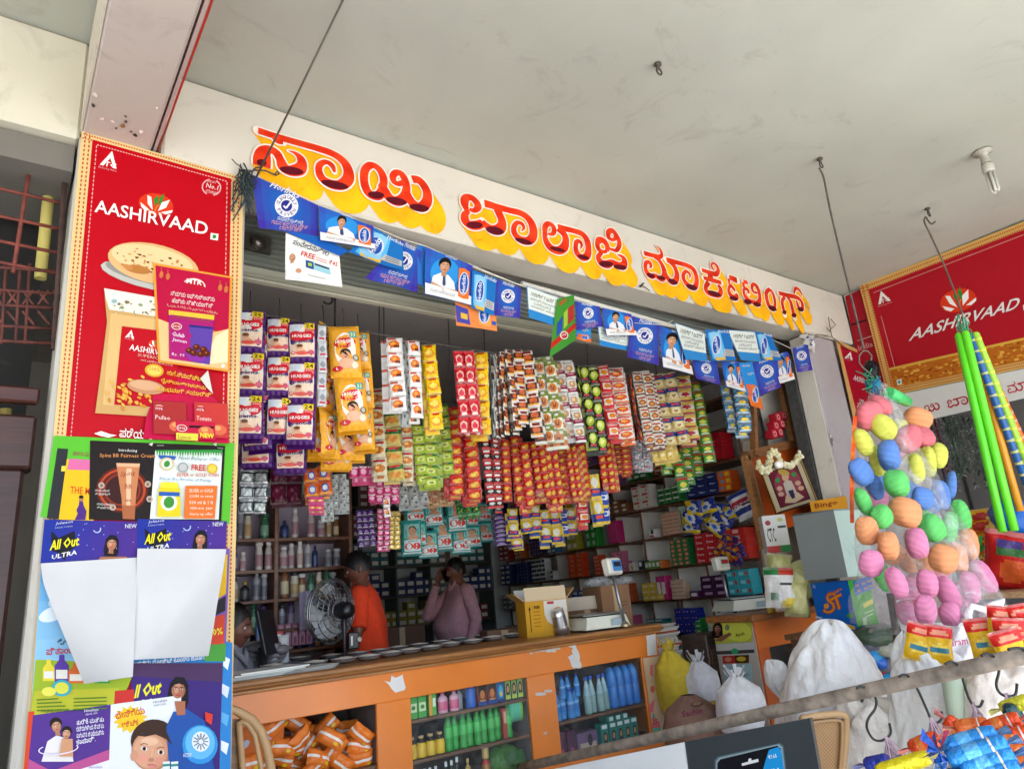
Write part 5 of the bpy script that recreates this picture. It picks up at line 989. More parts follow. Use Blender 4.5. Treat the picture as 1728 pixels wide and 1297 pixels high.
# ---- third row, in the dim
S('silver tray-pack strip beside the pillar, two wide', 'foiltray', 408, 452, 792, 866, MID, 2, 3, 1, -.3, mat='foil'); S('dark maroon bag hanging behind the silver tray packs', 'maroonbag', 458, 508, 780, 850, BK, 2, 2, 2)
S('orange and blue strip in the dim third row', 'orangeblue', 512, 536, 790, 838, MID+.1, 1, 2, 2); S('orange and blue strip, right of the similar one', 'orangeblue', 534, 558, 786, 836, MID+.12, 1, 2, 2)
S('pink and orange sweets strip below the orange and blue ones', 'pinkorange', 520, 546, 838, 862, MID+.1, 2, 2, 2); S('grey dotted strip in the dim third row, short', 'dots', 546, 584, 800, 858, MID+.15, 3, 4, 2, stag=-.1); S('grey dotted strip hanging lowest in the third row', 'dots', 540, 562, 846, 880, MID+.12, 2, 2, 1)
S('pink and cream sachets below the gold strips', 'pink', 590, 634, 786, 806, MID+.1, 3, 1, 2); S('pink and red small sachets under the gold green strip', 'pink', 622, 672, 806, 846, MID+.2, 4, 3, 2, stag=-.2)
S('white strip hanging straight down below the pink sachets', 'white', 646, 657, 840, 872, MID+.1, 1, 2, 1); S('white and grey dotted sachets under the tea strips', 'dots', 672, 720, 812, 850, MID+.2, 3, 2, 2, stag=-.2); S('tan and red sachets bunched under the noodle strips', 'tan', 716, 762, 822, 848, MID+.2, 4, 2, 3, stag=-.3)
S('green glittering strip under the noodle strips', 'greenglit', 768, 806, 838, 866, MID+.3, 3, 2, 2, mat='foil'); S('red and white sachet pair above the teal nappy packs', 'pink', 776, 812, 828, 848, MID+.15, 2, 1, 2)
for i, (x, yt, yb) in enumerate(((864, 858, 905), (884, 856, 900), (902, 852, 898), (918, 860, 915), (934, 858, 918), (948, 862, 905), (962, 858, 902), (870, 895, 925))): S('yellow and blue pouch bunch, ' + ('first from the left', 'second', 'third', 'fourth', 'fifth', 'sixth', 'last on the right', 'lowest on the left')[i], 'yellowblue' if i != 5 else 'bluewhite', x-9, x+9, yt, yb, BK, 1, 2, 2, group='yellow and blue pouches')
S('tall yellow and blue pouch pair right of the red strips', 'yellowblue', 992, 1010, 800, 886, MID, 1, 2, 2); S('blue and white pouch strip beside the tall yellow pouches', 'bluewhite', 1009, 1024, 830, 884, MID, 1, 2, 2); S('red and white sachet hanging above the yellow pouches', 'redwhite', 972, 990, 838, 882, MID+.1, 1, 2, 2)
S('purple and white blister strip left of the yellow pouches', 'purple', 832, 852, 868, 920, BK+.1, 1, 7, 2); S('purple and white blister strip, second', 'purple', 852, 872, 872, 926, BK+.1, 1, 7, 2); S('shiny pink and silver blister card on the dim wall', 'pink', 636, 658, 858, 930, BK+.2, 2, 8, 1, -.2, mat='foil'); S('shiny gold blister card beside the pink one', 'gold', 656, 676, 862, 926, BK+.2, 2, 8, 1, -.2, mat='foil')
S('black card of small white goods, left of the pink blister card', 'purple', 600, 630, 860, 922, BK+.2, 3, 6, 1, -.2)
# ---- rails, cords and hooks they hang from
def rail(label, x0, x1, Y, z): 
    b = MB(); b.tube([(x0, Y, z), ((x0+x1)/2, Y, z-.012), (x1, Y, z+.004)], .006, '4a4640', 6)
    return b.build('hanging_rail', 'rust', label=label, cat='rail')
for (nm, a, c, Y) in (('front', (420, 527), (1180, 644), FR+.01), ('second', (620, 655), (1180, 745), MID+.01)):
    p, q_ = at(*a, Y=Y), at(*c, Y=Y); b = MB(); b.tube([p+(q_-p)*(k/8)+Vector((0, 0, -.02*math.sin(k*PI/8))) for k in range(9)], .004, '57524b', 6); b.build('clothesline', 'cloth', label='dark cord carrying the %s row of strips' % nm, cat='cord')
for i, (x, yt, yb, cu) in enumerate(((565, 498, 552, 1), (640, 520, 578, 0), (648, 524, 580, 0), (818, 560, 596, 0), (992, 575, 622, 0), (1108, 605, 634, 0), (760, 590, 640, 0))):
    p = at(x, yt, Y=FR+.02); p.z = 3.2; q_ = at(x, yb, Y=FR+.02); b = MB()
    if cu: c = at(x-4, yt+8, Y=FR+.02); b.tube([(p.x, p.y, p.z), c]+[c+Vector((.03*math.sin(k*.5)-.03, 0, .03*math.cos(k*.5))) for k in range(1, 9)], .006, '1c1a18', 6)
    b.tube([p, q_.lerp(p, .5)+Vector((.004, 0, 0)), q_], .0035 if not cu else .006, '24211e', 5)
    b.build('ceiling_wire', 'rust', label='dark wire from the shop ceiling to the front cord, ' + ('hooked, above the yellow nappy packs', 'left of the white strips', 'twin beside the white strips', 'above the second yellow strip', 'above the lime green strip', 'above the blue and gold strip', 'above the red jelly strip')[i], cat='wire')
for i, (x, y) in enumerate(((479, 512), (754, 566), (953, 598))):
    p = at(x, y, Y=3.6); p.z = 3.208; t = thing('ceiling_lamp', 'dark unlit lamp holder on the shop ceiling, ' + ('above the purple nappy packs', 'above the red jelly strip', 'above the maroon strip')[i], 'lamp', p)
    b = MB(); b.lathe([(.05, 0), (.05, -.02), (.025, -.03), (.025, -.09)], (0, 0, 0), '4a4743', 12); b.build('holder', 'plastic', t); b = MB(); b.lathe([(.02, -.09), (.035, -.12), (.03, -.15), (.012, -.165)], (0, 0, 0), '8a8782', 12); b.build('bulb', 'plastic', t)
# ================================================================== the orange counter and what stands in and on it
OR, WOOD, SHELF = 'dc7c2e', 'a8713c', '6f4e38'
CT = thing('shop_counter', 'long orange shop counter with three glazed display openings and wooden edge', 'counter', (2.4, 3.66, 0)); CO = Vector((2.4, 3.66, 0))
def cbox(b, x0, x1, y0, y1, z0, z1, col, bev=.003): b.box(((x0+x1)/2-CO.x, (y0+y1)/2-CO.y, (z0+z1)/2-CO.z), (x1-x0, y1-y0, z1-z0), col, bev=bev)
b = MB()
cbox(b, .84, 3.85, 3.66, 3.68, .77, .92, OR); cbox(b, .84, 3.85, 3.66, 3.68, .05, .264, OR)
for x0, x1 in ((.84, .97), (1.70, 1.90), (2.69, 2.90), (3.67, 3.85)): cbox(b, x0, x1, 3.6602, 3.68, .264, .77, OR)
cbox(b, 3.83, 3.85, 3.68, 4.12, .05, .92, OR); b.build('front_panel', 'lami', CT)
b = MB(); cbox(b, .84, 3.89, 3.632, 4.13, .945, .97, WOOD, .006); cbox(b, .84, 3.90, 3.62, 4.12, .93, .951, '9a6430', .009); cbox(b, .84, 3.88, 3.64, 4.1, .912, .932, 'b07a42', .006); b.build('wooden_edge', 'wood', CT)
b = MB(); cbox(b, .84, 3.83, 4.08, 4.1, .05, .91, '4a4644')
for x in (.97, 1.72, 1.885, 2.70, 2.885): cbox(b, x-.008, x+.008, 3.69, 4.07, .05, .91, '6a6462')
b.build('carcass', 'paint', CT)
b = MB()
for x0, x1, zs in ((.98, 1.71, (.48,)), (1.895, 2.69, (.655, .457, .25)), (2.895, 3.82, (.48, .265))):
    for z in zs: cbox(b, x0, x1, 3.685, 4.07, z-.018, z, SHELF, .002)
b.build('shelf', 'wood', CT)
for x0, x1 in ((1.9, 2.69), (2.9, 3.67)):
    b = MB(); b.face([(x-CO.x, 3.684-CO.y, z) for x, z in ((x0, .264), (x1, .264), (x1, .77), (x0, .77))], 'ffffff'); b.build('glass_pane', 'glass', CT)
b = MB(); A = Art(b, None, h=.0015, Y=3.66); rn = random.Random(4)
def torn(A, pts, c='e6e3dd', j=2.5):
    b = MB(); A = Art(b, None, h=.0015, Y=3.66); P_ = []
    for (a, e) in zip(pts, pts[1:]+pts[:1]):
        for t in (0, .33, .66): P_.append((a[0]+(e[0]-a[0])*t+rn.uniform(-j, j)*.6, a[1]+(e[1]-a[1])*t+rn.uniform(-j, j)*.6))
    A.poly(P_, c); o = b.build('paper_scrap', 'paper', CT); o.location = -CO
torn(A, [(648, 1148), (658, 1150), (661, 1139), (668, 1143), (679, 1137), (681, 1148), (684, 1158), (682, 1164), (668, 1168), (660, 1162), (656, 1154)], 'efece6', 1)
torn(A, [(958, 1087), (972, 1085), (978, 1108), (981, 1125), (967, 1128), (959, 1108), (965, 1104), (966, 1094)]); torn(A, [(1090, 1072), (1106, 1069), (1108, 1104), (1093, 1106)], 'e2dfd8', .6)
for x, y, w_ in ((905, 1098, 4), (915, 1096, 6), (928, 1097, 10), (938, 1093, 7), (896, 1101, 3), (912, 1170, 9), (925, 1165, 6), (920, 1236, 3)): torn(A, [(x-w_, y-1), (x, y-3), (x+w_, y-2), (x+w_, y+2), (x, y+3), (x-w_, y+2)], 'd8b49a' if w_ < 5 else 'dcd2c8', 1)
b = MB(); A = Art(b, None, h=.004, Y=3.656); A.quad((1084, 1110), (1113, 1106), (1130, 1248), (1104, 1252), 'c8ab88', 2, 6)
for p in (((1096, 1122), (1106, 1120), (1100, 1124), (1101, 1140), (1096, 1138)), ((1094, 1190), (1104, 1178), (1102, 1200), (1095, 1202)), ((1098, 1220), (1112, 1216), (1114, 1228), (1100, 1230))): A.poly(p, 'd86a70')
A.poly([(1100, 1204), (1103, 1203), (1104, 1210), (1101, 1211)], '3a9a98'); A.quad((1100, 1228), (1114, 1226), (1118, 1246), (1103, 1250), '5fae96'); A.ell(1100, 1162, 4, 6, 'c8664a'); A.text('B', (1102, 1222), (1111, 1220), 11, 'c83a5a', .02); A.line([(1110, 1110), (1128, 1248)], 1.4, '9a7c58')
b.build('plywood_strip', 'card', label='pale plywood strip with pink and green print scraps on the counter end', cat='board')
# glass sheets, papers and plastic on the left end of the counter top
CTZ = .971
b = MB()
for k in range(4): b.box((1.12+.02*k, 3.84, CTZ+.004+.008*k), (.36, .24, .007), ('cfd6d0', 'b9c4bf', 'd8dcd6', 'e0e2dc')[k], Matrix.Rotation(.05*k, 3, 'Z'))
b.build('plastic_tray', 'plastic', label='pale stacked plastic trays on the left end of the counter', cat='tray')
b = MB()
for k in range(5): b.box((1.35+.015*k, 3.76+.01*k, CTZ+.002+.003*k), (.28, .12, .002), ('e2e0da', 'd0cdc6', 'e8e6e0', 'cfd2d8', 'dedbd2')[k], Matrix.Rotation(.12*k, 3, 'Z'))
b.build('paper_sheets', 'paper', label='loose white papers on the counter before the first steel bowl', cat='papers')
# ---- steel bowls
bw = thing('steel_bowl', 'shallow steel sample bowl in the row along the counter', 'bowl', (0, 0, 0), 0, 'steel sample bowls along the counter')
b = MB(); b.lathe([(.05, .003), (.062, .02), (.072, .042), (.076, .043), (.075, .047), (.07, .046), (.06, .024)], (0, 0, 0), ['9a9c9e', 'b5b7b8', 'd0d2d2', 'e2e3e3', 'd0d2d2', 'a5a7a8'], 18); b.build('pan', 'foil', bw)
b = MB(); b.lathe([(.066, .038), (.045, .047), (.02, .055), (.001, .057)], (0, 0, 0), 'ddd6c2', 14); b.build('contents', 'card', bw)
bl = [(462, 1129), (530, 1124), (505, 1114), (580, 1118), (560, 1110), (622, 1113), (604, 1106), (660, 1107), (640, 1101), (692, 1102), (672, 1096), (727, 1097), (708, 1091), (760, 1091), (744, 1086), (797, 1086), (776, 1081), (832, 1080), (815, 1076), (865, 1075), (850, 1071), (893, 1070)]
fills = ['d9cfb8', 'c9a24a', 'cbb79a', 'a8704a', 'e2dcc8', 'd6b25a']
for i, (x, y) in enumerate(bl):
    p = at(x, y, Z=CTZ); o = bw if i == 0 else copy_tree(bw); o.location = (p.x, max(3.72, p.y), CTZ); o.rotation_euler = (0, 0, rn.uniform(0, 6)); o.scale = (1, 1, .6)
    if i % 2 == 0 and i > 0:
        o.scale = (.9, .9, .5)
# ---- weighing scale with display on a pole
def scale(name, label, loc, rz, pole, dispcol, digits, dcol):
    t = thing(name, label, 'weighing scale', loc, rz); b = MB()
    def fn(u, v):
        k = 1-.16*v; return Vector(((u-.5)*.36*(1 if u in (0, 1) else 1), 0, v))
    vs = [(-.19, -.16, .012), (.19, -.16, .012), (.19, .16, .012), (-.19, .16, .012), (-.155, -.135, .09), (.175, -.135, .09), (.175, .135, .09), (-.155, .135, .09)]
    b.idx(vs, [(0, 1, 5, 4), (1, 2, 6, 5), (2, 3, 7, 6), (3, 0, 4, 7), (4, 5, 6, 7), (3, 2, 1, 0)], 'dcdccb'); b.box((.08, -.1615, .045), (.1, .004, .05), 'a9bcc4', Matrix.Rotation(.29, 3, 'X')); b.build('body', 'plastic', t)
    b = MB(); b.box((0, 0, .104), (.38, .3, .01), 'b9bcbd', bev=.004); b.box((0, 0, .095), (.3, .22, .01), '3a3a3a'); b.build('pan', 'metal', t)
    for sx in (-1, 1):
        for sy in (-1, 1): bb = MB(); bb.lathe([(.016, 0), (.016, .014)], (sx*.15, sy*.12, 0), '2a2a2a', 10); bb.build('foot', 'plastic', t)
    b = MB(); b.tube([(*pole[0],), (*pole[1],)], .013, '9a9c9e', 10); b.lathe([(.03, 0), (.03, .02), (.016, .04)], pole[0], 'b8a888', 10); b.build('pole', 'metal', t)
    e = Vector(pole[1]); h = MB(); rm = Matrix.Rotation(.25, 3, 'Z') @ Matrix.Rotation(-.12, 3, 'X')
    h.box(e+Vector((0, 0, .05)), (.15, .07, .115), 'e2e0d0', rm, bev=.012); cc_ = e+Vector((0, 0, .05)); h.box(cc_+rm @ Vector((.012, -.036, .003)), (.1, .004, .075), dispcol, rm, bev=.001); h.box(cc_+rm @ Vector((.014, -.0385, .012)), (.075, .003, .032), '20262c', rm)
    o = h.build('display', 'plastic', t)
    h = MB(); h.box(cc_+rm @ Vector((.014, -.0405, .012)), (.06, .001, .018), dcol, rm); h.build('digits', 'plastic', o); return t
p = at(1002, 1040, Y=3.86); scale('weighing_scale', 'cream weighing scale on the orange counter, blue display on a steel pole', (p.x, 3.86, CTZ), -.1, ((.13, -.175, .0), (.085, -.165, .36)), '4a8ac8', '', '1c2a3a')
# steel scoop leaning on the scale
b = MB(); p = at(946, 1040, Y=3.83); b.lathe([(.055, 0), (.05, .05), (.045, .12), (.04, .16)], (p.x, 3.83, CTZ+.01), ['c0c2c2', '9fa1a2', 'd0d2d2'], 16, Vector((-.25, -.1, 1)))
b.build('steel_tin', 'metal', label='shiny steel scoop tin leaning between the yellow carton and the scale', cat='tin')
# ---- cartons
def carton(name, label, c, d, rz, col, flaps=0, kind='card', tape=True, art=None):
    t = thing(name, label, 'carton', c, rz); b = MB(); x, y, z = d; tk = .004
    if flaps:
        for s in (-1, 1): b.box((s*(x/2-tk), 0, z/2), (tk*2, y, z), col); b.box((0, s*(y/2-tk), z/2), (x-tk*4, tk*2, z), mix(col, '5a3a22', .08))
        b.box((0, 0, tk), (x-.02, y-.02, tk*2), col)
    else: b.box((0, 0, z/2), d, col, bev=.004); 
    if tape: b.box((0, -y/2-.0012, z*.5), (.05, .0015, z*.96), mix(col, 'e0c8a0', .4)); b.box((x*.28, -y/2-.0014, z*.62), (x*.22, .0015, .006), '5a3c26'); b.box((x*.28, -y/2-.0014, z*.55), (x*.22, .0015, .006), '5a3c26')
    if art: art(b, d)
    b.build('body', kind, t)
    if flaps:
        for i, (sx, sy) in enumerate(((-1, 0), (1, 0), (0, -1), (0, 1))):
            f = MB(); a = (.9, .75, -.15, .5)[i]*(1 if sx+sy > 0 else -1)
            if sx: m = Matrix.Rotation(a, 3, 'Y'); f.box(Vector((sx*x/2, 0, z))+m @ Vector((0, 0, y*.2)), (.005, y*.98, y*.4), mix(col, 'd8c8b0', .3), m)
            else: m = Matrix.Rotation(-a, 3, 'X'); f.box(Vector((0, sy*y/2, z))+m @ Vector((0, 0, y*.2)), (x*.98, .005, y*.4), 'd8d4ca' if sy > 0 else mix(col, 'e4dcc8', .6), m)
            f.build('flap', kind, t)
    return t
def art_sun(b, d):
    x, y, z = d; A = LArt(b, lambda u, v, h: Vector((u-x/2, -y/2-h, z-v)), .0015)
    A.poly([(x*.04, z*.1), (x*.4, z*.1), (x*.4, z*.9), (x*.04, z*.9)], 'd9a01e'); A.poly([(x*.44, z*.02), (x*.98, z*.02), (x*.98, z*.75), (x*.7, z*.8), (x*.5, z*.6), (x*.44, z*.4)], 'e4e0d4'); A.ell(x*.76, z*.4, x*.14, x*.14, 'd8931a'); A.ell(x*.76, z*.4, x*.07, x*.07, '8a4a18')
    A.poly([(x*.52, z*.05), (x*.68, z*.05), (x*.68, z*.12), (x*.52, z*.12)], 'c83a3a'); A.text('Gold', (x*.62, z*.84), (x*.92, z*.78), .03, 'b8342a', .02); A.line([(x*.1, z*.85), (x*.1, z*.2)], .006, '3a2a14'); A.poly([(x*.07, z*.24), (x*.13, z*.24), (x*.1, z*.14)], '3a2a14')
    for k in range(5): A.line([(x*.17, z*(.3+.1*k)), (x*.34, z*(.3+.1*k))], .004, '8a5a14')
    A.text('sun', (x*.2, z*.22), (x*.34, z*.22), .02, '3a2a14', .02)
p = at(915, 1040, Y=3.97); carton('oil_carton', 'open yellow and white carton with sunflower print on the counter', (p.x, 3.97, CTZ), (.3, .22, .23), -.35, 'd8a22a', 1, 'print', False, art_sun)
p = at(1036, 1050, Y=4.15); carton('carton', 'tall brown carton with plastic on top, right behind the counter scale', (p.x, 4.2, .92), (.27, .26, .34), -.15, '8a6546')
p = at(1006, 1040, Y=4.25); carton('carton', 'low brown carton between the yellow carton and the tall brown carton', (p.x-.12, 4.3, .9), (.34, .24, .2), -.2, '6f4e38', 1)
p = at(858, 1066, Y=4.2); carton('carton', 'dim brown carton with printed lines, left of the yellow carton', (p.x, 4.3, .86), (.25, .2, .17), -.3, '6a4c3a')
b = MB(); rn = random.Random(9)
for k in range(14): p = at(1030+rn.uniform(-30, 34), 982+rn.uniform(-5, 8), Y=4.2); b.blob(p, (.07, .06, .035), 'c9c6c0', 8, 6, .35, k)
b.build('plastic_wrap', 'bag', label='crumpled clear plastic wrap on top of the tall brown carton', cat='plastic wrap')
def wobble(x, k=7): return math.sin(x*k)
# newspapers
b = MB()
for k in range(26): b.box((4.08+rn.uniform(-.015, .015), 3.98+rn.uniform(-.02, .02), .62+.013*k), (.3, .36, .011), jit('b9b2a8', .14) if k % 7 else jit('a8523a', .1), Matrix.Rotation(rn.uniform(-.06, .06), 3, 'Z'))
b.box((4.08, 3.98, .31), (.3, .34, .6), '4a3c34'); b.build('newspaper_pile', 'paper', label='tall pile of old newspapers beyond the right end of the counter', cat='newspapers')
# ---- soap packs heaped in the first opening
def soap_mesh(v):
    b = MB(); r_ = random.Random(v); 
    def P(x, y, h=0):
        u, w_ = x/.13, y/.082; e = max(0, 1-abs(2*u-1)**4)*max(0, 1-abs(2*w_-1)**4); return Vector((x-.065, -.028*e**.6-h+.002*math.sin(u*15+v), .041-y))
    c = lambda u, w_: 'e0782a' if not .42 < w_ < .6 else 'e8e0d4'
    b.grid(lambda u, w_: P(u*.13, w_*.082), 12, 12, c); b.grid(lambda u, w_: Vector(((.5-u)*.13, .028*max(0, (1-abs(2*u-1)**4)*(1-abs(2*w_-1)**4))**.6, .041-w_*.082)), 6, 6, 'd2601a')
    A = LArt(b, P, .001); A.ell(.1, .062, .011, .008, 'd8b81e', 0, 10); A.line([(.02, .03), (.05, .03)], .003, 'c85a1a'); return b.mesh('soap_pack', 'film')
sms = [soap_mesh(v) for v in range(3)]
zl = lambda pts: [(380+x/4.32, 1040+y/4.32) for x, y in pts]
sp_ = zl([(370, 785), (520, 775), (450, 845), (540, 885), (590, 950), (530, 1015), (410, 950), (400, 1025), (200, 1030), (680, 1030), (735, 800), (710, 905), (800, 955), (890, 895), (920, 800), (1015, 850), (885, 985), (1060, 900), (990, 945), (970, 1035), (1070, 1010), (840, 1075), (745, 1065), (460, 1085), (160, 1075), (330, 880), (610, 840), (650, 1090), (300, 980), (560, 1090), (1030, 1080), (250, 1090), (640, 980), (770, 880), (480, 950), (930, 1085)])
for i, (x, y) in enumerate(sp_):
    p = at(x, y, Y=3.72+.09*(i % 3)+rn.uniform(0, .04)); p.z = max(p.z, .515); p.x = min(p.x, 1.64)
    inst('soap_pack', sms[i % 3], p, (rn.uniform(-.5, .5), rn.uniform(-.9, .9), rn.uniform(-.5, .3)), 'orange soap pack with a white band in the heap behind the plastic chair', 'soap pack', 'orange soap packs heaped in the counter')
b = MB(); p = at(436, 1248, Y=3.74); b.box((p.x, 3.76, p.z), (.24, .06, .17), 'd2691e', Matrix.Rotation(.1, 3, 'Y'), bev=.006); A = Art(b, None, h=.002, Y=3.73); A.ell(414, 1255, 5, 9, 'b8c4d8', 40); A.quad((452, 1238), (458, 1237), (458, 1246), (452, 1247), 'b8c4d8'); A.ell(462, 1256, 3, 6, 'e0b02a'); b.build('soap_carton', 'print', label='large flat orange soap carton with a blue leaf, behind the plastic chair', cat='carton')
# ---- little goods: bottles, boxes, jars
_bm = {}
def bottle(prof, cols, n=12, kind='plastic', sq=(1, 1), key=None):
    k = key or str((prof, cols, sq))
    if k not in _bm: b = MB(); b.lathe(prof, (0, 0, 0), cols, n, None, sq); _bm[k] = b.mesh('bottle', kind)
    return _bm[k]
def bt(h, r, c, cap, lab=None, neck=.35, sq=(1, .7), kind='plastic'):
    """round-shouldered bottle of height h"""
    lab = lab or c
    return bottle([(r*.92, 0), (r, h*.03), (r, h*.12), (r*1.01, h*.13), (r*1.01, h*.52), (r, h*.53), (r*.98, h*.64), (r*.8, h*.72), (r*neck, h*.79), (r*neck, h*.84), (r*neck*1.25, h*.845), (r*neck*1.2, h)], [c, c, c, lab, lab, c, c, c, c, cap, cap], 12, kind, sq)
def box_mesh(d, col, face=None, seed=0):
    k = ('box', d, str(col), str(face), seed)
    if k in _bm: return _bm[k]
    b = MB(); x, y, z = d; b.box((0, 0, z/2), d, col, bev=min(d)*.03)
    A = LArt(b, lambda u, v, h: Vector((u*x-x/2, -y/2-h, z-v*z)), .0009, .0002)
    for s in (face or []):
        if s[0] == 'r': A.poly([(s[1], s[2]), (s[3], s[2]), (s[3], s[4]), (s[1], s[4])], s[5])
        elif s[0] == 'e': A.ell(s[1], s[2], s[3], s[4], s[5], 0, 12)
        elif s[0] == 't':
            V, F, asp = tmesh(s[5], .015); b.idx([A.pt(s[1]+(s[3]-s[1])*a, s[2]-(s[2]-s[4])*c_) for a, c_ in V], F, s[6]); A.up()
    _bm[k] = b.mesh('box', 'packet'); return _bm[k]
BL = dict(bx='box', bo='bottle', ja='jar', ti='tin')
def put(name, me, x, y, z, label, cat, group=None, rz=0, s=1): 
    o = inst(name, me, (x, y, z), (0, 0, rz), label, cat, group); o.scale = (s, s, s); return o
def HAIR(c, hair='17120f', base='1c4a30'): return [('r', .06, .08, .94, .94, c), ('e', .5, .42, .34, .24, hair), ('r', .18, .42, .82, .72, hair), ('e', .5, .46, .2, .17, 'c08a64'), ('r', .1, .8, .9, .92, 'b8c83a')]
YF = 3.72
# second opening, upper shelf (z .655), middle (.457), lower (.25)
for i in range(2): put('soap_box', box_mesh((.05, .04, .11), '3f9a3c', [('r', .1, .3, .9, .7, 'c9d8a8'), ('e', .5, .5, .25, .1, '2a7a30')]), 1.935+.056*i, YF, .656, 'green and white box at the left end of the top shelf, middle opening', 'box', 'green boxes in the counter')
put('soap_box', box_mesh((.045, .04, .11), '58a83c', [('r', 0, 0, .4, 1, 'd8942a'), ('r', .5, .2, .9, .6, 'dfe6c8')]), 2.055, YF, .656, 'green and amber box beside the two green boxes in the counter', 'box')
for i in range(2): put('powder_bottle', bt(.115, .03, 'd8a4b4', 'cf4a78', 'd0577f'), 2.13+.075*i, YF, .656, 'pink bottle on the top shelf of the middle opening', 'bottle', 'pink bottles in the counter')
put('powder_bottle', bt(.115, .022, '8a8f94', '5a5e62'), 2.25, YF+.02, .656, 'grey bottle between the pink bottles and the blue tin', 'bottle'); put('blue_tin', bottle([(.028, 0), (.03, .004), (.03, .1), (.02, .108), (.018, .118)], ['1f4fa8', '2a62b8', '1f4fa8', 'd8dce4'], 14), 2.315, YF, .656, 'blue tin with pale cap on the top shelf of the middle opening', 'tin')
for i in range(2): put('hair_oil_box', box_mesh((.062, .04, .118), '7a2a1c', [('r', .1, .1, .9, .5, '1d1614'), ('r', 0, .78, 1, 1, '23418a'), ('e', .5, .5, .26, .2, 'c8783c'), ('r', .2, .74, .8, .8, 'd8a83a')]), 2.385+.068*i, YF, .656, 'red brown oil box with a blue foot in the counter', 'box', 'red brown oil boxes')
put('hair_oil_box', box_mesh((.05, .04, .118), '1f5f9c', [('e', .5, .5, .3, .3, '3fa8c8'), ('e', .55, .62, .2, .12, 'd8b83a'), ('r', 0, .85, 1, 1, '16306a')]), 2.515, YF, .656, 'blue box left of the green hair-colour boxes', 'box')
for i in range(3): put('hair_colour_box', box_mesh((.042, .04, .118), '1d2a1c', HAIR('8fae5a')), 2.567+.046*i, YF, .656, 'black and green hair-colour box with a face at the top shelf end', 'box', 'hair-colour boxes with a green face panel')
for i in range(4): put('honey_bottle', bottle([(.026, 0), (.028, .004), (.028, .06), (.022, .075), (.012, .085), (.012, .095), (.015, .096), (.015, .108)], ['2a1a10', 'd8b01e', 'd8b01e', '23150d', '23150d', '23150d', 'c9a878'], 12), 1.925+.058*i, YF, .458, 'small dark bottle with yellow label on the middle shelf', 'bottle', 'dark yellow-label bottles in the counter')
gb = bottle([(.022, 0), (.024, .004), (.023, .03), (.02, .05), (.024, .07), (.024, .12), (.016, .145), (.013, .16), (.014, .161), (.013, .18)], ['1f8a34', '2a9a3c', '2a9a3c', '2a9a3c', '49b85a', '2a9a3c', '1f8a34', '2a7a34', '2a7a34'], 12)
for i in range(8): put('green_bottle', gb, 2.155+.048*i, YF+.012*(i % 2), .458, 'waisted green bottle on the middle shelf of the counter', 'bottle', 'waisted green bottles in the counter')
put('tube_box', box_mesh((.03, .03, .16), 'a8463a', [('r', .2, .1, .8, .5, 'd8a890')]), 2.535, YF, .458, 'slim red brown box beside the stacked mint plates', 'box'); put('green_bottle', gb, 2.565, YF, .458, 'waisted green bottle right of the slim red brown box', 'bottle')
for i in range(6): b = MB(); b.lathe([(.03, 0), (.06, .006), (.068, .018), (.07, .02)], (0, 0, 0), '6fc8a8' if i < 5 else '8fc83a', 20, Vector((1, -.35, 0))); o = b.build('mint_plate', 'plastic', label='mint plate on edge in the middle opening, ' + ('first from the left', 'second', 'third', 'fourth', 'fifth', 'lime-faced outermost')[i], cat='plate', group='mint plates on edge'); o.location = (2.59+.014*i, YF+.02, .458+.07)
for i, (x, c, cp, h) in enumerate(((1.92, 'c8ccd0', 'e2e4e6', .13), (1.955, 'c8ccd0', 'e2e4e6', .13), (1.995, '3a4a5a', 'e0e2e4', .15), (2.03, '3a4a5a', 'e0e2e4', .15), (2.065, '3a4a5a', 'e0e2e4', .15), (2.13, '1c2a1c', 'dfe2e0', .16), (2.165, '1c2a1c', 'dfe2e0', .16), (2.2, '1a241a', 'dfe2e0', .17), (2.27, 'a8863a', 'c9a85a', .15))):
    put('syrup_bottle', bt(h, .019, c, cp, '4aa86a' if i in (5, 6, 7) else c), x, YF, .251, 'dark bottle with a pale cap on the lowest counter shelf' if i in (2, 3, 4) else 'black and green bottle with a white cap, low in the counter' if 4 < i < 8 else 'clear bottle with a white cap, low in the counter' if i < 2 else 'gold-capped bottle, low in the counter', 'bottle', None if i == 8 else ('clear', 'dark', 'green')[0 if i < 2 else 1 if i < 5 else 2]+' bottles on the lowest shelf')
put('tall_bottle', bottle([(.022, 0), (.024, .005), (.024, .1), (.016, .12), (.02, .13), (.02, .19)], ['8a5a2c', 'a87438', 'b8343a', '8a5a2c', 'c9a86a'], 12), 2.39, YF, .251, 'tall gold bottle with a red label, low in the counter', 'bottle')
b = MB(); b.blob((2.56, 3.8, .33), (.13, .07, .085), '4a7a34', 14, 8, .15, 3); A = Art(b, None, h=.01, Y=3.73); A.quad((850, 1268), (880, 1262), (886, 1284), (856, 1290), '3f6a3a'); b.build('green_bag', 'film', label='bulging dark green bag on the lowest counter shelf', cat='bag')
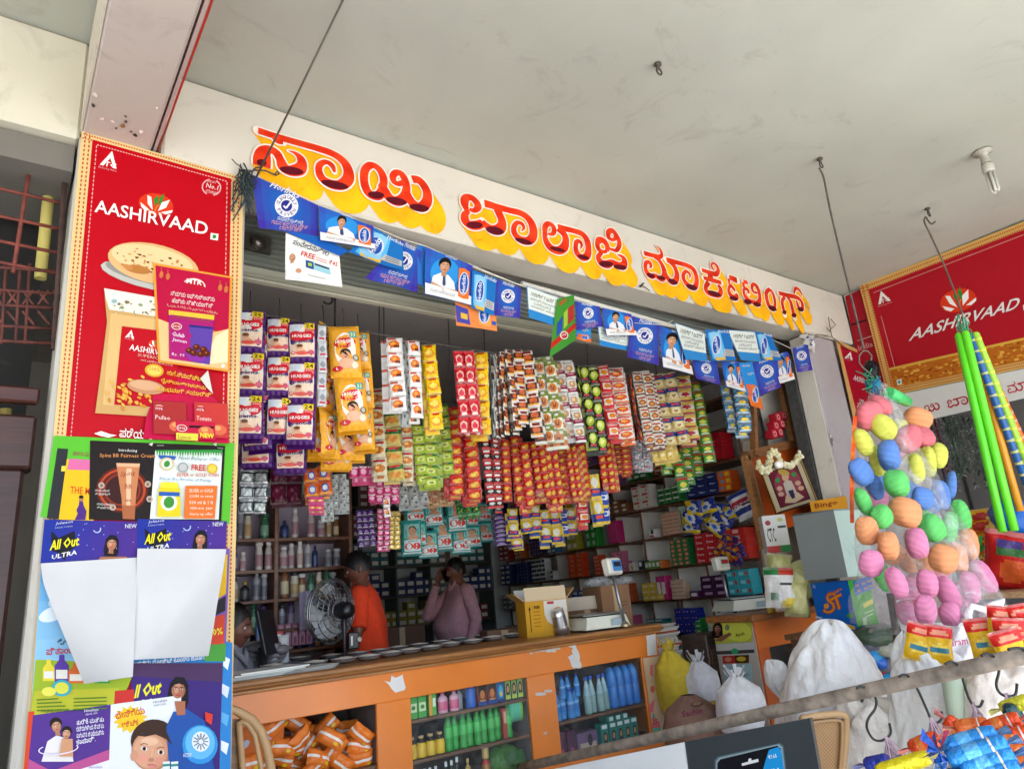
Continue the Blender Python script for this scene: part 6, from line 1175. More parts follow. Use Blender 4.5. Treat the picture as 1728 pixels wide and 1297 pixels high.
# third opening
wb_ = bottle([(.026, 0), (.03, .006), (.028, .03), (.03, .05), (.027, .09), (.03, .11), (.018, .15), (.012, .17), (.014, .171), (.014, .19)], ['2f78c0', '4a94d4', '3a86ca', '2f78c0', '6aaade', '3a86ca', '3a86ca', '3a86ca', '1f4fa8'], 12, 'film')
for i, (x, z) in enumerate(((2.94, .482), (3.0, .482), (3.055, .482), (3.11, .482), (3.0, .6), (3.06, .6), (3.12, .6))): put('water_bottle', wb_, x, YF+.02*(i % 2), z, 'blue water bottle in the shrink-wrapped pack at the left of the right opening', 'bottle', 'blue water bottles in the counter', 0, .9 if z < .5 else .7)
cb = bottle([(.024, 0), (.027, .006), (.027, .11), (.018, .16), (.01, .19), (.01, .2), (.013, .201), (.013, .222)], ['5a7a6a', '8aa8a8', '9ab8c0', 'a8c4cc', 'a8c4cc', 'a8c4cc', '2a5ac0'], 12, 'film')
for i in range(4): put('cleaner_bottle', cb, 3.2+.056*i, YF+.02*(i % 2), .482, 'clear bottle with a blue cap in the right opening', 'bottle', 'clear blue-capped bottles in the counter')
jb = bottle([(.04, 0), (.046, .01), (.046, .13), (.044, .135), (.046, .14), (.046, .19), (.036, .225), (.018, .25)], ['1f62b0', '2a74c4', '1c5aa8', '2a74c4', '2a74c4', '2f80cc', '2f80cc'], 12, 'plastic', (.7, 1))
for i in range(4): put('blue_jug', jb, 3.435+.068*i, YF+.02, .482, 'plain blue flat-shouldered jug at the right of the counter', 'jug', 'blue jugs in the counter')
for i in range(2): put('purple_box', box_mesh((.06, .06, .15), '4a1c3c', [('e', .5, .7, .2, .08, 'a83a6a')]), 2.95+.075*i, YF+.02, .267, 'dark purple box on the lower shelf of the right opening', 'box', 'purple boxes in the counter')
put('tissue_box', box_mesh((.17, .08, .12), '6a5070', [('r', .1, .5, .9, .95, 'a89a8a'), ('e', .6, .4, .12, .3, '2a2630')]), 3.16, YF+.03, .267, 'film-wrapped purple and grey box beside the teal hair-dye boxes', 'box')
HD = [('r', .12, .05, .88, .2, 'd0dcd8'), ('e', .5, .5, .3, .18, '15110f'), ('r', .22, .5, .78, .75, '15110f'), ('e', .5, .54, .18, .13, 'b07a58'), ('r', .1, .86, .9, .95, '6ab03a')]
for i in range(5): put('hair_dye_box', box_mesh((.058, .06, .145), '17756a', HD), 3.29+.064*i+(.01 if i else 0), YF, .267, 'teal hair-dye box with a dark-haired face, in the lower right opening', 'box', 'teal hair-dye boxes')
for i in range(3): put('hair_dye_box', box_mesh((.055, .09, .03), '17756a', [('r', .2, .1, .8, .9, 'd0dcd8')]), 3.37+.064*i, YF+.03, .413, 'teal hair-dye box lying flat on the upright ones', 'box', 'flat teal hair-dye boxes')
# ---- fan
FC = at(556, 1030, D=4.35); fan = thing('pedestal_fan', 'black wire-caged fan behind the counter beside the man in orange', 'fan', (FC.x, FC.y, 0))
ax = Vector((-.44, .88, .04)).normalized(); q_ = ax.to_track_quat('Z', 'Y').to_matrix(); hub = Vector((0, 0, FC.z))
b = MB()
for r_, z in ((.215, 0), (.217, -.02), (.19, .045), (.15, .062), (.11, .07), (.07, .074), (.17, .055), (.13, .067), (.09, .073), (.19, -.06), (.15, -.075), (.11, -.085), (.07, -.09)):
    b.tube([hub+q_ @ Vector((r_*math.cos(a), r_*math.sin(a), z)) for a in [k*PI/18 for k in range(37)]], .0035 if r_ < .2 else .006, '8f9192' if z < 0 else 'a4a6a7', 5, False)
for k in range(24):
    a = k*PI/12; b.tube([hub+q_ @ Vector((r_*math.cos(a+tw), r_*math.sin(a+tw), z)) for r_, z, tw in ((.04, .078, 0), (.12, .07, .12), (.19, .046, .22), (.216, 0, .28), (.19, -.06, .22), (.12, -.082, .1), (.05, -.092, 0))], .0026, '8a8c8e', 4, False)
b.build('cage', 'metal', fan)
for k in range(4):
    b = MB(); a0 = k*PI/2
    def bf(u, v): r_ = .035+.15*u; a = a0+(v-.5)*(.5+.9*u); return hub+q_ @ Vector((r_*math.cos(a), r_*math.sin(a), .02+(v-.5)*.07))
    b.grid(bf, 6, 4, 'a9adb0'); b.build('blade', 'plastic', fan)
b = MB(); b.lathe([(.015, -.2), (.045, -.19), (.058, -.16), (.06, -.11), (.05, -.08), (.04, -.05)], hub, '15161a', 16, ax); b.lathe([(.04, .05), (.045, .072), (.03, .082)], hub, '2a2c30', 14, ax); b.build('motor', 'plastic', fan)
bp_ = hub-ax*.13; b = MB(); b.tube([bp_, bp_+Vector((.0, 0, -.1)), (bp_.x, bp_.y, .03)], .014, '2a2b2e', 8); b.lathe([(.2, 0), (.19, .02), (.03, .05)], (bp_.x, bp_.y, 0), '1c1d20', 18); b.build('stand', 'plastic', fan)
b = MB(); c = bp_+Vector((.05, -.03, -.2)); b.box(c, (.075, .06, .11), '17181b', Matrix.Rotation(-.3, 3, 'Z'), bev=.008); b.lathe([(.018, 0), (.016, .02)], c+Vector((.02, -.035, .005)), 'b9b4ac', 10, Vector((.3, -1, 0))); b.tube([c+Vector((0, 0, .05)), c+Vector((-.02, -.02, .09)), bp_+Vector((-.02, -.03, 0))], .006, '17181b', 5); b.box(c+Vector((-.025, -.034, 0)), (.012, .003, .06), 'd8d8d4', Matrix.Rotation(-.3, 3, 'Z')); b.build('switch_box', 'plastic', fan)
fan.scale = (.9, .9, .9); fan.location = (FC.x*1.0, FC.y, .125)
# ---- monitor, printer, clutter near the cashier
mo = at(452, 1062, D=4.0); t = thing('monitor', 'thin dark computer screen tilted on the counter left of the fan', 'monitor', (mo.x, mo.y, .97), .85); b = MB(); rm = Matrix.Rotation(-.22, 3, 'X'); b.box((0, 0, .2), (.2, .022, .25), '1a1c20', rm, bev=.004); b.build('screen', 'plastic', t); b = MB(); b.box((0, .03, .06), (.05, .03, .12), '26282c'); b.lathe([(.1, 0), (.095, .012)], (0, .04, 0), '26282c', 14); b.build('stand', 'plastic', t); b = MB(); b.box((.03, -.014, .13), (.1, .004, .08), 'c2c4c8', rm); b.build('label_plate', 'paper', t)
pr = at(425, 1098, D=4.15); t = thing('printer', 'white box printer beside the cashier at the left edge', 'printer', (pr.x, pr.y, .93), -.5); b = MB(); b.box((0, 0, .09), (.2, .2, .2), 'b9b9b6', bev=.01); b.build('body', 'plastic', t); b = MB(); b.box((.05, -.102, .12), (.06, .004, .012), '6a6c70'); b.box((.05, -.102, .145), (.06, .004, .012), '6a6c70'); b.build('slots', 'plastic', t)
b = MB(); rn = random.Random(14)
for k in range(12): p = at(452+rn.uniform(-22, 24), 1100+rn.uniform(-14, 14), D=4.05); b.blob(p, (.06, .05, .03), jit('8a868a', .25), 8, 6, .4, k)
b.build('crumpled_bags', 'film', label='crumpled grey plastic bags on the desk below the screen', cat='bags')
b = MB(); b.box((1.35, 4.35, .45), (1.1, .4, .9), '5a4438', bev=.01); b.build('desk', 'wood', label='brown cashier desk behind the left end of the counter', cat='desk')
for i, (x, y, c) in enumerate(((440, 1072, '3a7ab8'), (452, 1085, 'b8932a'), (468, 1088, 'b8342a'), (478, 1094, 'c8ccd0'))): p = at(x, y, D=4.3); put('magazine', box_mesh((.06, .03, .16), c, [('r', .2, .1, .8, .3, 'dfe0e2'), ('e', .5, .6, .3, .2, 'd87a4a')]), p.x, p.y, p.z-.08, ('blue', 'gold', 'red', 'white')[i]+' packet standing on the desk right of the white printer', 'packet')
# ---- plastic chair, lower left
ch = thing('plastic_chair', 'tan plastic armchair, its back seen at the lower left before the heaped soap', 'chair', (1.05, 3.2, 0)); HO = Vector((1.05, 3.2, 0))
PC = 'b89468'
def chp(x, y, Y=3.25): return at(x, y, Y=Y)-HO
b = MB(); b.tube([chp(376, 1206), chp(393, 1196), chp(404, 1201), chp(424, 1213), chp(440, 1232), chp(450, 1260), chp(458, 1300), chp(462, 1340)], [.016, .017, .018, .02, .02, .02, .02, .02], PC, 8); b.tube([chp(403, 1216), chp(405, 1240), chp(410, 1300), chp(412, 1340)], .013, PC, 8); b.tube([chp(404, 1216), chp(418, 1221), chp(430, 1240), chp(440, 1290), chp(444, 1340)], .011, PC, 8); b.build('back_frame', 'wicker', ch)
b = MB()
def cbk(u, v): a, c = chp(380, 1212+v*120, 3.27), chp(406+8*v, 1212+v*120, 3.27); return a.lerp(c, u)
b.grid(cbk, 6, 16, lambda u, v: '7d5c3c' if (int(u*12)+int(v*40)) % 2 else '8d6a46'); b.build('back_panel', 'wicker', ch)
b = MB(); b.box((0, -.05, .43), (.5, .48, .03), PC, bev=.012); b.build('seat', 'wicker', ch)
for sx in (-1, 1):
    for sy in (-1, 1): b = MB(); b.tube([(sx*.2, sy*.2-.05, .42), (sx*.25, sy*.24-.05, 0)], [.026, .018], PC, 8); b.build('leg', 'wicker', ch)
# ================================================================== shelves
rn = random.Random(31)
# ---- left: shelves of bottles facing the street
SB = thing('bottle_shelves', 'wooden wall shelves of bottles behind the cashier', 'shelves', (1.5, 5.2, 0)); BO = Vector((1.5, 5.2, 0))
yS = 5.05
lv = [at(520, y, Y=yS).z for y in (906, 957, 1006, 1056, 1092)]
lv = sorted(lv); lv.append(lv[-1]+.29)
b = MB()
for z in lv+[lv[-1]+.3]: b.box((1.5-BO.x, 5.2-BO.y, z-.011), (1.36, .3, .022), '7a4f34', bev=.002)
b.build('shelf_board', 'wood', SB); xv = at(466, 950, Y=yS).x
b = MB()
for x in (.84, xv, 2.17): b.box((x-BO.x, 5.199-BO.y, 1.35), (.028, .31, 2.7), '7d5236', bev=.002)
b.build('upright', 'wood', SB); b = MB(); b.box((1.5-BO.x, 5.36-BO.y, 1.35), (1.36, .02, 2.7), 'c2b8cc'); b.build('back_panel', 'paint', SB)
BK_ = [('white', 'd9d9d6', 'e6e6e4', 'c2a8a0'), ('grey', '9a9ca4', 'c2c4c8', '6a6e78'), ('dark blue', '1c2a5a', '1c2a5a', '3a4a80'), ('silver', 'b8bac0', '3a3c40', '8a8c94'), ('pale', 'c9c2c0', 'e0dcd8', 'a8808a'), ('purple', '6a5a78', '4a2a5a', 'a89ab0'), ('amber', '8a5a34', 'e0e0dc', 'd8c8a0'), ('green', '2f6a48', '2f6a48', '7aa88a'), ('cream', 'cfc8b4', '2a2a2a', 'b89a6a'), ('black', '1c1c20', 'c9a84a', '4a4a50')]
WORDS = ['lowest', 'second', 'third', 'fourth', 'fifth', 'top']
for li, z in enumerate(lv[:6]):
    for (x0, x1, side) in ((.87, xv-.03, 'left'), (xv+.03, 2.13, 'right')):
        x = x0+.02; k = 0
        while x < x1-.02:
            nm, c, cp, lb = BK_[(li*3+k//rn.choice((1, 2, 3))+rn.randint(0, 2)) % len(BK_)]
            if li == 3: nm, c, cp, lb = rn.choice(BK_[:4]+BK_[4:6])
            if rn.random() < .1: x += .05; continue
            h = rn.choice((.13, .16, .18, .2, .22)); r_ = rn.choice((.022, .026, .03))
            if x+r_ > x1: break
            put('toiletry_bottle', bt(round(h, 2), r_, c, cp, lb, rn.choice((.35, .6, .85)), (1, .8)), x+r_, 5.1+rn.uniform(0, .04), z+.001, f'{nm} bottle on the {WORDS[li]} {side} shelf behind the cashier', 'bottle', f'{nm} bottles, {WORDS[li]} {side} shelf')
            x += 2*r_+rn.uniform(.002, .02); k += 1
for i in range(5): put('soap_box', box_mesh((.045, .05, .15), 'b87a94', [('r', .2, .1, .8, .5, 'd8b0c0'), ('r', .3, .6, .7, .9, '7a3a5a')]), 1.66+.05*i, 5.1, lv[0]+.001 if False else at(500, 1088, Y=5.1).z-.0, 'pink slim box in the row below the hanging towel', 'box', 'pink slim boxes below the towel')
b = MB(); t0 = [(505, 998), (533, 996), (528, 1060), (506, 1064)]
b.grid(lambda u, v: at(505+28*u, 998+65*v-2*u, Y=5.0)+Vector((0, .012*math.sin(u*11), 0)), 12, 8, '9c92aa'); b.build('towel', 'cloth', label='pale lilac towel hanging from the bottle shelves beside the fan', cat='towel')
# ---- right: pigeonholes along the side wall (plane X = 5.2)
PX_ = 5.2
PG = thing('pigeonhole_shelves', 'tall white pigeonhole shelving along the right wall of the shop', 'shelves', (5.4, 5.5, 0)); GO = Vector((5.4, 5.5, 0))
zr = [at(1074, 1015, X=PX_).z]; zr = [zr[0]-.31]+[zr[0]+.297*k for k in range(0, 7)]
ys = [at(x, 900, X=PX_).y for x in (1243, 1160, 1110, 1062, 1018, 980, 945, 912, 884, 858, 832)]
yd = [ys[0]-.06]+ys[1:]
b = MB()
for z in zr: b.box((.18, (yd[0]+yd[-1])/2-GO.y, z-.009), (.36, yd[-1]-yd[0], .018), '6a4a34', bev=.002); b.box((-.003, (yd[0]+yd[-1])/2-GO.y, z-.009), (.012, yd[-1]-yd[0], .022), '7a5236', bev=.002)
b.build('shelf_board', 'wood', PG)
b = MB()
for y in yd: b.box((.18, y-GO.y, 1.35), (.35, .016, 2.7), 'efece4'); b.box((-.003, y-GO.y, 1.35), (.012, .02, 2.7), '7a5236', bev=.002)
b.build('divider', 'paint', PG); b = MB(); b.box((.37, (yd[0]+yd[-1])/2-GO.y, 1.35), (.02, yd[-1]-yd[0], 2.7), 'efece4'); b.build('back_panel', 'paint', PG)
b = MB(); b.box((.18, yd[0]-.09-GO.y, 1.2), (.36, .14, 2.4), 'cfc5b0', bev=.004); b.build('end_panel', 'paint', PG)
# what the cells hold: (row counted from the bottom board 0.., column from the doorway 0..) -> goods
def stack(row, col, name, cname, d, c, face, n, hi, y0=.03, depth_=.02, jitr=.004, rz=PI/2*3):
    """boxes of size d (across, deep, high) filling one cell from its near side; hi high"""
    row -= 2
    if col+1 >= len(yd) or row >= len(zr) or row < 0: return
    me = box_mesh(d, c, face); k = 0; y = yd[col+1]-y0-d[0]/2; z0 = zr[row]+.001
    lab = f'{cname} in the {("bottom", "second", "third", "fourth", "fifth", "sixth", "seventh", "eighth")[row]} row, {("first", "second", "third", "fourth", "fifth", "sixth", "seventh", "eighth", "ninth", "tenth")[col]} column from the doorway'
    while k < n and y-d[0]/2 > yd[col]+.01:
        for j in range(hi):
            if k >= n: break
            o = inst(name, me, (PX_+.03+depth_+d[1]/2+rn.uniform(-jitr, jitr), y+rn.uniform(-jitr, jitr), z0+d[2]*1.01*j), (0, 0, -PI/2+rn.uniform(-.04, .04)), lab, 'box', f'{cname}s, row {row+1}, column {col+1}'); k += 1
        y -= d[0]*1.03
T = lambda t, c='e8e4dc': [('r', .08, .2, .92, .8, c), ('t', .2, .7, .8, .3, t, 'b82a2a')]
LBL = [('r', .15, .25, .85, .75, 'dcd8ce')]
RD = [('r', .05, .1, .95, .9, 'c8262a'), ('r', .3, .3, .9, .7, 'e6dcd4')]
stack(4, 0, 'soap_carton', 'red soap carton', (.12, .16, .052), 'b8181e', [('t', .2, .75, .8, .3, 'Dove', 'e8e0d8')], 10, 5, .02)
stack(4, 0, 'soap_carton', 'red detergent carton', (.15, .16, .052), 'c02a24', [('r', .2, .2, .6, .8, 'd8a8a0')], 10, 5, .28)
stack(3, 0, 'soap_carton', 'turquoise carton', (.12, .14, .07), '3aa8b4', [('e', .75, .5, .1, .3, 'c8323a'), ('r', .1, .3, .5, .7, '8ad0d8')], 6, 3, .32)
stack(3, 0, 'soap_carton', 'dark purple carton', (.14, .14, .06), '3a1438', [('r', .2, .3, .8, .7, 'a88aa8')], 6, 3, .02); stack(3, 0, 'soap_carton', 'blue carton', (.1, .12, .1), '2a6ab0', LBL, 2, 2, .6)
stack(6, 0, 'soap_carton', 'navy carton', (.12, .14, .062), '16235e', [('t', .2, .7, .8, .35, 'Wipro', 'dfe2ea')], 9, 3, .02); stack(6, 0, 'soap_carton', 'orange carton', (.14, .14, .06), 'cf5a1c', [('e', .3, .5, .12, .3, '3a8ac0'), ('r', .6, .2, .9, .8, 'd8b02a')], 6, 3, .4)
stack(7, 0, 'red_packet', 'red packet stack', (.16, .16, .03), 'b01824', [('r', .1, .2, .5, .8, 'd8626a')], 24, 8, .02)
stack(4, 1, 'green_box', 'green balm box', (.075, .1, .04), '1f6a34', [('e', .5, .5, .3, .34, 'd87a6a')], 30, 6, .08); stack(5, 1, 'soap_box', 'peach soap box', (.075, .1, .035), 'c99a80', [('r', .05, .1, .95, .25, '2a5a3a')], 18, 6, .02); stack(5, 1, 'slim_box', 'pale green slim box', (.035, .1, .24), 'a8b8a4', [('r', .3, .1, .7, .9, '4a7a5a')], 5, 1, .26)
stack(3, 1, 'soap_box', 'peach soap box', (.075, .1, .035), 'cfae94', [('r', .05, .1, .95, .25, '7a5a3a')], 9, 5, .02); stack(3, 1, 'purple_box', 'purple soap box', (.1, .1, .06), '4a1c4a', LBL, 2, 1, .24)
stack(2, 1, 'match_box', 'blue match packet', (.09, .1, .055), '1c2a8a', [('e', .3, .5, .08, .12, 'd8a0a0'), ('e', .7, .5, .08, .12, 'd8a0a0')], 12, 4, .02); stack(2, 1, 'match_box', 'green match packet', (.08, .1, .045), '2f8a3a', [('r', .2, .3, .8, .7, 'a8d09a')], 8, 3, .24)
stack(3, 2, 'sweet_box', 'yellow sweet box', (.09, .1, .055), 'd6b23a', [('r', .15, .3, .85, .7, 'e4d49a')], 8, 3, .02); stack(3, 2, 'sweet_box', 'magenta sweet box', (.06, .1, .22), 'b82a6a', LBL, 2, 1, .22); stack(4, 2, 'black_box', 'black and white box', (.06, .1, .09), '1c1c20', [('r', .2, .15, .8, .6, 'd8d8d4')], 1, 1, .02); stack(4, 2, 'green_jar_box', 'green tea box', (.05, .1, .075), '5a8a3a', LBL, 4, 1, .1); stack(4, 2, 'orange_box', 'orange biscuit box', (.05, .1, .035), 'cf6a2a', [('e', .5, .5, .25, .3, 'e0a86a')], 4, 2, .3)
stack(5, 2, 'white_box', 'white box', (.07, .1, .08), 'd8d4cc', [('r', .4, .1, .9, .6, '2a2a30'), ('r', .1, .75, .9, .95, 'c83a4a')], 1, 1, .22); stack(6, 2, 'white_box', 'white medicine box', (.12, .1, .075), 'd9d4ca', [('e', .6, .7, .12, .16, 'd8942a'), ('r', .1, .1, .7, .35, 'c83a2a')], 6, 3, .06)
stack(4, 3, 'pink_box', 'pink soap box', (.05, .1, .035), 'c46a84', [('r', .2, .3, .8, .7, 'dca8b8')], 21, 6, .02); stack(4, 3, 'white_box', 'white and orange box', (.08, .1, .08), 'd8d4cc', [('e', .6, .6, .2, .26, 'd8a02a')], 1, 1, .26); stack(5, 3, 'pink_box', 'magenta slim box', (.035, .1, .23), 'b82a6a', [('r', .3, .1, .7, .9, 'c84a80')], 4, 1, .02); stack(3, 3, 'orange_box', 'orange packet', (.1, .1, .06), 'b8542a', [('r', .2, .3, .8, .7, 'd88a5a')], 6, 3, .04)
stack(5, 4, 'green_box', 'green carton', (.09, .1, .08), '2a8a34', [('r', .1, .2, .6, .8, 'a8d09a')], 6, 3, .02); stack(4, 4, 'orange_box', 'orange soap carton', (.1, .1, .04), 'cf4a20', [('t', .15, .75, .85, .3, 'SOAP', 'e8d0c0')], 8, 5, .1); stack(3, 4, 'box', 'lilac box', (.1, .1, .06), '8a6a9a', LBL, 6, 3, .03)
stack(5, 5, 'olive_box', 'olive packet', (.08, .1, .09), '9a9a2a', LBL, 4, 2, .05); stack(4, 5, 'orange_box', 'bright orange carton', (.12, .1, .05), 'cf3f1c', [('r', .3, .2, .9, .8, 'd87a4a')], 15, 5, .02); stack(3, 5, 'blue_box', 'blue carton', (.1, .1, .05), '2a3f8a', LBL, 6, 3, .04)
stack(5, 6, 'blue_box', 'pale blue carton', (.08, .1, .05), '2a6a9a', LBL, 6, 3, .03); stack(4, 6, 'white_box', 'white carton', (.08, .1, .05), 'c8c8c4', [('r', .3, .1, .9, .5, '2a2a30')], 2, 2, .02); stack(3, 6, 'red_box', 'dim red carton', (.1, .1, .06), '8a2a2a', LBL, 6, 3, .03)
stack(4, 7, 'bottle_box', 'black capped box', (.05, .1, .05), 'c4c6c6', [('r', 0, .3, 1, .8, '23262c')], 25, 5, .02); stack(5, 7, 'purple_box', 'purple wrapped box', (.05, .1, .045), '3a1c4a', [('r', .1, .3, .4, .7, 'b89ac8')], 30, 6, .02); stack(3, 7, 'green_box', 'green carton', (.1, .1, .06), '1f7a30', LBL, 8, 4, .03); stack(2, 7, 'green_box', 'dim green carton', (.1, .1, .06), '2a6a3a', LBL, 8, 4, .03)
stack(4, 8, 'navy_box', 'navy packet', (.06, .1, .04), '1c2460', [('e', .5, .5, .2, .2, '8a94c8')], 30, 6, .03); stack(5, 8, 'orange_box', 'orange and black box', (.08, .1, .04), 'b8622a', LBL, 8, 4, .03); stack(3, 8, 'green_box', 'bright green carton', (.09, .1, .06), '2a9a34', LBL, 12, 4, .03)
stack(4, 9, 'navy_box', 'dark blue carton', (.1, .1, .06), '22346a', LBL, 8, 4, .03); stack(5, 9, 'red_box', 'red and white carton', (.1, .1, .06), '9a2a2a', LBL, 8, 4, .03); stack(3, 9, 'box', 'grey carton', (.1, .1, .06), '6a6a68', LBL, 6, 3, .03)
used = {(4,0),(3,0),(6,0),(7,0),(5,0),(4,1),(5,1),(3,1),(2,1),(3,2),(4,2),(5,2),(6,2),(4,3),(5,3),(3,3),(5,4),(4,4),(3,4),(5,5),(4,5),(3,5),(5,6),(4,6),(3,6),(4,7),(5,7),(3,7),(2,7),(4,8),(5,8),(3,8),(4,9),(5,9),(3,9)}
FILL = [('teal carton', '1f7a7a'), ('red biscuit carton', 'a8262a'), ('mauve soap carton', '8a5a8a'), ('yellow tea carton', 'c8a42a'), ('navy soap carton', '22307a'), ('green soap carton', '2a7a3a'), ('white soap carton', 'cfcdc6'), ('pink soap carton', 'c4587a'), ('orange tea carton', 'c8602a'), ('brown incense carton', '7a4a2a')]
for r_ in range(2, 9):
    for c_ in range(0, 10):
        if (r_, c_) in used: continue
        nm, cl = FILL[(r_*3+c_*7) % 10]; d_ = rn.choice(((.09, .1, .05), (.07, .1, .06), (.11, .12, .045))); stack(r_, c_, 'soap_carton', nm, d_, cl, rn.choice((LBL, RD[:0]+[('e', .5, .5, .3, .3, 'dcd6c8')], [('r', .1, .15, .9, .4, 'dcd6c8'), ('r', .3, .55, .7, .85, '2a2a3a')])), rn.choice((6, 8, 12)), rn.choice((2, 3, 4)), .02)
# detergent pouches, chocolate packets, a jar, salt pouch
def pouch_mesh(key, w_, h_, sh, bul=.22, mat='film'):
    SK[key] = sh; return sachet_mesh(key, w_, h_, 0, mat, bul)
pm = pouch_mesh('detergent', .2, .15, ['1c2f86', ('e', .5, .5, .3, .32, 'c9cdd2'), ('e', .2, .2, .3, .2, 'd9b81e'), ('r', 0, .72, 1, .86, 'd9b81e'), ('e', .8, .85, .2, .14, 'd9b81e'), ('e', .5, .5, .14, .14, '2a6ac0')])
for i, (x, y, r_) in enumerate(((1170, 852, .2), (1190, 850, -.3), (1212, 856, .4), (1175, 872, 1.5), (1200, 876, -.5), (1225, 874, .8), (1165, 882, .1), (1215, 884, 1.2), (1230, 858, -.4))): p = at(x, y-8, X=PX_+.02+.03*(i % 3)); inst('detergent_pouch', pm, p, (0, r_*.6, -PI/2+.1*r_), 'blue and yellow detergent pouch heaped in the cell under the navy cartons', 'pouch', 'blue and yellow detergent pouches')
pm = pouch_mesh('choco', .15, .06, ['3a2468', ('r', .1, .2, .7, .8, 'c85a1c'), ('e', .3, .5, .16, .3, 'd8a03a')])
for i in range(14): p = at(1215+rn.uniform(-18, 34), 915+rn.uniform(-14, 26), X=PX_-.0+.02*(i % 3)); inst('sweet_packet', pm, p, (0, rn.uniform(-.9, .9), -PI/2+rn.uniform(-.2, .2)), 'purple and orange sweet packet tumbled beside the red soap cartons', 'packet', 'purple and orange sweet packets')
ip = at(1245, 856, X=5.12); pm = pouch_mesh('salt', .18, .24, ['d6d8dc', ('r', 0, 0, 1, .2, '2a3f8a'), ('r', 0, .62, 1, .8, '2a3f8a'), ('r', .1, .34, .9, .46, 'b82a3a'), ('r', .5, .5, .9, .58, '3a3a4a')], .3); sp9 = inst('salt_pouch', pm, ip+Vector((0, 0, .13)), (0, -.35, -PI/2+.5), 'white salt pouch with blue bands hanging at the end of the shelves', 'pouch')
def decal(par, b):
    bpy.context.view_layer.update(); o = b.build('print', 'print', par, origin=(0, 0, 0)); o.matrix_parent_inverse = par.matrix_world.inverted()
b = MB(); A = Art(b, None, h=.03, n=-FW, p=ip+Vector((-.06, -.06, 0))); A.text('MOKSH', (1233, 861), (1259, 846), 10, 'a8283a', .03); A.text('Salt', (1249, 862), (1260, 856), 6, '3a3a4a', .01); decal(sp9, b)
b = MB(); y = yd[3]-.1; b.lathe([(.06, 0), (.065, .01), (.062, .05), (.066, .1), (.06, .16), (.05, .19), (.056, .192), (.056, .23)], (PX_+.12, y, zr[5]+.001), ['6a8a80', '7a948a', '5a7a70', '8aa49a', '6a8a80', '6a8a80', '1f5fb0'], 14); b.build('glass_jar', 'film', label='clear jar of green sweets with a blue lid in a white cell', cat='jar')
# ---- back wall shelves in the dim, with their goods
BW = thing('back_shelves', 'dim shelves on the rear wall behind the man on the phone', 'shelves', (3.7, 7.5, 0)); b = MB()
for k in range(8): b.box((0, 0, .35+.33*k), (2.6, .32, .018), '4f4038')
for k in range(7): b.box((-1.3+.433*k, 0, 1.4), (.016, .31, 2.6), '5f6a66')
b.build('shelf_board', 'wood', BW)
for r_ in range(2, 7):
    for k in range(6):
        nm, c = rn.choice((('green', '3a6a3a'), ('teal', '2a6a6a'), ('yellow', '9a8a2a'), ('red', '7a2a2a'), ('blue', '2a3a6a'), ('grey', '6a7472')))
        for j in range(rn.choice((3, 4))):
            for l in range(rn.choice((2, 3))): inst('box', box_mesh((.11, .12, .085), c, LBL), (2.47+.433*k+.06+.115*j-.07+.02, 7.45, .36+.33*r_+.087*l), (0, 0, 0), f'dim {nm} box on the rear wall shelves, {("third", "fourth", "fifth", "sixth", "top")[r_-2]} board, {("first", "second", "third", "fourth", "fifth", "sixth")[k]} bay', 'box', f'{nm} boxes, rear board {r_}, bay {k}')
carton('carton', 'lower dark brown carton on the floor behind the man in orange', (2.95, 5.9, .55), (.42, .3, .26), -.1, '4f3626', 0); carton('carton', 'upper dark brown carton stacked behind the man in orange', (2.95, 5.9, .815), (.42, .3, .26), -.13, '54392a', 0)
b = MB(); b.box((2.95, 5.9, .27), (.6, .4, .54), '2c2622', bev=.01); b.build('crate', 'wood', label='dark crate under the two brown cartons behind the man in orange', cat='crate')
p = at(738, 960, D=6.6); b = MB(); b.box((p.x+.35, p.y+.3, 1.5), (.1, .1, 2.9), 'a8a294'); b.build('post', 'paint', label='pale post behind the man on the phone', cat='post')
# ================================================================== right wing: boards, hanging goods, second counter, sacks, rail
rn = random.Random(77)
b = MB(); A = Art(b, None, h=0, X=6.06)
A.quad((1450, 482), (1860, 322), (1860, 594), (1498, 668), 'd3a85c'); A.h = .0015
weave(A, (1450, 484), (1860, 324), 14, rn, 110); weave(A, (1468, 478), (1514, 664), 19, rn, 44); weave(A, (1498, 656), (1860, 582), 11, rn, 110)
A.quad((1466, 489), (1860, 337), (1860, 581), (1509, 654), 'ab1724'); A.line([(1474, 494), (1860, 345)], 1.3, 'c98a80'); A.line([(1487, 533), (1511, 622)], 1.2, 'c98a80')
A.poly([(1501, 622), (1860, 541), (1860, 581), (1509, 654)], 'b8661c')
for k in range(260):
    t = rn.random(); x = 1506+354*t; y = rn.uniform(0, 1); y0 = 622-(x-1501)*.2256; y1 = 654-(x-1509)*.208; A.ell(x, y0+3+(y1-y0-5)*y, rn.uniform(2, 7), rn.uniform(1, 2.6), rn.choice(['d89a34', 'e0aa48', '9a4a14', 'c27a22', 'a85a18']), -13, 6); A.h -= A.dh*.97
A.up(); A.line([(1501, 623), (1860, 542)], 4, 'd9a844'); A.quad((1513, 641), (1522, 639), (1523, 648), (1515, 650), 'd8dcd0'); A.ell(1518, 644.5, 2, 2.4, '3a8a4a')
triangle_mark(A, 1491, 503, .8, -18); lotus(A, 1617, 507, .92, -16); A.text('AASHIRVAAD', (1534, 576), (1717, 521), 21, 'e6e0da', .012, lean=8, res=3); A.quad((1727, 515), (1737, 512), (1738, 521), (1728, 524), 'd8dcd0')
b.build('advertising_board', 'print', label='wide red flour board with wheat band over the right shop', cat='board')
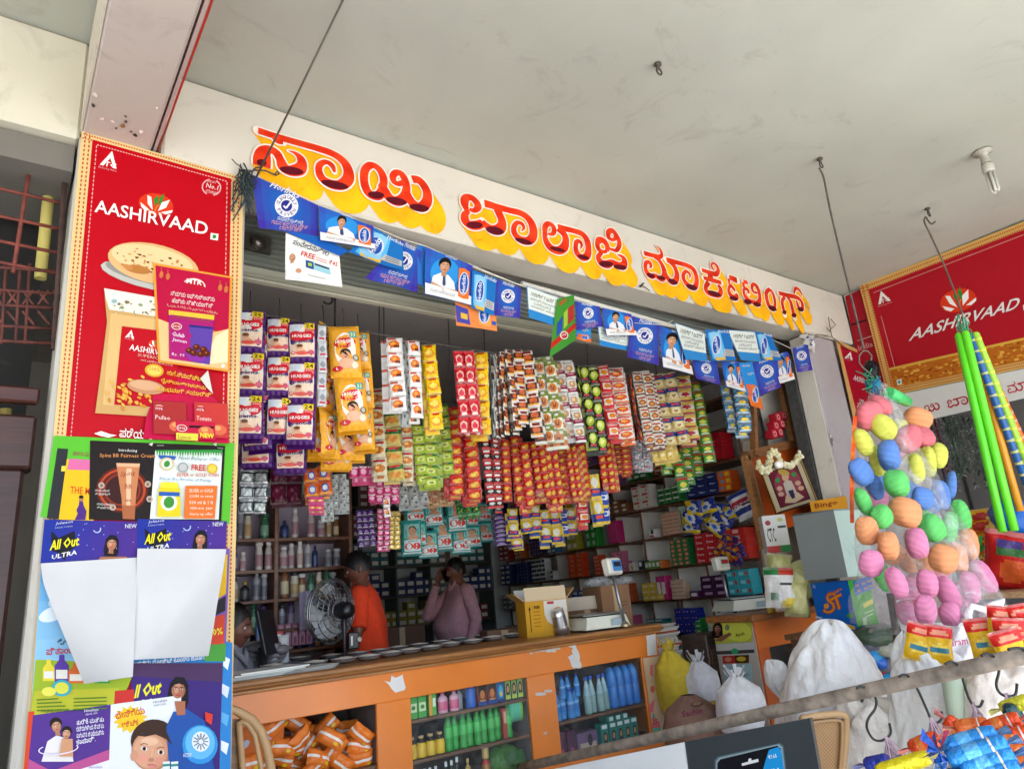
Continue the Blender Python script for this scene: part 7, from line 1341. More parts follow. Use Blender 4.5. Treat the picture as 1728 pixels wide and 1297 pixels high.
b = MB(); A = Art(b, None, h=0, X=6.095); A.quad((1426, 500), (1452, 488), (1500, 668), (1458, 668), 'a01a28'); A.h = .002; A.line([(1436, 548), (1462, 540)], 3, '3a1014'); A.line([(1447, 575), (1474, 566)], 1.2, 'b8a8a0'); A.text('India', (1450, 592), (1474, 584), 9, 'c98a8c', .01)
b.build('advertising_board', 'print', label='narrow strip of older red board in the corner behind the wide red one', cat='board')
b = MB(); A = Art(b, None, h=0, Y=2.886); A.quad((1410, 573), (1446, 589), (1482, 720), (1442, 716), 'a8152a'); A.h = .001
A.poly([(1410, 573), (1446, 589), (1447, 595), (1417, 582), (1450, 716), (1442, 716)], 'd5a566'); triangle_mark(A, 1433, 601, .5, 16); A.text('AASHIRVAAD', (1439, 641), (1474, 652), 9, 'e6dcd8', .01); A.text('ಪಡೆ', (1450, 690), (1458, 676), 8, 'e6dcd8')
b.build('advertising_board', 'print', label='narrow tall red poster board on the wall right of the grey pillar', cat='board')
# white name board with the same lettering in red
b = MB(); A = Art(b, None, h=0, X=6.062); A.quad((1499, 669), (1860, 595), (1860, 642), (1515, 720), 'd9d9d2')
pa, pb = at(680, 335, Y=2.9), at(1122, 462, Y=2.9); qa, qb = at(1576, 690, X=6.06), at(1716, 653, X=6.06); s_ = (qa.y-qb.y)/(pb.x-pa.x); hz = [.0015]
for (crop, strokes, darks) in GL:
    for S_ in strokes:
        P_ = cr(L2(*crop, S_), 3); W_ = []
        for x, y, w_ in P_:
            p = at(x, y, Y=2.9); W_.append((qa.y-(p.x-pa.x)*s_, qa.z+(p.z-pa.z)*s_*1.05, w_*depth(p)/FPX*s_*.42))
        for i in range(len(W_)-1):
            (y0, z0, w0), (y1, z1, w1) = W_[i], W_[i+1]; L_2 = math.hypot(y1-y0, z1-z0) or 1; ny, nz = -(z1-z0)/L_2, (y1-y0)/L_2; h = hz[0]+i*2e-6
            b.face([(6.062-h, y0+ny*w0, z0+nz*w0), (6.062-h, y0-ny*w0, z0-nz*w0), (6.062-h, y1-ny*w1, z1-nz*w1), (6.062-h, y1+ny*w1, z1+nz*w1)], 'b82030')
        hz[0] += 1e-4
b.build('name_board', 'print', label='white name board with red Kannada lettering below the wide red board', cat='sign')
b = MB(); b.blob(at(1471, 625, D=5.6), (.05, .06, .09), '17171a', 12, 8, .1, 2); b.build('black_bag', 'film', label='small black bag behind the iron hook by the narrow red poster', cat='bag')
# ---- the bundle of scrubbers
bc = at(1478, 640, Y=1.76); BUN = thing('scrubber_bundle', 'big hanging bundle of bright wool scrubbers in clear plastic', 'scrubbers', bc)
SC = dict(p='e488ae', r='db7078', g='62cc66', o='ea9c66', y='d8da58', b='5a86cc')
LS = [('r',1467,702,20,20),('r',1486,683,16,15),('o',1549,706,18,15),('y',1490,720,22,18),('y',1457,746,15,19),('y',1482,778,13,20),('r',1533,740,22,17),('r',1555,737,17,15),('b',1500,768,21,19),('b',1453,796,15,19),('b',1479,824,14,15),
 ('y',1546,790,15,20),('y',1566,779,15,21),('y',1584,768,13,18),('g',1513,815,22,18),('g',1457,846,15,19),('g',1488,871,17,15),('b',1588,834,14,20),('b',1605,818,10,19),('b',1557,840,14,15),('b',1572,850,13,12),('o',1528,864,22,20),('o',1463,895,17,20),('o',1499,920,19,18),
 ('g',1573,890,18,19),('g',1603,889,14,21),('g',1622,868,13,21),('p',1547,916,21,20),('p',1470,950,18,18),('o',1592,942,20,19),('o',1617,941,14,21),('o',1636,918,13,22),('o',1561,952,14,16),('p',1513,982,18,20),('p',1565,984,18,18),('p',1599,1000,20,23),('p',1637,990,16,21),('p',1660,972,15,23),('p',1562,1028,18,19),('p',1603,1036,19,15)]
def scrub_mesh(c, seed):
    b = MB(); r_ = random.Random(seed); a0 = r_.uniform(0, 3); rot = Matrix.Rotation(r_.uniform(-.6, .6), 3, 'Z') @ Matrix.Rotation(r_.uniform(-.5, .5), 3, 'X'); ph = [r_.uniform(0, 6) for _ in range(3)]
    def fn(u, v):
        a = 2*PI*u; t = PI*v; k = 1+.014*math.sin(v*46+5*math.sin(a+a0))+.06*math.sin(2*a+ph[0])*math.sin(t)+.04*math.sin(3*a+ph[1])*math.sin(2*t)
        return rot @ Vector((math.copysign(abs(math.cos(a))**.8, math.cos(a))*math.sin(t)**.8*k, math.copysign(abs(math.sin(a))**.8, math.sin(a))*math.sin(t)**.8*k*.8, math.copysign(abs(math.cos(t))**.85, math.cos(t))*k))
    b.grid(fn, 22, 40, lambda u, v: mix(c, mix(c, '000000', .3), .22+.22*math.sin(v*46+5*math.sin(2*PI*u+a0)-1.2))); return b.mesh('scrubber', 'yarn')
scm = {(k, s): scrub_mesh(SC[k], ord(k)+s) for k in SC for s in (0, 1)}
def bcx(y): return 1478+(y-640)*.215
def bcr(y): return 16+(y-640)*.30
for i, (k, x, y, rx, ry) in enumerate(LS):
    R_ = bcr(y)*1.05; dx = max(-.97, min(.97, (x-bcx(y))/max(R_, 20))); m = depth(bc)*.95/FPX; off = math.sqrt(1-dx*dx)*R_*m*.75
    if k == 'b' and y > 845 or (x, y) in ((1482, 778), (1479, 824), (1561, 952)): off *= .3
    p = at(x, y, Y=1.76-off)-bc; m = depth(p+bc)/FPX; o = part('scrubber', scm[(k, i % 2)], BUN, p, (rn.uniform(-.3, .3), rn.uniform(-.6, .6), rn.uniform(-.4, .4))); o.scale = (rx*m*1.27, rx*m*1.0, ry*m*1.24)
for i in range(22):      # the scrubbers deeper in the bundle
    y = 720+320*(i+.5)/22; k = 'ryybbgoogpp'[min(10, int((y-690)/33))] if rn.random() < .8 else rn.choice('ryp'); R_ = bcr(y); x = bcx(y)+R_*rn.uniform(-.7, .75); p = at(x, y, Y=1.76+.1*rn.random())-bc; m = depth(p+bc)/FPX
    o = part('scrubber', scm[(k, i % 2)], BUN, p, (rn.uniform(-.5, .5), rn.uniform(-.8, .8), 0)); o.scale = (21*m, 18*m, 20*m)
b = MB()
def bagf(u, v):
    y = 650+410*v; a = 2*PI*u; R_ = bcr(y)*(.93+.05*math.sin(5*a+3*v)+.05*math.sin(v*26+2*a)+.03*math.sin(9*a+v*12)); m = depth(bc)*.95/FPX; cen = at(bcx(y), y, Y=1.76)
    if v > .97: R_ *= .75
    return cen-bc+Vector((math.cos(a)*R_*m*.95, math.sin(a)*R_*m*.85, 0))
b.grid(bagf, 30, 40, 'ffffff'); b.build('bag', 'bag', BUN)
b = MB()
for k in range(26): o = at(1475+rn.uniform(-6, 6), 646+rn.uniform(-6, 10), Y=1.76)-bc; b.tube([o, o+Vector((rn.uniform(-.06, .06), rn.uniform(-.03, .03), rn.uniform(-.03, .05))), o+Vector((rn.uniform(-.12, .12), rn.uniform(-.05, .05), rn.uniform(-.1, .06)))], .003, rn.choice(['2a7a5a', '1f5a8a', '3a9a6a']), 4)
b.blob(at(1475, 650, Y=1.76)-bc, (.04, .04, .04), '1f6a7a', 10, 6, .3, 1); b.build('knot', 'cloth', BUN)
b = MB(); b.tube([at(x, y, Y=1.7)-bc for x, y in ((1500, 662), (1512, 668), (1532, 678))], [.03, .034, .028], '4ab86a', 10); b.build('rolled_label', 'film', BUN)
b = MB(); b.grid(lambda u, v: at(1440-3*math.sin(v*3)+u*7-v*5, 702+180*v, Y=1.72)-bc, 2, 12, lambda u, v: 'd24a1c' if int(v*9) % 2 == 0 else 'd8682a'); b.build('strap', 'film', BUN)
# ---- mop handles
mp_ = at(1622, 545, Y=1.72); MO = thing('mop_handles', 'bunch of bright green, blue and orange mop handles hung by the wide red board', 'mop handles', mp_)
for nm, c, a, e, dy in (('g', '58c81e', (1617, 562), (1692, 897), -.05), ('g', '62d024', (1628, 558), (1712, 895), -.09), ('y', 'd6921e', (1648, 600), (1722, 862), .05), ('b', '1f5a9a', (1636, 562), (1738, 830), 0), ('l', '9aca3a', (1645, 560), (1752, 830), -.03), ('o', 'df6a1e', (1660, 604), (1752, 800), .03)):
    b = MB(); P_ = [at(a[0]+(e[0]-a[0])*t, a[1]+(e[1]-a[1])*t, Y=1.72+dy)-mp_ for t in (0, .012, .3, .6, 1)]; b.tube(P_, [.012, .024, .024, .024, .023], c, 10)
    if nm in 'blo':
        for k in range(14): p = P_[1].lerp(P_[4], (k+.5)/14); b.tube([p-Vector((0, 0, .012)), p+Vector((0, 0, .012))], .0248, mix(c, 'e8e24a' if nm != 'o' else 'c8c8c8', .55), 10, False)
    b.build('handle', 'plastic', MO)
b = MB()
for k in range(30): o = at(1624+rn.uniform(-8, 8), 545+rn.uniform(-8, 12), Y=1.70)-mp_; b.tube([o, o+Vector((rn.uniform(-.04, .04), rn.uniform(-.03, .03), rn.uniform(-.06, .06))), o+Vector((rn.uniform(-.05, .05), 0, rn.uniform(-.1, .02)))], .003, rn.choice(['2a8a6a', '8ab0a0', '2a9a5a']), 4)
b.build('tie', 'cloth', MO)
# ---- next shop's goods: tinsel, snacks
for i in range(11):
    x = 1566+i*8.2; p = at(x, 700, X=6.35); c = ['7a4a7a', 'b03038', 'a89aa0', '6f9a7a', '8aa890', '5a8a6a', 'a8b0a0', '8a9a8a', '6a8a70', 'a0a8a0', '7a3a4a'][i]; b = MB(); L_n = .55+rn.uniform(-.1, .12); b.tube([(0, 0, 0), (0, 0, -L_n)], .006, mix(c, '202020', .5), 5)
    for k in range(230): z = -L_n*rn.random(); a = rn.uniform(0, 6.28); d = Vector((math.cos(a), math.sin(a), rn.uniform(-.8, .4)))*.045; w_ = Vector((-math.sin(a), math.cos(a), 0))*.009; o = Vector((0, 0, z)); b.face([o-w_, o+w_, o+d], mix(mix(c, 'd8d8d8', .3), rn.choice(['ffffff', '303030', c]), .4))
    o = b.build('tinsel_garland', 'foil', origin=(0, 0, 0), label='hanging tinsel garland in the right shop, ' + ('first and purple from the left', 'red, second from the left', 'third, pale pink', 'fourth, green', 'fifth, pale green', 'sixth, deep green', 'seventh, silver', 'eighth, grey green', 'ninth, dull green', 'tenth, silver', 'eleventh, dark red')[i], cat='garland', group='tinsel garlands'); o.location = p
pm = pouch_mesh('chips', .34, .14, ['d8a01e', ('r', 0, .55, 1, .8, 'c8641c'), ('e', .5, .4, .2, .2, 'b8302a'), ('e', .75, .5, .14, .2, 'e0c05a')], .28)
for i in range(6): p = at(1652+rn.uniform(-4, 8), 858+i*17, X=5.95); inst('chips_packet', pm, p, (rn.uniform(-.2, .2), rn.uniform(-.12, .12), -PI/2+rn.uniform(-.2, .2)), 'yellow chips packet in the stack by the mop handles, ' + ('topmost', 'second from the top', 'third', 'fourth', 'fifth', 'lowest')[i], 'chips packet', 'stacked yellow chips packets')
pm = pouch_mesh('redpouch', .3, .42, ['b81f1c', ('e', .55, .3, .34, .1, '3a6a3a'), ('e', .5, .2, .3, .08, '4a3a7a'), ('e', .6, .62, .3, .2, 'cf5a2a'), ('r', .1, .86, .9, .94, 'a01a1c')], .2)
inst('red_pouch', pm, at(1706, 896, X=5.6), (.25, .3, -PI/2+.25), 'large glossy red pouch below the mop handles', 'pouch')
b = MB(); p = at(1712, 875, X=5.75); b.blob(p, (.12, .14, .13), '1f62b8', 14, 8, .2, 4, pw=.8); b.build('blue_bundle', 'film', label='blue plastic bundle behind the green mop handles', cat='bundle')
b = MB()
for k in range(14): o = at(1640+rn.uniform(-2, 30), 925+rn.uniform(0, 70), X=5.7); d = Vector((rn.uniform(-.05, .05), rn.uniform(-.12, .02), rn.uniform(-.04, .05))); b.face([o, o+d+Vector((0, 0, .03)), o+d*1.8, o+d-Vector((0, 0, .03))], rn.choice(['1f9a3a', '2ab04a', '178a34']))
b.build('green_leaves', 'film', label='bright green leaf-shaped packet tips right of the pink scrubbers', cat='packets')
tb = at(1712, 1002, X=5.4); b = MB(); b.box((5.75, tb.y+.1, tb.z), (.9, 1.3, .04), 'b8926a', bev=.004); b.box((5.4, tb.y+.6, tb.z/2), (.05, .05, tb.z), '8a6a4a'); b.box((5.4, tb.y-.4, tb.z/2), (.05, .05, tb.z), '8a6a4a'); b.build('display_table', 'wood', label='pale wooden table edge at the right under the red pouch', cat='table')
# ---- second counter, facing the passage
c0 = at(1271, 1037, D=4.95); C2 = thing('side_counter', 'short orange side counter inside the doorway, its end covered with pasted sheets', 'counter', (c0.x, c0.y, 0)); ye = at(1202, 1042, X=c0.x).y; dl = ye-c0.y; zt = c0.z; xl = 1.0
b = MB(); b.box((xl/2, .01, zt-.13), (xl, .02, .2), 'cf6c2a', bev=.003); b.box((.06, .0102, zt/2-.12), (.12, .02, zt-.22), 'c05c26', bev=.003); b.box((.7, .01, zt/2-.12), (.3, .02, zt-.22), 'c05c26'); b.box((.33, .01, .1), (.44, .02, .2), 'b25222'); b.build('front_panel', 'lami', C2)
b = MB(); b.box((xl/2-.02, dl/2, zt-.022), (xl+.06, dl+.06, .045), '9a6234', bev=.008); b.build('wooden_edge', 'wood', C2)
b = MB(); b.box((.0, dl/2+.01, zt/2-.025), (.02, dl-.02, zt-.05), 'a8a098'); b.box((xl/2, dl, zt/2-.02), (xl, .02, zt-.05), '5a5450'); b.box((.4, dl/2, zt*.45), (.7, dl-.1, .018), '6a4a34'); b.build('carcass', 'paint', C2)
b = MB(); b.face([(.12, .006, .2), (.55, .006, .2), (.55, .006, zt-.23), (.12, .006, zt-.23)], 'ffffff'); b.build('glass_pane', 'glass', C2)
X2 = c0.x-.012
def endsheet(name, label, q4, col, art, lift=0): 
    b = MB(); A = Art(b, None, h=lift, X=X2); A.quad(*q4, col); A.h = lift+.001; art(A); b.build(name, 'print', label=label, cat='poster')
def a1(A):
    A.ell(1240, 1062, 30, 18, 'd6da52', 20); facepic(A, 1211, 1060, 8, '7a4a38', '1a1014', 0, True); A.poly([(1206, 1080), (1218, 1072), (1232, 1066), (1236, 1070), (1218, 1082)], '8a5a44'); A.ell(1228, 1058, 4, 5, '7a8a6a'); A.text('Ayush', (1243, 1076), (1258, 1072), 8, '4a5a2a', .01)
endsheet('poster', 'yellow poster with a dark-haired woman on the side counter end', ((1198, 1041), (1268, 1040), (1270, 1082), (1208, 1086)), 'b8c04a', a1)
endsheet('poster', 'crumpled pale sheet with black band below the yellow poster', ((1208, 1087), (1272, 1083), (1274, 1104), (1210, 1106)), 'c9c6c0', lambda A: [A.poly([(1209, 1098), (1273, 1095), (1273, 1101), (1210, 1104)], '4a4644'), A.ell(1240, 1098, 6, 5, '3aa86a')])
endsheet('poster', 'small red and yellow cards pasted on the side counter end', ((1219, 1106), (1264, 1104), (1264, 1118), (1220, 1119)), 'b83a34', lambda A: [A.poly([(1240, 1105), (1264, 1104), (1264, 1118), (1241, 1118)], '4a3a14'), A.ell(1251, 1111, 8, 4, 'd0b03a'), A.ell(1229, 1112, 6, 4, 'd88a6a')])
endsheet('poster', 'pale teal sheet with small print on the side counter end', ((1220, 1121), (1268, 1119), (1270, 1152), (1222, 1155)), 'a8c8cc', lambda A: [A.text('ಆಕರ್ಷಕ ಕೊಡುಗೆ', (1234, 1143), (1264, 1140), 5, '4a6a72'), A.text('Buy one', (1234, 1150), (1258, 1148), 5, '3a4a5a'), A.ell(1229, 1148, 4, 5, 'b07a5a')])
p = at(1262, 1030, Z=zt); scale('weighing_scale', 'second weighing scale with red digits on the side counter', (p.x+.02, p.y+.06, zt), -.35, ((-.04, .12, 0), (-.06, .12, .33)), 'c9c6b4', '', 'c8141c')
for i, (x, y, c, h, r_) in enumerate(((1312, 1018, 'c89a1e', .2, .036), (1297, 1012, 'b8962a', .2, .03))): p = at(x, y, D=5.05); put('oil_bottle', bt(h, r_, c, 'c8b03a', mix(c, 'e8d88a', .3), .4), p.x, p.y, zt, ('yellow', 'dull gold')[i]+' oil bottle beside the red-digit scale', 'bottle')
pm = pouch_mesh('oilp', .17, .26, ['b8b87a', ('e', .5, .5, .4, .3, 'c8c48a')], .35)
for i, (x, y, t_) in enumerate(((1320, 958, .2), (1338, 975, -.3), (1348, 1000, .15))): p = at(x, y, D=4.95-.05*i); inst('oil_pouch', pm, p+Vector((0, 0, .1)), (0, t_, -.8), 'pale yellow oil pouch in the heap left of the blue carton, '+('topmost', 'middle', 'lowest')[i], 'pouch', 'pale yellow oil pouches')
p = at(1313, 932, D=5.15); t = thing('tea_carton', 'white, red and green carton standing above the oil pouches', 'carton', p, -.75); me = box_mesh((.17, .12, .27), 'd6d4cc', [('r', 0, .82, .55, 1, 'b8302a'), ('r', .55, .82, 1, 1, '2a7a3a'), ('e', .22, .2, .12, .07, '9a2a34'), ('t', .1, .72, .45, .34, 'CTC', '2a2a2e'), ('r', .6, .3, .95, .36, '3a4a3a'), ('e', .75, .14, .12, .05, 'b8c060')]); part('box', me, t)
p = at(1325, 1025, D=4.8); me = pouch_mesh('rw', .2, .27, ['dcdcd6', ('r', 0, 0, .5, .18, '2a7a3a'), ('r', .5, 0, 1, .18, 'c83a2a'), ('e', .3, .7, .16, .1, '3a7a4a'), ('r', .5, .4, .9, .46, '3a3a3a'), ('e', .8, .9, .3, .14, 'd8c03a')], .2); inst('rice_pouch', me, p+Vector((0, 0, .27)), (0, .1, -.8), 'white pouch with red and green top beside the blue carton', 'pouch')
b = MB(); b.lathe([(.03, 0), (.035, .03), (.036, .12), (.03, .16), (.02, .2), (.012, .22)], at(1318, 1030, D=4.72), 'c8c8c0', 12); b.build('clear_bottle', 'bag', label='clear plastic bottle in front of the white rice pouch', cat='bottle')
# ---- deity picture, cabinet and little shelf on the end wall
cb_ = at(1300, 770, Y=3.3); CB = thing('wall_cabinet', 'wooden cabinet with an orange panel behind the garlanded picture', 'cabinet', cb_); b = MB()
def YB(x, y, Y=3.3): return at(x, y, Y=Y)-cb_
def bar(b, pa_, pb_, w_, c, Y=3.3, dd=.05):
    p, q_ = YB(*pa_, Y), YB(*pb_, Y); d = q_-p; L_ = d.length; d.normalize(); n_ = Vector((0, 1, 0)); s_ = d.cross(n_); vs = []
    for t in (0, L_):
        for a_ in (-w_, w_):
            for e_ in (0, dd): vs.append(p+d*t+s_*a_+n_*e_)
    b.idx(vs, [(0, 1, 3, 2), (4, 6, 7, 5), (0, 4, 5, 1), (2, 3, 7, 6), (0, 2, 6, 4), (1, 5, 7, 3)], c)
bar(b, (1262, 768), (1362, 742), .035, '8a5a34', 3.28); bar(b, (1262, 768), (1296, 925), .03, 'a87446', 3.28); bar(b, (1358, 745), (1398, 880), .025, '7a4e2e', 3.285); b.build('frame', 'wood', CB)
b = MB(); b.grid(lambda u, v: YB(1266+96*u+32*v, 768-25*u+130*v, 3.335), 2, 2, 'cc5a1c'); b.build('panel', 'lami', CB)
b = MB(); b.grid(lambda u, v: YB(1278+56*u+22*v, 672-30*u+88*v, 3.42), 2, 2, 'c2beb2'); b.build('shelf_back', 'paint', CB)
b = MB(); bar(b, (1274, 664), (1278, 768), .02, '8a5a34', 3.26); b.build('shelf_side', 'wood', CB); b = MB(); bar(b, (1318, 632), (1342, 742), .025, '8d6038', 3.26); b.build('shelf_side', 'wood', CB)
for i in range(6):
    p = at(1305+10*(i % 2)+i//2*3-2, 740-14*(i//2)-3*(i % 2), Y=3.3); put('red_box', box_mesh((.07, .07, .07), 'b0182a', [('e', .5, .5, .32, .34, 'd8b0b0'), ('e', .5, .5, .22, .22, 'b0182a')]), p.x, p.y, p.z, 'red and white box stacked on the little shelf above the garlanded picture', 'box', 'red and white boxes on the little shelf')
b = MB(); A = Art(b, None, h=0, Y=3.1)
def qf(u, v): a, c = lerp2((1281, 792), (1350, 772), u), lerp2((1309, 868), (1380, 846), u); return lerp2(a, c, v)
A.quad(qf(0, 0), qf(1, 0), qf(1, 1), qf(0, 1), '2a2018'); A.h = .004; A.quad(qf(.04, .04), qf(.96, .04), qf(.96, .96), qf(.04, .96), 'b8a888'); A.quad(qf(.14, .1), qf(.86, .1), qf(.86, .9), qf(.14, .9), '2c2420'); A.quad(qf(.17, .12), qf(.83, .12), qf(.83, .88), qf(.17, .88), '6a1c30')
A.ell(*qf(.5, .42), 22, 24, '8a3a48', 15); A.poly([qf(.28, .82), qf(.36, .68), qf(.5, .74), qf(.64, .68), qf(.74, .82), qf(.5, .88)], 'c8b090'); A.poly([qf(.38, .7), qf(.4, .42), qf(.5, .36), qf(.6, .42), qf(.62, .7)], 'b8b0a0'); A.ell(*qf(.5, .3), 6, 7, 'c8a080'); A.ell(*qf(.5, .2), 10, 5, 'b89a4a', 15); A.poly([qf(.44, .6), qf(.56, .6), qf(.54, .78), qf(.46, .78)], '2a2a4a')
for u, v in ((.28, .5), (.72, .5), (.26, .62), (.74, .62)): A.ell(*qf(u, v), 5, 4, 'c09a80')
A.ell(*qf(.3, .32), 4, 4, '3a8a4a'); A.ell(*qf(.7, .3), 4, 4, '3a8a4a')
for k in range(40):
    for u in (.02, .98): A.ell(*qf(u, k/40), .9, .9, 'c8a050', 0, 6); A.h -= A.dh
fr_ = b.build('framed_picture', 'print', label='framed devotional picture of a seated figure in maroon with a flower garland', cat='picture')
b = MB(); G_ = cr([(1279, 782), (1286, 794), (1296, 790), (1300, 775), (1304, 762), (1312, 770), (1318, 782), (1330, 786), (1342, 780), (1350, 766)], 9)
for k, (x, y) in enumerate(G_):
    p = at(x, y, Y=3.07); 
    for j in range(3): b.blob(p+Vector((rn.uniform(-.02, .02), rn.uniform(-.015, .015), rn.uniform(-.02, .02))), (.014, .014, .014), rn.choice(['d8d0a8', 'c8be8a', 'e0dab8']), 6, 4)
b.build('flower_garland', 'cloth', label='cream flower garland draped over the framed picture', cat='garland')
b = MB(); b.blob(at(1314, 784, Y=3.06), (.045, .03, .03), 'f2f0e8', 12, 8); b.build('small_lamp', 'plastic', label='small white oval lamp under the garland', cat='lamp')
b = MB(); A = Art(b, None, h=0, Y=2.88); A.quad((1366, 846), (1428, 836), (1432, 864), (1370, 868), 'd6952a'); A.h = .002; A.text('Bingo', (1376, 860), (1414, 853), 11, '8a3a1c', .02); b.build('shop_card', 'print', label='orange yellow snack card on the pillar behind the grey steel box', cat='card')
# ---- grey steel box on the blue carton, on a stool
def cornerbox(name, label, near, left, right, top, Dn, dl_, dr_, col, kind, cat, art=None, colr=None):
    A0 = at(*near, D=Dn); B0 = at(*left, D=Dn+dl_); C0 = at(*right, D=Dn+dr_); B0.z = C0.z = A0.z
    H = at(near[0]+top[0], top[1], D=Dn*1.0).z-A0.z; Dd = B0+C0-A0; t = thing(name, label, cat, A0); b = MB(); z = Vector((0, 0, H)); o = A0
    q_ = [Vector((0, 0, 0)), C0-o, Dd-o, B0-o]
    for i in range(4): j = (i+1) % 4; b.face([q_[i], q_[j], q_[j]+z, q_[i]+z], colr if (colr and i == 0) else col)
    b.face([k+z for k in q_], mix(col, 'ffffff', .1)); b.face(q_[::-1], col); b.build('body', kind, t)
    return t, A0, B0, C0, H
t, A0, B0, C0, H = cornerbox('steel_box', 'plain grey steel box on top of the blue carton', (1431, 973), (1358, 976), (1478, 960), (-19, 858), 4.55, .16, .12, '6f7674', 'paint', 'box', colr='a9bdb4')  # lit right side and shaded left side put into the two greys
SBX = t
b = MB(); zz = H; e = [Vector((0, 0, H)), B0-A0+Vector((0, 0, H))]; b.tube([e[0]+Vector((0, 0, .004)), e[1]+Vector((0, 0, .004))], .006, '5a605e', 6); b.tube([e[0]+Vector((0, 0, .004)), C0-A0+Vector((0, 0, H+.004))], .006, '8a9a94', 6); b.build('rim', 'paint', t)  # rim greys repeat the painted light and shade of the sides
t, A0, B0, C0, H = cornerbox('oil_carton', 'blue and green oil carton with an orange emblem, under the grey steel box', (1449, 1064), (1380, 1048), (1483, 1050), (-11, 979), 4.5, .2, .12, '1060b8', 'print', 'carton', colr='3f9a2c')
n1 = (B0-A0).cross(Vector((0, 0, 1))).normalized(); n1 = n1 if n1.dot(EYE-A0) > 0 else -n1
b = MB(); A = Art(b, None, h=.002, n=n1, p=A0)
def emb(c, w_, dx=0):
    A.line([(1410+dx, 1003), (1402+dx, 1000), (1396+dx, 1006), (1398+dx, 1013), (1406+dx, 1018), (1408+dx, 1026), (1402+dx, 1032), (1394+dx, 1032), (1390+dx, 1028)], w_, c); A.line([(1401+dx, 1012), (1420+dx, 1002)], w_, c); A.line([(1411+dx, 1008), (1417+dx, 1027)], w_, c)
emb('b8301c', 6.5); emb('e0922a', 3.6); A.ell(1395, 1022, 4.5, 4.5, 'e0922a'); A.text('Sunpure', (1397, 1008), (1421, 996), 8, 'c8341c', .02, lean=-1); A.text('Sunpure', (1397.6, 1008.4), (1421.6, 996.4), 7, 'e6a83a', .0, lean=-1)
A.ell(1435, 1038, 6, 4, '3a9a4a'); A.quad((1411, 1048), (1425, 1051), (1426, 1058), (1412, 1054), 'b82a3a'); A.quad((1426, 1051), (1443, 1056), (1444, 1062), (1427, 1058), 'd6b03a'); A.line([(1377, 1040), (1388, 1043)], 4, 'a8c0d8'); A.text('%', (1371, 991), (1377, 992), 5, 'd8e4f0')
o = b.build('print', 'print', t); o.location = -A0
n2 = (C0-A0).cross(Vector((0, 0, 1))).normalized(); n2 = n2 if n2.dot(EYE-A0) > 0 else -n2
b = MB(); A = Art(b, None, h=.002, n=n2, p=A0); A.quad((1439, 981), (1468, 970), (1473, 992), (1443, 1005), '1a62b0')
for x, y in ((1446, 988), (1457, 985), (1466, 981), (1449, 997), (1460, 993), (1468, 989)): A.quad((x-3, y-2), (x+3, y-3), (x+3, y), (x-3, y+1), 'cf8a6a')
A.quad((1455, 1018), (1472, 1009), (1473, 1017), (1457, 1026), 'd6c83a'); A.line([(1458, 1034), (1474, 1028)], 1.5, 'c8d8a8'); A.line([(1460, 1040), (1472, 1035)], 1.5, 'c8d8a8'); A.quad((1455, 1042), (1461, 1040), (1462, 1053), (1456, 1055), 'b8d0a0')
o = b.build('print', 'print', t); o.location = -A0
cc = (A0+B0+C0)/3+Vector((.06, .06, 0)); b = MB(); b.box((cc.x, cc.y, A0.z-.02), (.6, .6, .035), '7a5236', bev=.004)
for sx in (-1, 1):
    for sy in (-1, 1): b.box((cc.x+sx*.25, cc.y+sy*.25, (A0.z-.04)/2), (.045, .045, A0.z-.04), '6a452c')
b.build('stool', 'wood', label='brown wooden stool carrying the blue oil carton', cat='stool')
SBX.location.z += 0
# goods heaped round the stool foot
for i, (x, y, c, r_) in enumerate(((1478, 1072, '3a4a3a', .1), (1462, 1085, '5a5a6a', .09), (1455, 1108, '1f7ab0', .11), (1482, 1112, '2a5ab0', .08), (1472, 1132, 'b0242a', .07), (1490, 1145, '2a8ab8', .07), (1498, 1090, '8a8a7a', .09), (1510, 1115, '6a6a72', .09))):
    p = at(x, y, D=3.9); b = MB(); b.blob(p, (r_*1.6, r_, r_*.62), c, 14, 8, .18, i, pw=.8); b.build('packed_bundle', 'film', label=('dark green', 'grey', 'sky blue', 'deep blue', 'red', 'light blue', 'olive grey', 'slate')[i]+' wrapped bundle in the heap below the blue oil carton', cat='bundle')
# ---- sacks on the floor
def sack(name, label, x, y, D_, rx, rz_, col, tie=True, seed=0, kind='cloth', art=None, lean=0):
    """y is the pixel of the sack's middle"""
    c = at(x, y, D=D_); t = thing(name, label, 'sack', (c.x, c.y, max(0, c.z-rz_))); b = MB(); r_ = random.Random(seed); ph = [r_.uniform(0, 6) for _ in range(5)]
    def fn(u, v):
        a = 2*PI*u; zz = v
        R_ = (.72+.3*math.sin(min(1, zz*1.25)*PI*.78+.35)) if zz < .78 else (.78*(1-(zz-.78)/.22*.72)); R_ *= 1+.07*math.sin(3*a+ph[0]+4*zz)+.04*math.sin(7*a+ph[1])*(.3+zz)+(.16*math.sin(9*a+ph[2])*max(0, zz-.7)/.3)
        return Vector((math.cos(a)*rx*R_+lean*zz*zz, math.sin(a)*rx*.85*R_, zz*rz_*2))
    b.grid(fn, 36, 26, col); 
    if tie:
        for k in range(16): a = k*PI/8; b.grid(lambda u, v, a=a: Vector((math.cos(a+.35*u)*(rx*.2+v*rx*.22)+lean, math.sin(a+.35*u)*(rx*.2+v*rx*.22), rz_*2*(.985+.16*v)+.02*math.sin(a*5))), 2, 3, jit(col, .08))
    b.build('body', kind, t)
    if art: bb = MB(); art(bb); o = bb.build('print', 'print', t); o.location = -Vector(t.location)
    return t
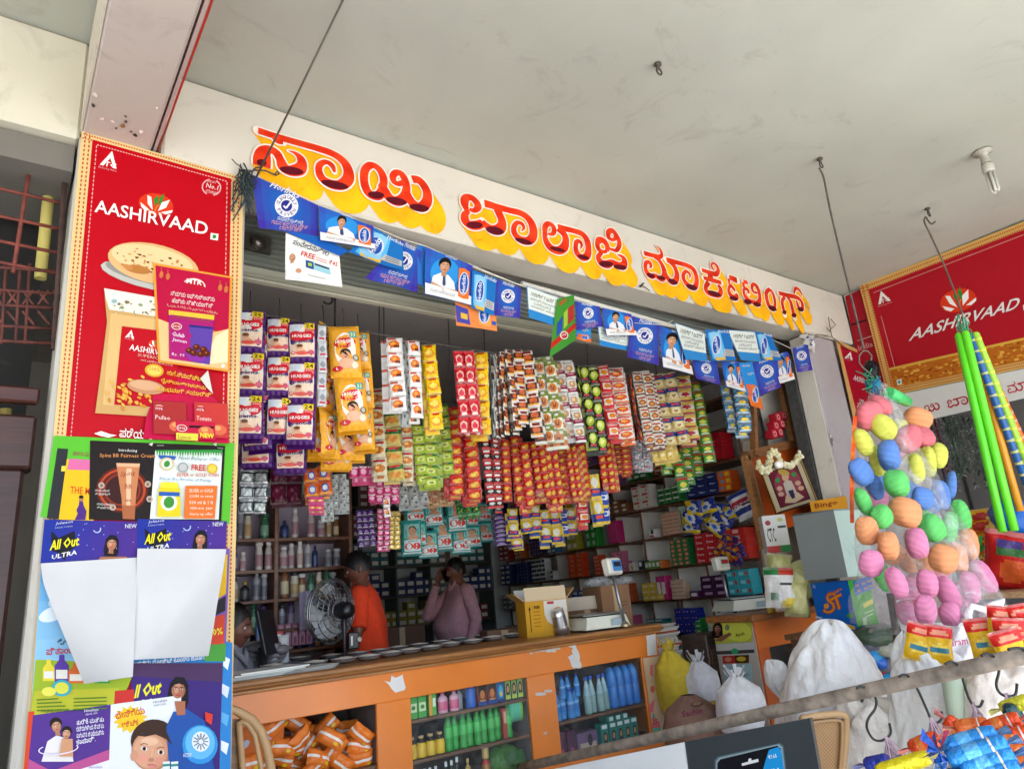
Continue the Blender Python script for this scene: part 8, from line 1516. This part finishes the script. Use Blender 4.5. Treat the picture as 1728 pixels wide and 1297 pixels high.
def pr_y(b): 
    A = Art(b, None, h=0, **dict(n=-FW, p=at(1145, 1140, D=4.45))); A.text('ಅಕ್ಕಿ', (1128, 1155), (1160, 1150), 10, '7a6a1a'); A.ring(1148, 1152, 8, 8, 1.4, '7a6a1a'); A.text('50 KG', (1130, 1170), (1158, 1166), 6, '7a6a1a')
sack('rice_sack', 'yellow printed sack standing against the counter end', 1143, 1148, 4.75, .15, .2, 'b8a02a', True, 1, lean=-.05)
sack('flour_sack', 'grey white sack with a gathered neck behind the white one', 1182, 1160, 4.7, .15, .17, 'b9b8bc', True, 2); sack('flour_sack', 'bright white sack tied at the neck before the side counter', 1248, 1185, 4.2, .16, .15, 'dedee0', True, 3)
def pr_b(b):
    A = Art(b, None, h=0, n=-FW, p=at(1170, 1205, D=3.98)); A.text('Sachin', (1152, 1210), (1186, 1203), 11, '7a2a4a', .02); A.text('BESAN', (1168, 1228), (1198, 1222), 9, '7a2a4a', .02); A.ell(1176, 1187, 11, 5, '5a4034', -10); A.ell(1176, 1186, 8, 3, '8a6a58', -10)
sack('gram_flour_sack', 'brown gram-flour sack lying in front of the yellow one', 1168, 1222, 4.3, .2, .17, '7a5a4c', False, 4, art=pr_b); sack('small_sack', 'small dull yellow sack between the brown and white sacks', 1212, 1210, 4.45, .1, .1, 'a8983a', False, 5)
b = MB(); b.blob(at(1138, 1240, D=4.3), (.14, .08, .03), '1f5a3a', 12, 6, .1, 3); b.build('green_cloth', 'cloth', label='dark green folded cloth at the foot of the counter end', cat='cloth')
b = MB(); p = at(1198, 1120, D=5.4); b.box((p.x, p.y, .42), (.3, .25, .84), '5a4a40', bev=.01); b.box((p.x-.02, p.y-.13, .62), (.2, .01, .22), '8a6a58'); b.build('crate', 'wood', label='dark crate of brown goods behind the sacks', cat='crate')
# ---- goods under white plastic
def drape(name, label, outline, D_, zb, dep, col, seed):
    """a heap under plastic: outline (left, right, y) rows from the top down, each a rounded and wrinkled ring"""
    b = MB(); r_ = random.Random(seed); ph = [r_.uniform(0, 6) for _ in range(8)]; rows = cr([(float(a), float(c), float(y)) for a, c, y in outline], 5)
    rings = []
    for (xl_, xr_, y) in rows:
        pl, pr_ = at(xl_, y, D=D_), at(xr_, y, D=D_); c = (pl+pr_)/2; rings.append((c, (pr_-pl).length/2))
    n = len(rings)
    def fn(u, v):
        i = min(int(v*(n-1)), n-2); f_ = v*(n-1)-i; c = rings[i][0].lerp(rings[i+1][0], f_); R_ = rings[i][1]*(1-f_)+rings[i+1][1]*f_; a = 2*PI*u; t = (i+f_)/n
        p3 = Vector((math.cos(a)*1.6+seed*7, math.sin(a)*1.6, t*3.2)); k = 1+.14*noise.noise(p3)+.12*abs(noise.noise(p3*2.3))-.05*abs(noise.noise(p3*4.6))+.025*abs(noise.noise(p3*9.5))+.02*math.sin(9*a+ph[1]-t*8)
        return c+RT*(math.cos(a)*R_*k)+Vector((FW.x, FW.y, 0))*(math.sin(a)*min(R_, dep)*k)+Vector((0, 0, .012*math.sin(7*a+t*13+ph[4])))
    b.grid(fn, 110, (n-1)*2, col)
    return b.build(name, 'film', label=label, cat='covered heap')
drape('covered_heap', 'large heap of goods under a white plastic sheet behind the pole', [(1398, 1400, 1048), (1378, 1418, 1052), (1362, 1440, 1072), (1345, 1462, 1105), (1332, 1484, 1145), (1326, 1500, 1185), (1322, 1512, 1240), (1318, 1520, 1330), (1316, 1522, 1500)], 3.2, 0, .34, 'dcdcd8', 1)
drape('covered_heap', 'small white plastic bag bulging left of the large covered heap', [(1298, 1302, 1116), (1293, 1322, 1120), (1292, 1332, 1140), (1300, 1336, 1160), (1318, 1338, 1182), (1322, 1340, 1240)], 3.5, 0, .12, 'dadad8', 2)
drape('covered_heap', 'peaked white plastic cover right of the large heap', [(1524, 1528, 1068), (1518, 1550, 1076), (1514, 1590, 1095), (1512, 1622, 1118), (1508, 1642, 1160), (1505, 1660, 1230), (1500, 1668, 1330), (1498, 1670, 1460)], 2.75, 0, .25, 'd6d6d2', 3)
drape('covered_heap', 'low crumpled plastic between the two large covered heaps', [(1440, 1470, 1178), (1420, 1530, 1190), (1405, 1545, 1230), (1400, 1560, 1300), (1400, 1560, 1420)], 2.9, 0, .15, 'd0ccc4', 4)
drape('covered_heap', 'pale plastic-wrapped bulk at the right edge behind the packets', [(1670, 1700, 1118), (1640, 1760, 1135), (1625, 1800, 1190), (1620, 1820, 1280), (1620, 1820, 1420)], 2.4, 0, .2, 'd8cfc4', 5)
b = MB(); p, q_ = at(1606, 1140, D=2.42), at(1622, 1235, D=2.4); b.tube([p, q_], .035, 'b8c8b0', 12); b.build('paper_roll', 'paper', label='pale green roll standing before the peaked plastic cover', cat='roll')
# ---- carrier bag and red-yellow packets behind the pole
def bagb():
    t = thing('carrier_bag', 'white carrier bag with pink script and raised handles', 'bag', at(1625, 1100, D=2.9)); o = Vector(t.location); b = MB()
    b.grid(lambda u, v: at(1560+130*u, 1050+75*v+6*math.sin(u*PI)*(1-v), D=2.92-.1*math.sin(u*PI)+.015*math.sin(u*23+v*7))-o, 24, 12, 'dcdadc'); b.grid(lambda u, v: at(1690-130*u, 1050+75*v, D=3.05+.05*math.sin(u*PI))-o, 12, 8, 'd0ced0')
    A = Art(b, None, h=0, n=-FW, p=at(1600, 1085, D=2.78)); 
    k = MB(); A = Art(k, None, h=0, n=-FW, p=at(1600, 1085, D=2.79)); A.text('Param', (1598, 1092), (1634, 1086), 13, 'c83a7a', .01)
    b.build('body', 'film', t); kk = k.build('print', 'print', t); kk.location = -o
    b = MB(); b.tube([at(x, y, D=2.9)-o for x, y in ((1636, 1062), (1632, 1035), (1640, 1022), (1662, 1028), (1678, 1045), (1682, 1075))], [.02, .018, .014, .016, .018, .02], 'e2e0e2', 6); b.tube([at(x, y, D=2.98)-o for x, y in ((1655, 1040), (1672, 1022), (1690, 1014), (1684, 1030), (1668, 1042))], .018, 'e0dee0', 6); b.build('handle', 'film', t)
bagb()
b = MB(); A = Art(b, None, h=0, n=-FW, p=at(1545, 1045, D=3.4)); A.quad((1512, 1012), (1545, 1010), (1548, 1066), (1520, 1062), 'd8d4d4'); A.h = .002; A.poly([(1520, 1012), (1544, 1010), (1545, 1052), (1532, 1046), (1522, 1040)], 'b81c4a'); A.ell(1535, 1026, 6, 6, '4a1a2a'); A.ell(1535, 1026, 3, 3, 'd8c8c8'); b.build('poster', 'print', label='white and crimson poster corner below the scrubber bundle', cat='poster')
b = MB(); p, q_ = at(1502, 1000, D=3.5), at(1516, 1092, D=3.45); b.tube([p, q_], .018, '4a3c34', 4); b.build('post', 'wood', label='dark post below the left of the scrubber bundle', cat='post')
pm = pouch_mesh('snk', .1, .145, ['d6a81c', ('r', 0, 0, 1, .34, 'c8261f'), ('e', .5, .2, .34, .08, 'd88a6a'), ('e', .5, .62, .34, .16, 'e0c24a'), ('r', .2, .55, .8, .66, '3a7a8a')], .2)
for i, (x, y, D_, t_) in enumerate(((1556, 1052, 2.7, .35), (1582, 1054, 2.68, .2), (1648, 1042, 2.55, -.05), (1692, 1022, 2.5, .2), (1716, 1018, 2.48, -.1), (1700, 1042, 2.45, .1), (1724, 1046, 2.45, 0), (1690, 1062, 2.42, -.2), (1714, 1066, 2.42, .15), (1740, 1030, 2.45, .1), (1740, 1070, 2.4, 0))):
    inst('snack_packet', pm, at(x, y, D=D_), (0, t_, -.95+rn.uniform(-.1, .1)), 'red-topped yellow snack packet ' + ('leaning at the left of the carrier bag', 'beside the leftmost one, left of the bag', 'in front of the carrier bag handles', 'in the bunch at the right edge, upper left', 'in the bunch at the right edge, top', 'in the bunch at the right edge, middle', 'in the right-edge bunch, middle right', 'in the right-edge bunch, lower left', 'in the right-edge bunch, low', 'at the very edge, upper', 'at the very edge, lower')[i], 'snack packet', 'red and yellow snack packets')
# ---- slanting pole with hooks, threads and rolls
pz = lambda x: 1/(.345+(x-1200)*(.143/528))
def rp(x, y, k=0): return at(x, y, D=pz(x)+k)
b = MB(); P_ = [rp(880, 1294), rp(1050, 1264), rp(1200, 1233), rp(1460, 1171), rp(1728, 1107), rp(1790, 1092)]; b.tube([P_[0]+(P_[-1]-P_[0])*t for t in [k/10 for k in range(11)]], .024, '94887a', 14)
for k in range(170):
    t = rn.random(); a = rn.uniform(0, 6.28); c = P_[0]+(P_[-1]-P_[0])*t; d = (P_[-1]-P_[0]).normalized(); u_ = d.orthogonal().normalized(); w_ = d.cross(u_); 
    def cyl(aa, l): return c+d*l+(u_*math.cos(aa)+w_*math.sin(aa))*.0234
    l = rn.uniform(.008, .03); da = rn.uniform(.1, .35); b.face([cyl(a, 0), cyl(a+da, .003), cyl(a+da*1.4, l), cyl(a+da*.3, l*.9)], rn.choice(['a09484', 'c4baaa', '9f9080', '5a4c40']))
b.build('pole', 'rust', label='worn brown pole slanting across the right foreground', cat='pole')
zz7 = lambda L: [(1200+x/3.273, 1000+y/3.273) for x, y in L]
HK = [zz7([(800, 528), (830, 516), (880, 540), (912, 590), (905, 640), (870, 690), (860, 740), (890, 800), (930, 815), (970, 800), (992, 770), (985, 720)]), zz7([(1035, 463), (1070, 450), (1110, 480), (1150, 550), (1190, 640), (1218, 700), (1250, 715), (1275, 690), (1272, 655)]), zz7([(1290, 393), (1330, 380), (1370, 410), (1395, 490), (1420, 570), (1450, 620), (1485, 625), (1502, 590)]), zz7([(1490, 348), (1530, 335), (1580, 370), (1590, 430), (1575, 500), (1590, 545), (1630, 570), (1680, 560), (1690, 500)]), zz7([(1640, 312), (1700, 303), (1740, 330), (1790, 420)])]
for i, L in enumerate(HK):
    x0 = L[1][0]; b = MB(); b.tube([tuple(at(x, y, D=pz(x0)-.025-.0*k)) for k, (x, y) in enumerate(cr(L, 4))], .0042, '3a3c3c', 7); b.build('wire_hook', 'metal', label='dark wire S-hook over the pole, ' + ('leftmost, next to the tan chair', 'second from the left', 'third from the left', 'fourth, with a full lower curl', 'rightmost at the edge')[i], cat='hook', group='wire hooks on the pole')
    if i < 4:
        e = L[9 if i == 0 else 5 if i in (1, 2) else 6]; o = at(e[0], e[1], D=pz(x0)-.03); b = MB(); 
        for k in range(30): d = Vector((rn.uniform(-.05, .09), rn.uniform(-.03, .03), -rn.uniform(.05, .14))); b.tube([o+Vector((rn.uniform(-.012, .012), 0, rn.uniform(-.01, .01))), o+d*.35+Vector((rn.uniform(-.02, .02), 0, 0)), o+d*.7+Vector((rn.uniform(-.012, .012), 0, 0)), o+d], .0016, rn.choice(['9a8490', 'b09aa4', '8a7480']), 4, False)
        b.build('thread_bunch', 'cloth', label='bunch of lilac packing threads below the ' + ('leftmost', 'second', 'third', 'fourth')[i] + ' hook', cat='threads')
def roll(p0, p1, D_, r_, col, label, grp, stripe=None):
    a, c = at(*p0, D=D_), at(*p1, D=D_-.04); t = thing('biscuit_roll', label, 'biscuit roll', a, 0, grp); d = (c-a); L_ = d.length; d.normalize(); b = MB(); n = 14; pts = []; rs = []
    for k in range(n+1): tt = k/n; pts.append(d*L_*tt); e = min(tt, 1-tt)*n; rs.append(r_*(1 if e >= 1.5 else .8+.1*e)*(1+.03*math.sin(tt*50)))
    b.tube(pts, rs, col, 12)
    if stripe:
        b.tube([d*L_*.3, d*L_*.42, d*L_*.55], r_*1.03, stripe, 12, False); b.tube([d*L_*.72, d*L_*.76], r_*1.03, 'd8d2c8', 12, False)
    b.build('wrapper', 'foil', t); s_ = d.cross(Vector((0, 0, 1))).normalized(); u_ = s_.cross(d)
    for e, sg in ((Vector((0, 0, 0)), -1), (d*L_, 1)): b = MB(); b.grid(lambda u, v: e+d*sg*(v*.03)+s_*(u-.5)*r_*2*(.7+.5*v)+u_*.006*math.sin(u*20)*(v+.3), 10, 2, mix(col, 'd8d8d8', .25)); b.build('crimp', 'foil', t)
ORC, BLC, YLC = 'd9481c', '2a86cc', 'd6c81c'
for i, (p0, p1, D_, c) in enumerate(((( 1538, 1262), (1582, 1244), 1.95, ORC), ((1595, 1212), (1640, 1246), 2.0, ORC), ((1612, 1228), (1668, 1222), 1.93, 'd8642a'), ((1660, 1232), (1722, 1212), 1.85, ORC), ((1672, 1252), (1745, 1234), 1.8, ORC), ((1690, 1272), (1765, 1256), 1.78, 'd8542a'), ((1700, 1294), (1775, 1278), 1.76, ORC))):
    roll(p0, p1, D_, .022, c, 'orange foil biscuit roll hung from the pole, ' + ('leftmost by itself', 'tilted, second from left', 'behind the blue rolls', 'upper right', 'second of the right column', 'third of the right column', 'lowest of the right column')[i], 'orange biscuit rolls', 'e07a3a')
for i, (p0, p1, D_) in enumerate((((1590, 1262), (1682, 1236), 1.75), ((1600, 1282), (1700, 1252), 1.71), ((1622, 1298), (1712, 1272), 1.69), ((1640, 1316), (1722, 1292), 1.67))):
    roll(p0, p1, D_, .023, BLC, 'blue foil biscuit roll in front of the orange ones, ' + ('topmost', 'second', 'third', 'lowest')[i], 'blue biscuit rolls', '5aa8dc')
b = MB(); o = at(1585, 1268, D=1.72); 
for k in range(14): d = Vector((rn.uniform(-.06, .03), rn.uniform(-.03, .03), rn.uniform(-.06, .05))); b.face([o, o+d, o+d+Vector((rn.uniform(.02, .05), 0, rn.uniform(-.05, .03)))], rn.choice(['1a4a9a', '2a86cc', '7ac0e8', '14306a', 'b8242a']))
b.build('foil_tail', 'foil', label='crinkled dark blue foil end left of the blue rolls', cat='foil')
for i, (p0, p1, D_, c) in enumerate((((1480, 1302), (1568, 1276), 1.85, YLC), ((1462, 1290), (1500, 1282), 1.95, '2a3a9a'), ((1690, 1196), (1740, 1180), 1.95, 'd0ce3a'))): roll(p0, p1, D_, .02, c, ('yellow foil roll at the bottom right below the leftmost hook', 'dark blue packet end left of the yellow roll', 'lime yellow packet at the right edge under the pole')[i], None)
b = MB()
for k in range(5): b.blob(at(1705+8*k, 1198+9*k, D=1.9), (.025, .02, .02), '0f3a3c', 8, 6, .3, k)
b.build('dark_packet', 'foil', label='dark teal crumpled packet at the right edge beside the lime packet', cat='packet')
# ---- boards hung under the pole and the second chair
pa, pb = at(1155, 1251, D=2.85), at(1367, 1211, D=2.5); dd_ = (pb-pa); dd_.z = 0; nb = Vector((dd_.y, -dd_.x, 0)).normalized(); nb = nb if nb.dot(EYE-pa) > 0 else -nb
def hung(name, label, q4, col, p, art):
    b = MB(); A = Art(b, None, h=0, n=nb, p=p); A.quad(*q4, col); A.h = -.02; A.quad(q4[1], q4[0], q4[3], q4[2], mix(col, '8a6a4a', .4)); e = [(A.pt(*q4[k], 0), A.pt(*q4[k], -.02)) for k in range(4)]
    for k in range(4): b.face([e[k][0], e[(k+1) % 4][0], e[(k+1) % 4][1], e[k][1]], mix(col, '9a8a7a', .3))
    A.h = .001; art(A); return b.build(name, 'print', label=label, cat='display board')
def arb(A):
    def rr(x0, y0, x1, y1, x2, y2, x3, y3, c): A.poly([(x0, y0+6), (x0+5, y0), (x1-6, y1), (x1, y1+5), (x2, y2), (x3, y3)], c)
    for g, c in ((5, '4a5a5e'), (3.5, '6f8488'), (2, '94a8ac')): rr(1211-g, 1280-g, 1318+g, 1257-g, 1326+g, 1330, 1210-g, 1335, c)
    rr(1211, 1280, 1318, 1257, 1326, 1330, 1210, 1335, '14161c'); A.poly([(1298, 1264), (1314, 1259), (1319, 1266), (1328, 1330), (1280, 1330), (1290, 1290)], '1f96d8'); A.text('₹165', (1298, 1280), (1312, 1277), 7, 'dfeef8', .02); A.text('SIM', (1296, 1306), (1316, 1303), 9, 'e8f4fa', .02)
    A.poly([(1252, 1287), (1263, 1284), (1264, 1279), (1268, 1278), (1269, 1282), (1280, 1279), (1281, 1284), (1253, 1291)], 'e4e6e8')
hung('display_board', 'dark grey board with a black pack outline and blue corner, under the pole', ((1155, 1251), (1367, 1211), (1388, 1330), (1166, 1335)), '3c4244', pa, arb)
hung('display_board', 'plain white board left of the dark one, under the pole', ((860, 1312), (1153, 1252), (1164, 1335), (840, 1370)), 'e6eaea', pa+nb*.01, lambda A: A.text('SALE', (1120, 1308), (1140, 1304), 8, 'c83a4a', .02))
c2 = at(1398, 1300, D=2.75); CH = thing('plastic_chair', 'tan plastic chair with woven back between the dark board and the hooks', 'chair', (c2.x, c2.y, 0)); o = Vector((c2.x, c2.y, 0)); b = MB()
cnt = [(1350, 1330), (1352, 1222), (1362, 1210), (1385, 1206), (1412, 1204), (1424, 1206), (1428, 1214), (1427, 1250), (1422, 1300), (1420, 1330)]
b.tube([at(x, y, D=2.72)-o for x, y in cr(cnt, 4)], .013, 'b8966a', 8); b.tube([at(1395+(x-1395)*.8, y+10, D=2.72)-o for x, y in cr(cnt, 4)], .007, 'b08d62', 6); b.build('back_frame', 'wicker', CH)
b = MB(); b.grid(lambda u, v: at(1352+72*u-4*u*v, 1212+110*v, D=2.735)-o, 24, 34, lambda u, v: 'b08c60' if (int(u*24)+int(v*34)) % 2 else '9a7750'); b.build('back_panel', 'wicker', CH)
b = MB(); b.box((.08, .2, .43), (.46, .44, .03), 'b8966a', bev=.012); b.build('seat', 'wicker', CH)
for sx in (-1, 1):
    for sy in (-1, 1): b = MB(); b.tube([(.08+sx*.19, .2+sy*.18, .42), (.08+sx*.22, .2+sy*.2, 0)], [.024, .018], 'b8966a', 8); b.build('leg', 'wicker', CH)
# ================================================================== people
def skinned(name, pts, edges, kind, colf, parent, sub=2, root=0, extra=None):
    """one continuous surface grown round connected joints: pts [(x, y, z, radius across, radius deep)]"""
    me = bpy.data.meshes.new(name); me.from_pydata([p[:3] for p in pts], edges, []); o = bpy.data.objects.new(name, me); COL.objects.link(o)
    m = o.modifiers.new('s', 'SKIN'); m.use_smooth_shade = True
    for i, v in enumerate(me.skin_vertices[0].data): v.radius = (pts[i][3], pts[i][4] if len(pts[i]) > 4 else pts[i][3]); v.use_root = i == root
    s = o.modifiers.new('u', 'SUBSURF'); s.levels = sub; s.render_levels = sub
    ev = o.evaluated_get(bpy.context.evaluated_depsgraph_get()); em = ev.to_mesh(); b = MB(); V = [tuple(v.co) for v in em.vertices]
    for p in em.polygons: c = p.center; b.f.append(tuple(p.vertices)); b.c.append(colf(c) if callable(colf) else colf); b.sm.append(True)
    b.v = V; ev.to_mesh_clear(); bpy.data.objects.remove(o); bpy.data.meshes.remove(me)
    if extra: extra(b)
    return b.build(name, kind, parent)
def head(b, c, tilt, skin):
    """skull with brow, nose, lips, chin, ears and eyes; faces -Y before tilt"""
    c = Vector(c)
    def fn(u, v):
        a = 2*PI*u; t = PI*v; x, y, z = .074*math.sin(t)*math.cos(a), .094*math.sin(t)*math.sin(a), .115*math.cos(t)
        if z < -.02: x *= 1-.28*((-.02-z)/.095); y = y*(1-.12*((-.02-z)/.095))-.008*((-.02-z)/.095)
        f = math.exp(-((x/.014)**2))
        if y < 0: y -= .022*f*math.exp(-((z+.018)/.02)**2)+.008*f*math.exp(-((z-.0)/.02)**2)+.008*math.exp(-(x/.028)**2)*math.exp(-((z+.058)/.009)**2)+.01*math.exp(-(x/.02)**2)*math.exp(-((z+.095)/.016)**2)+.006*math.exp(-((z-.028)/.012)**2)
        if y < 0: y += .009*math.exp(-((abs(x)-.03)/.014)**2)*math.exp(-((z-.008)/.012)**2)
        return c+tilt @ Vector((x, y, z))
    def cf(u, v):
        z = math.cos(PI*v)*.115; a = 2*PI*u; x = .074*math.sin(PI*v)*math.cos(a); fr = math.sin(a) < -.3
        if fr and -.066 < z < -.05 and abs(x) < .024: return mix(skin, '6a2a24', .45)
        if fr and .022 < z < .034 and .012 < abs(x) < .045: return '140e0c'
        if fr and -.046 < z < -.036 and abs(x) < .028 and skin != 'x': return mix(skin, '1a1210', .7)
        return skin
    b.grid(fn, 40, 44, cf)
    for s in (-1, 1):
        b.blob(c+tilt @ Vector((.076*s, .012, -.004)), (.012, .022, .034), mix(skin, '5a2a1c', .15), 10, 8); b.blob(c+tilt @ Vector((.03*s, -.079, .008)), (.012, .008, .007), 'd8d0c8', 8, 6); b.blob(c+tilt @ Vector((.03*s, -.0855, .008)), (.005, .004, .005), '120c0a', 8, 6)
def hair_cap(c, tilt, parent, lift=0):
    b = MB(); c = Vector(c)
    def fn(u, v):
        a = 2*PI*u; fr = max(0, -math.sin(a)); lim = .62-.27*fr**1.2; t = PI*v*lim; k = 1.05+.03*math.sin(9*a+5*v)+.03*math.sin(15*a-7*v); return c+tilt @ Vector((.08*math.sin(t)*math.cos(a)*k, .1*math.sin(t)*math.sin(a)*k+.006, .121*math.cos(t)*k+.004))
    b.grid(fn, 30, 14, lambda u, v: '0d0a0a' if (int(u*30)+int(v*14)) % 3 else '161211'); b.build('hair', 'hair', parent)
def hand(b, w_, d, n, skin, curl=.5, s=1):
    """palm with four unequal fingers and a thumb leaving its side; d points along the fingers, n out of the palm"""
    d = Vector(d).normalized(); n = Vector(n).normalized(); sd = d.cross(n)*s; w_ = Vector(w_)
    rot = Matrix((sd, d, n)).transposed(); b.blob(w_+d*.045, (.04, .052, .016), skin, 12, 8, 0, 0, rot, .85)
    for k, (o, L) in enumerate(((-.029, .066), (-.01, .075), (.01, .07), (.028, .056))):
        p = w_+d*.085+sd*o; a = .25+curl*.5; q_ = [p-d*.012, p]; dd = d
        for j in range(3): a_ = curl*(.5+.35*j); dd = (d*math.cos(a_)+n*math.sin(a_)); q_.append(q_[-1]+dd*L*(.44, .32, .24)[j])
        b.tube(q_, [.0085, .009, .0085, .0075, .005], skin, 7)
    p = w_+d*.03-sd*.036; b.tube([p+sd*.01, p-sd*.012+d*.018, p-sd*.02+d*.042+n*.012, p-sd*.016+d*.062+n*.024], [.012, .011, .0095, .006], skin, 7)
def person(label, loc, rz, skin, shirt, pants, arms, belly=0, lean=0, short=False, seated=False, tilt=(0, 0, 0), kurta=False, hz=1.0):
    t = thing('person', label, 'person', loc, rz); t.scale = (hz, hz, hz)
    ht = Matrix.Rotation(tilt[2], 3, 'Z') @ Matrix.Rotation(tilt[0], 3, 'X'); hc = Vector((0, -.03-lean, 1.585))
    hip = .9 if not seated else .5
    dz = 0 if not seated else -.4
    P = [(0, .01, .95, .11), (0, 0, 1.1, .105), (0, -lean*.5, 1.28, .11), (0, -lean*.8, 1.41, .075), (0, -lean-.005, 1.5, .055), (0, -.02-lean, 1.57, .06)]
    E_ = [(0, 1), (1, 2), (2, 3), (3, 4), (4, 5)]
    for s, A_ in ((-1, arms[0]), (1, arms[1])):
        i = len(P); P += [(.17*s, -lean*.8, 1.4, .055), (*A_[0], .042), (*A_[1], .028)]; E_ += [(3, i), (i, i+1), (i+1, i+2)]
        j = len(P)
        P += ([(.1*s, .01, .88, .085), (.1*s, -.005, .49, .058), (.1*s, .02, .1, .04), (.11*s, -.13, .03, .035)] if not seated else [(.1*s, -.02, .9, .085), (.12*s, -.42, .88, .06), (.12*s, -.4, .45, .045), (.12*s, -.52, .4, .035)]); E_ += [(0, j), (j, j+1), (j+1, j+2), (j+2, j+3)]
    def ex(b):
        head(b, hc, ht, skin)
        for s, A_, nn in ((-1, arms[0], arms[2]), (1, arms[1], arms[3])):
            e, w_ = Vector(A_[0]), Vector(A_[1]); hand(b, w_, (w_-e) if len(A_) < 3 else A_[2], nn, skin, .55, s)
    skinned('body', P, E_, 'skin', skin, t, 2, 0, ex); hair_cap(hc+ht @ Vector((0, .006, .006)), ht, t)
    # shirt over the trunk and arms
    z0 = .93 if not kurta else .6
    RG = cr([(z0, .17+belly*.35, .135+belly*.45, .01-belly*.2), ((z0+1.06)/2, .172+belly*.45, .14+belly*.8, -belly*.35), (1.1, .172+belly*.4, .14+belly*.85, -belly*.5-lean*.2), (1.25, .18+belly*.1, .135+belly*.25, -belly*.12-lean*.5), (1.36, .195, .115, -lean*.7), (1.415, .165, .095, -lean*.8), (1.45, .1, .075, -lean*.9), (1.475, .066, .066, -lean-.005), (1.5, .06, .062, -lean-.008)], 4)
    b = MB(); n_ = len(RG)-1
    def tf(u, v):
        z, rx, ry, yo = RG[min(int(v*n_+.5), n_)]; a = 2*PI*u; k = 1+.018*math.sin(z*34+3*a)+.02*math.sin(5*a+z*9)*(1 if z < 1.3 else .3); e = lambda q: math.copysign(abs(q)**.85, q)
        return Vector((rx*e(math.cos(a))*k, yo+ry*e(math.sin(a))*k, z))
    b.grid(tf, 36, n_, lambda u, v: mix(shirt, '000000', .04+.05*math.sin(u*40+v*17)))
    for s, A_ in ((-1, arms[0]), (1, arms[1])):
        sh = Vector((.155*s, -lean*.8, 1.385)); el, wr = Vector(A_[0]), Vector(A_[1]); Q = [(*(sh-Vector((.05*s, 0, -.01))), .06), (*sh, .076), (*sh.lerp(el, .5), .066), (*sh.lerp(el, .92), .06)]
        if not short: Q += [(*el.lerp(wr, .12), .056), (*el.lerp(wr, .5), .049), (*el.lerp(wr, .9), .04)]
        Q = cr(Q, 4); b.tube([q[:3] for q in Q], [q[3]*(1+.05*math.sin(i_*1.9)) for i_, q in enumerate(Q)], shirt, 14)
    b.build('shirt', 'cloth', t)
    if not kurta:
        b = MB()
        b.tube([(.05, -.07-lean, 1.47), (.02, -.1-lean, 1.43), (0, -.12-lean, 1.38), (-.02, -.1-lean, 1.43), (-.05, -.07-lean, 1.47)], [.012, .016, .008, .016, .012], shirt, 7); b.build('collar', 'cloth', t)
    T_ = [(0, .01, .93, .14)]; e3 = []
    for s in (-1, 1):
        j = len(T_); T_ += ([(.1*s, .01, .82, .1), (.105*s, 0, .48, .078), (.105*s, .015, .12, .065)] if not seated else [(.1*s, -.05, .9, .1), (.12*s, -.42, .88, .08), (.12*s, -.4, .48, .065)]); e3 += [(0, j), (j, j+1), (j+1, j+2)]
    skinned('trousers', T_, e3, 'cloth', pants, t, 2, 0)
    b = MB(); b.lathe([(.168+belly*.3, .94), (.172+belly*.3, .97), (.165+belly*.3, .985)], (0, .0, 0), '15110f', 22, None, (1, .8)); b.build('belt', 'plastic', t) if not kurta else None
    for s in (-1, 1): b = MB(); b.blob((.11*s, -.07, .035) if not seated else (.12*s, -.46, .42), (.045, .12, .035), '1c1614', 12, 8, 0, 0, None, .8); b.build('shoe', 'plastic', t)
    return t
# man in pink on the phone, side on, facing left
p = at(775, 1000, D=6.9); mn = person('man in a pale pink shirt holding a phone to his ear behind the counter', (p.x, p.y, -.06), R(-92), '8a5840', 'd09aa2', '14141c', (((-.26, -.24, 1.16), (-.13, -.17, 1.5), (.1, .35, .9)), ((.26, .02, 1.12), (.25, -.08, .87)), (1, .2, 0), (-1, 0, 0)), .1, 0, False, False, (.12, 0, .1))
b = MB(); q_ = mn.matrix_world; b.box((0, 0, 0), (.012, .07, .13), '101014', bev=.003); o = b.build('phone', 'plastic', origin=(0, 0, 0), label='dark phone held to the ear by the man in pink', cat='phone')
bpy.context.view_layer.update(); o.matrix_world = mn.matrix_world @ Matrix.Translation((-.105, -.085, 1.56)) @ Matrix.Rotation(.4, 4, 'X')
# man in orange beside the fan, turned away
p = at(620, 1000, D=4.95); person('man in a bright orange kurta standing beside the fan, turned away', (p.x, p.y, .05), R(-125), '6a4030', 'dc3c12', '2a2420', (((-.25, -.1, 1.14), (-.2, -.3, 1.02)), ((.27, -.02, 1.13), (.25, -.14, .88)), (1, 0, 0), (-1, 0, 0)), .03, .04, True, False, (.35, 0, .25), True, .93)
# seated cashier, mostly hidden by the pillar
p = at(391, 1055, D=3.95); person('cashier seated behind the pillar, only the side of his face showing', (p.x-.04, p.y, p.z-1.6), R(40), '6a4030', '8a8a92', '26262c', (((-.25, -.12, 1.14), (-.18, -.36, 1.1)), ((.25, -.12, 1.14), (.18, -.36, 1.1)), (0, 0, -1), (0, 0, -1)), .03, .03, False, True, (.15, 0, .2))
b = MB(); b.box((p.x-.04, p.y+.05, (p.z-1.6+.78)/2), (.4, .4, max(.1, p.z-1.6+.78)), '3a302a', bev=.02); b.build('stool', 'wood', label='dark stool under the cashier behind the pillar', cat='stool')
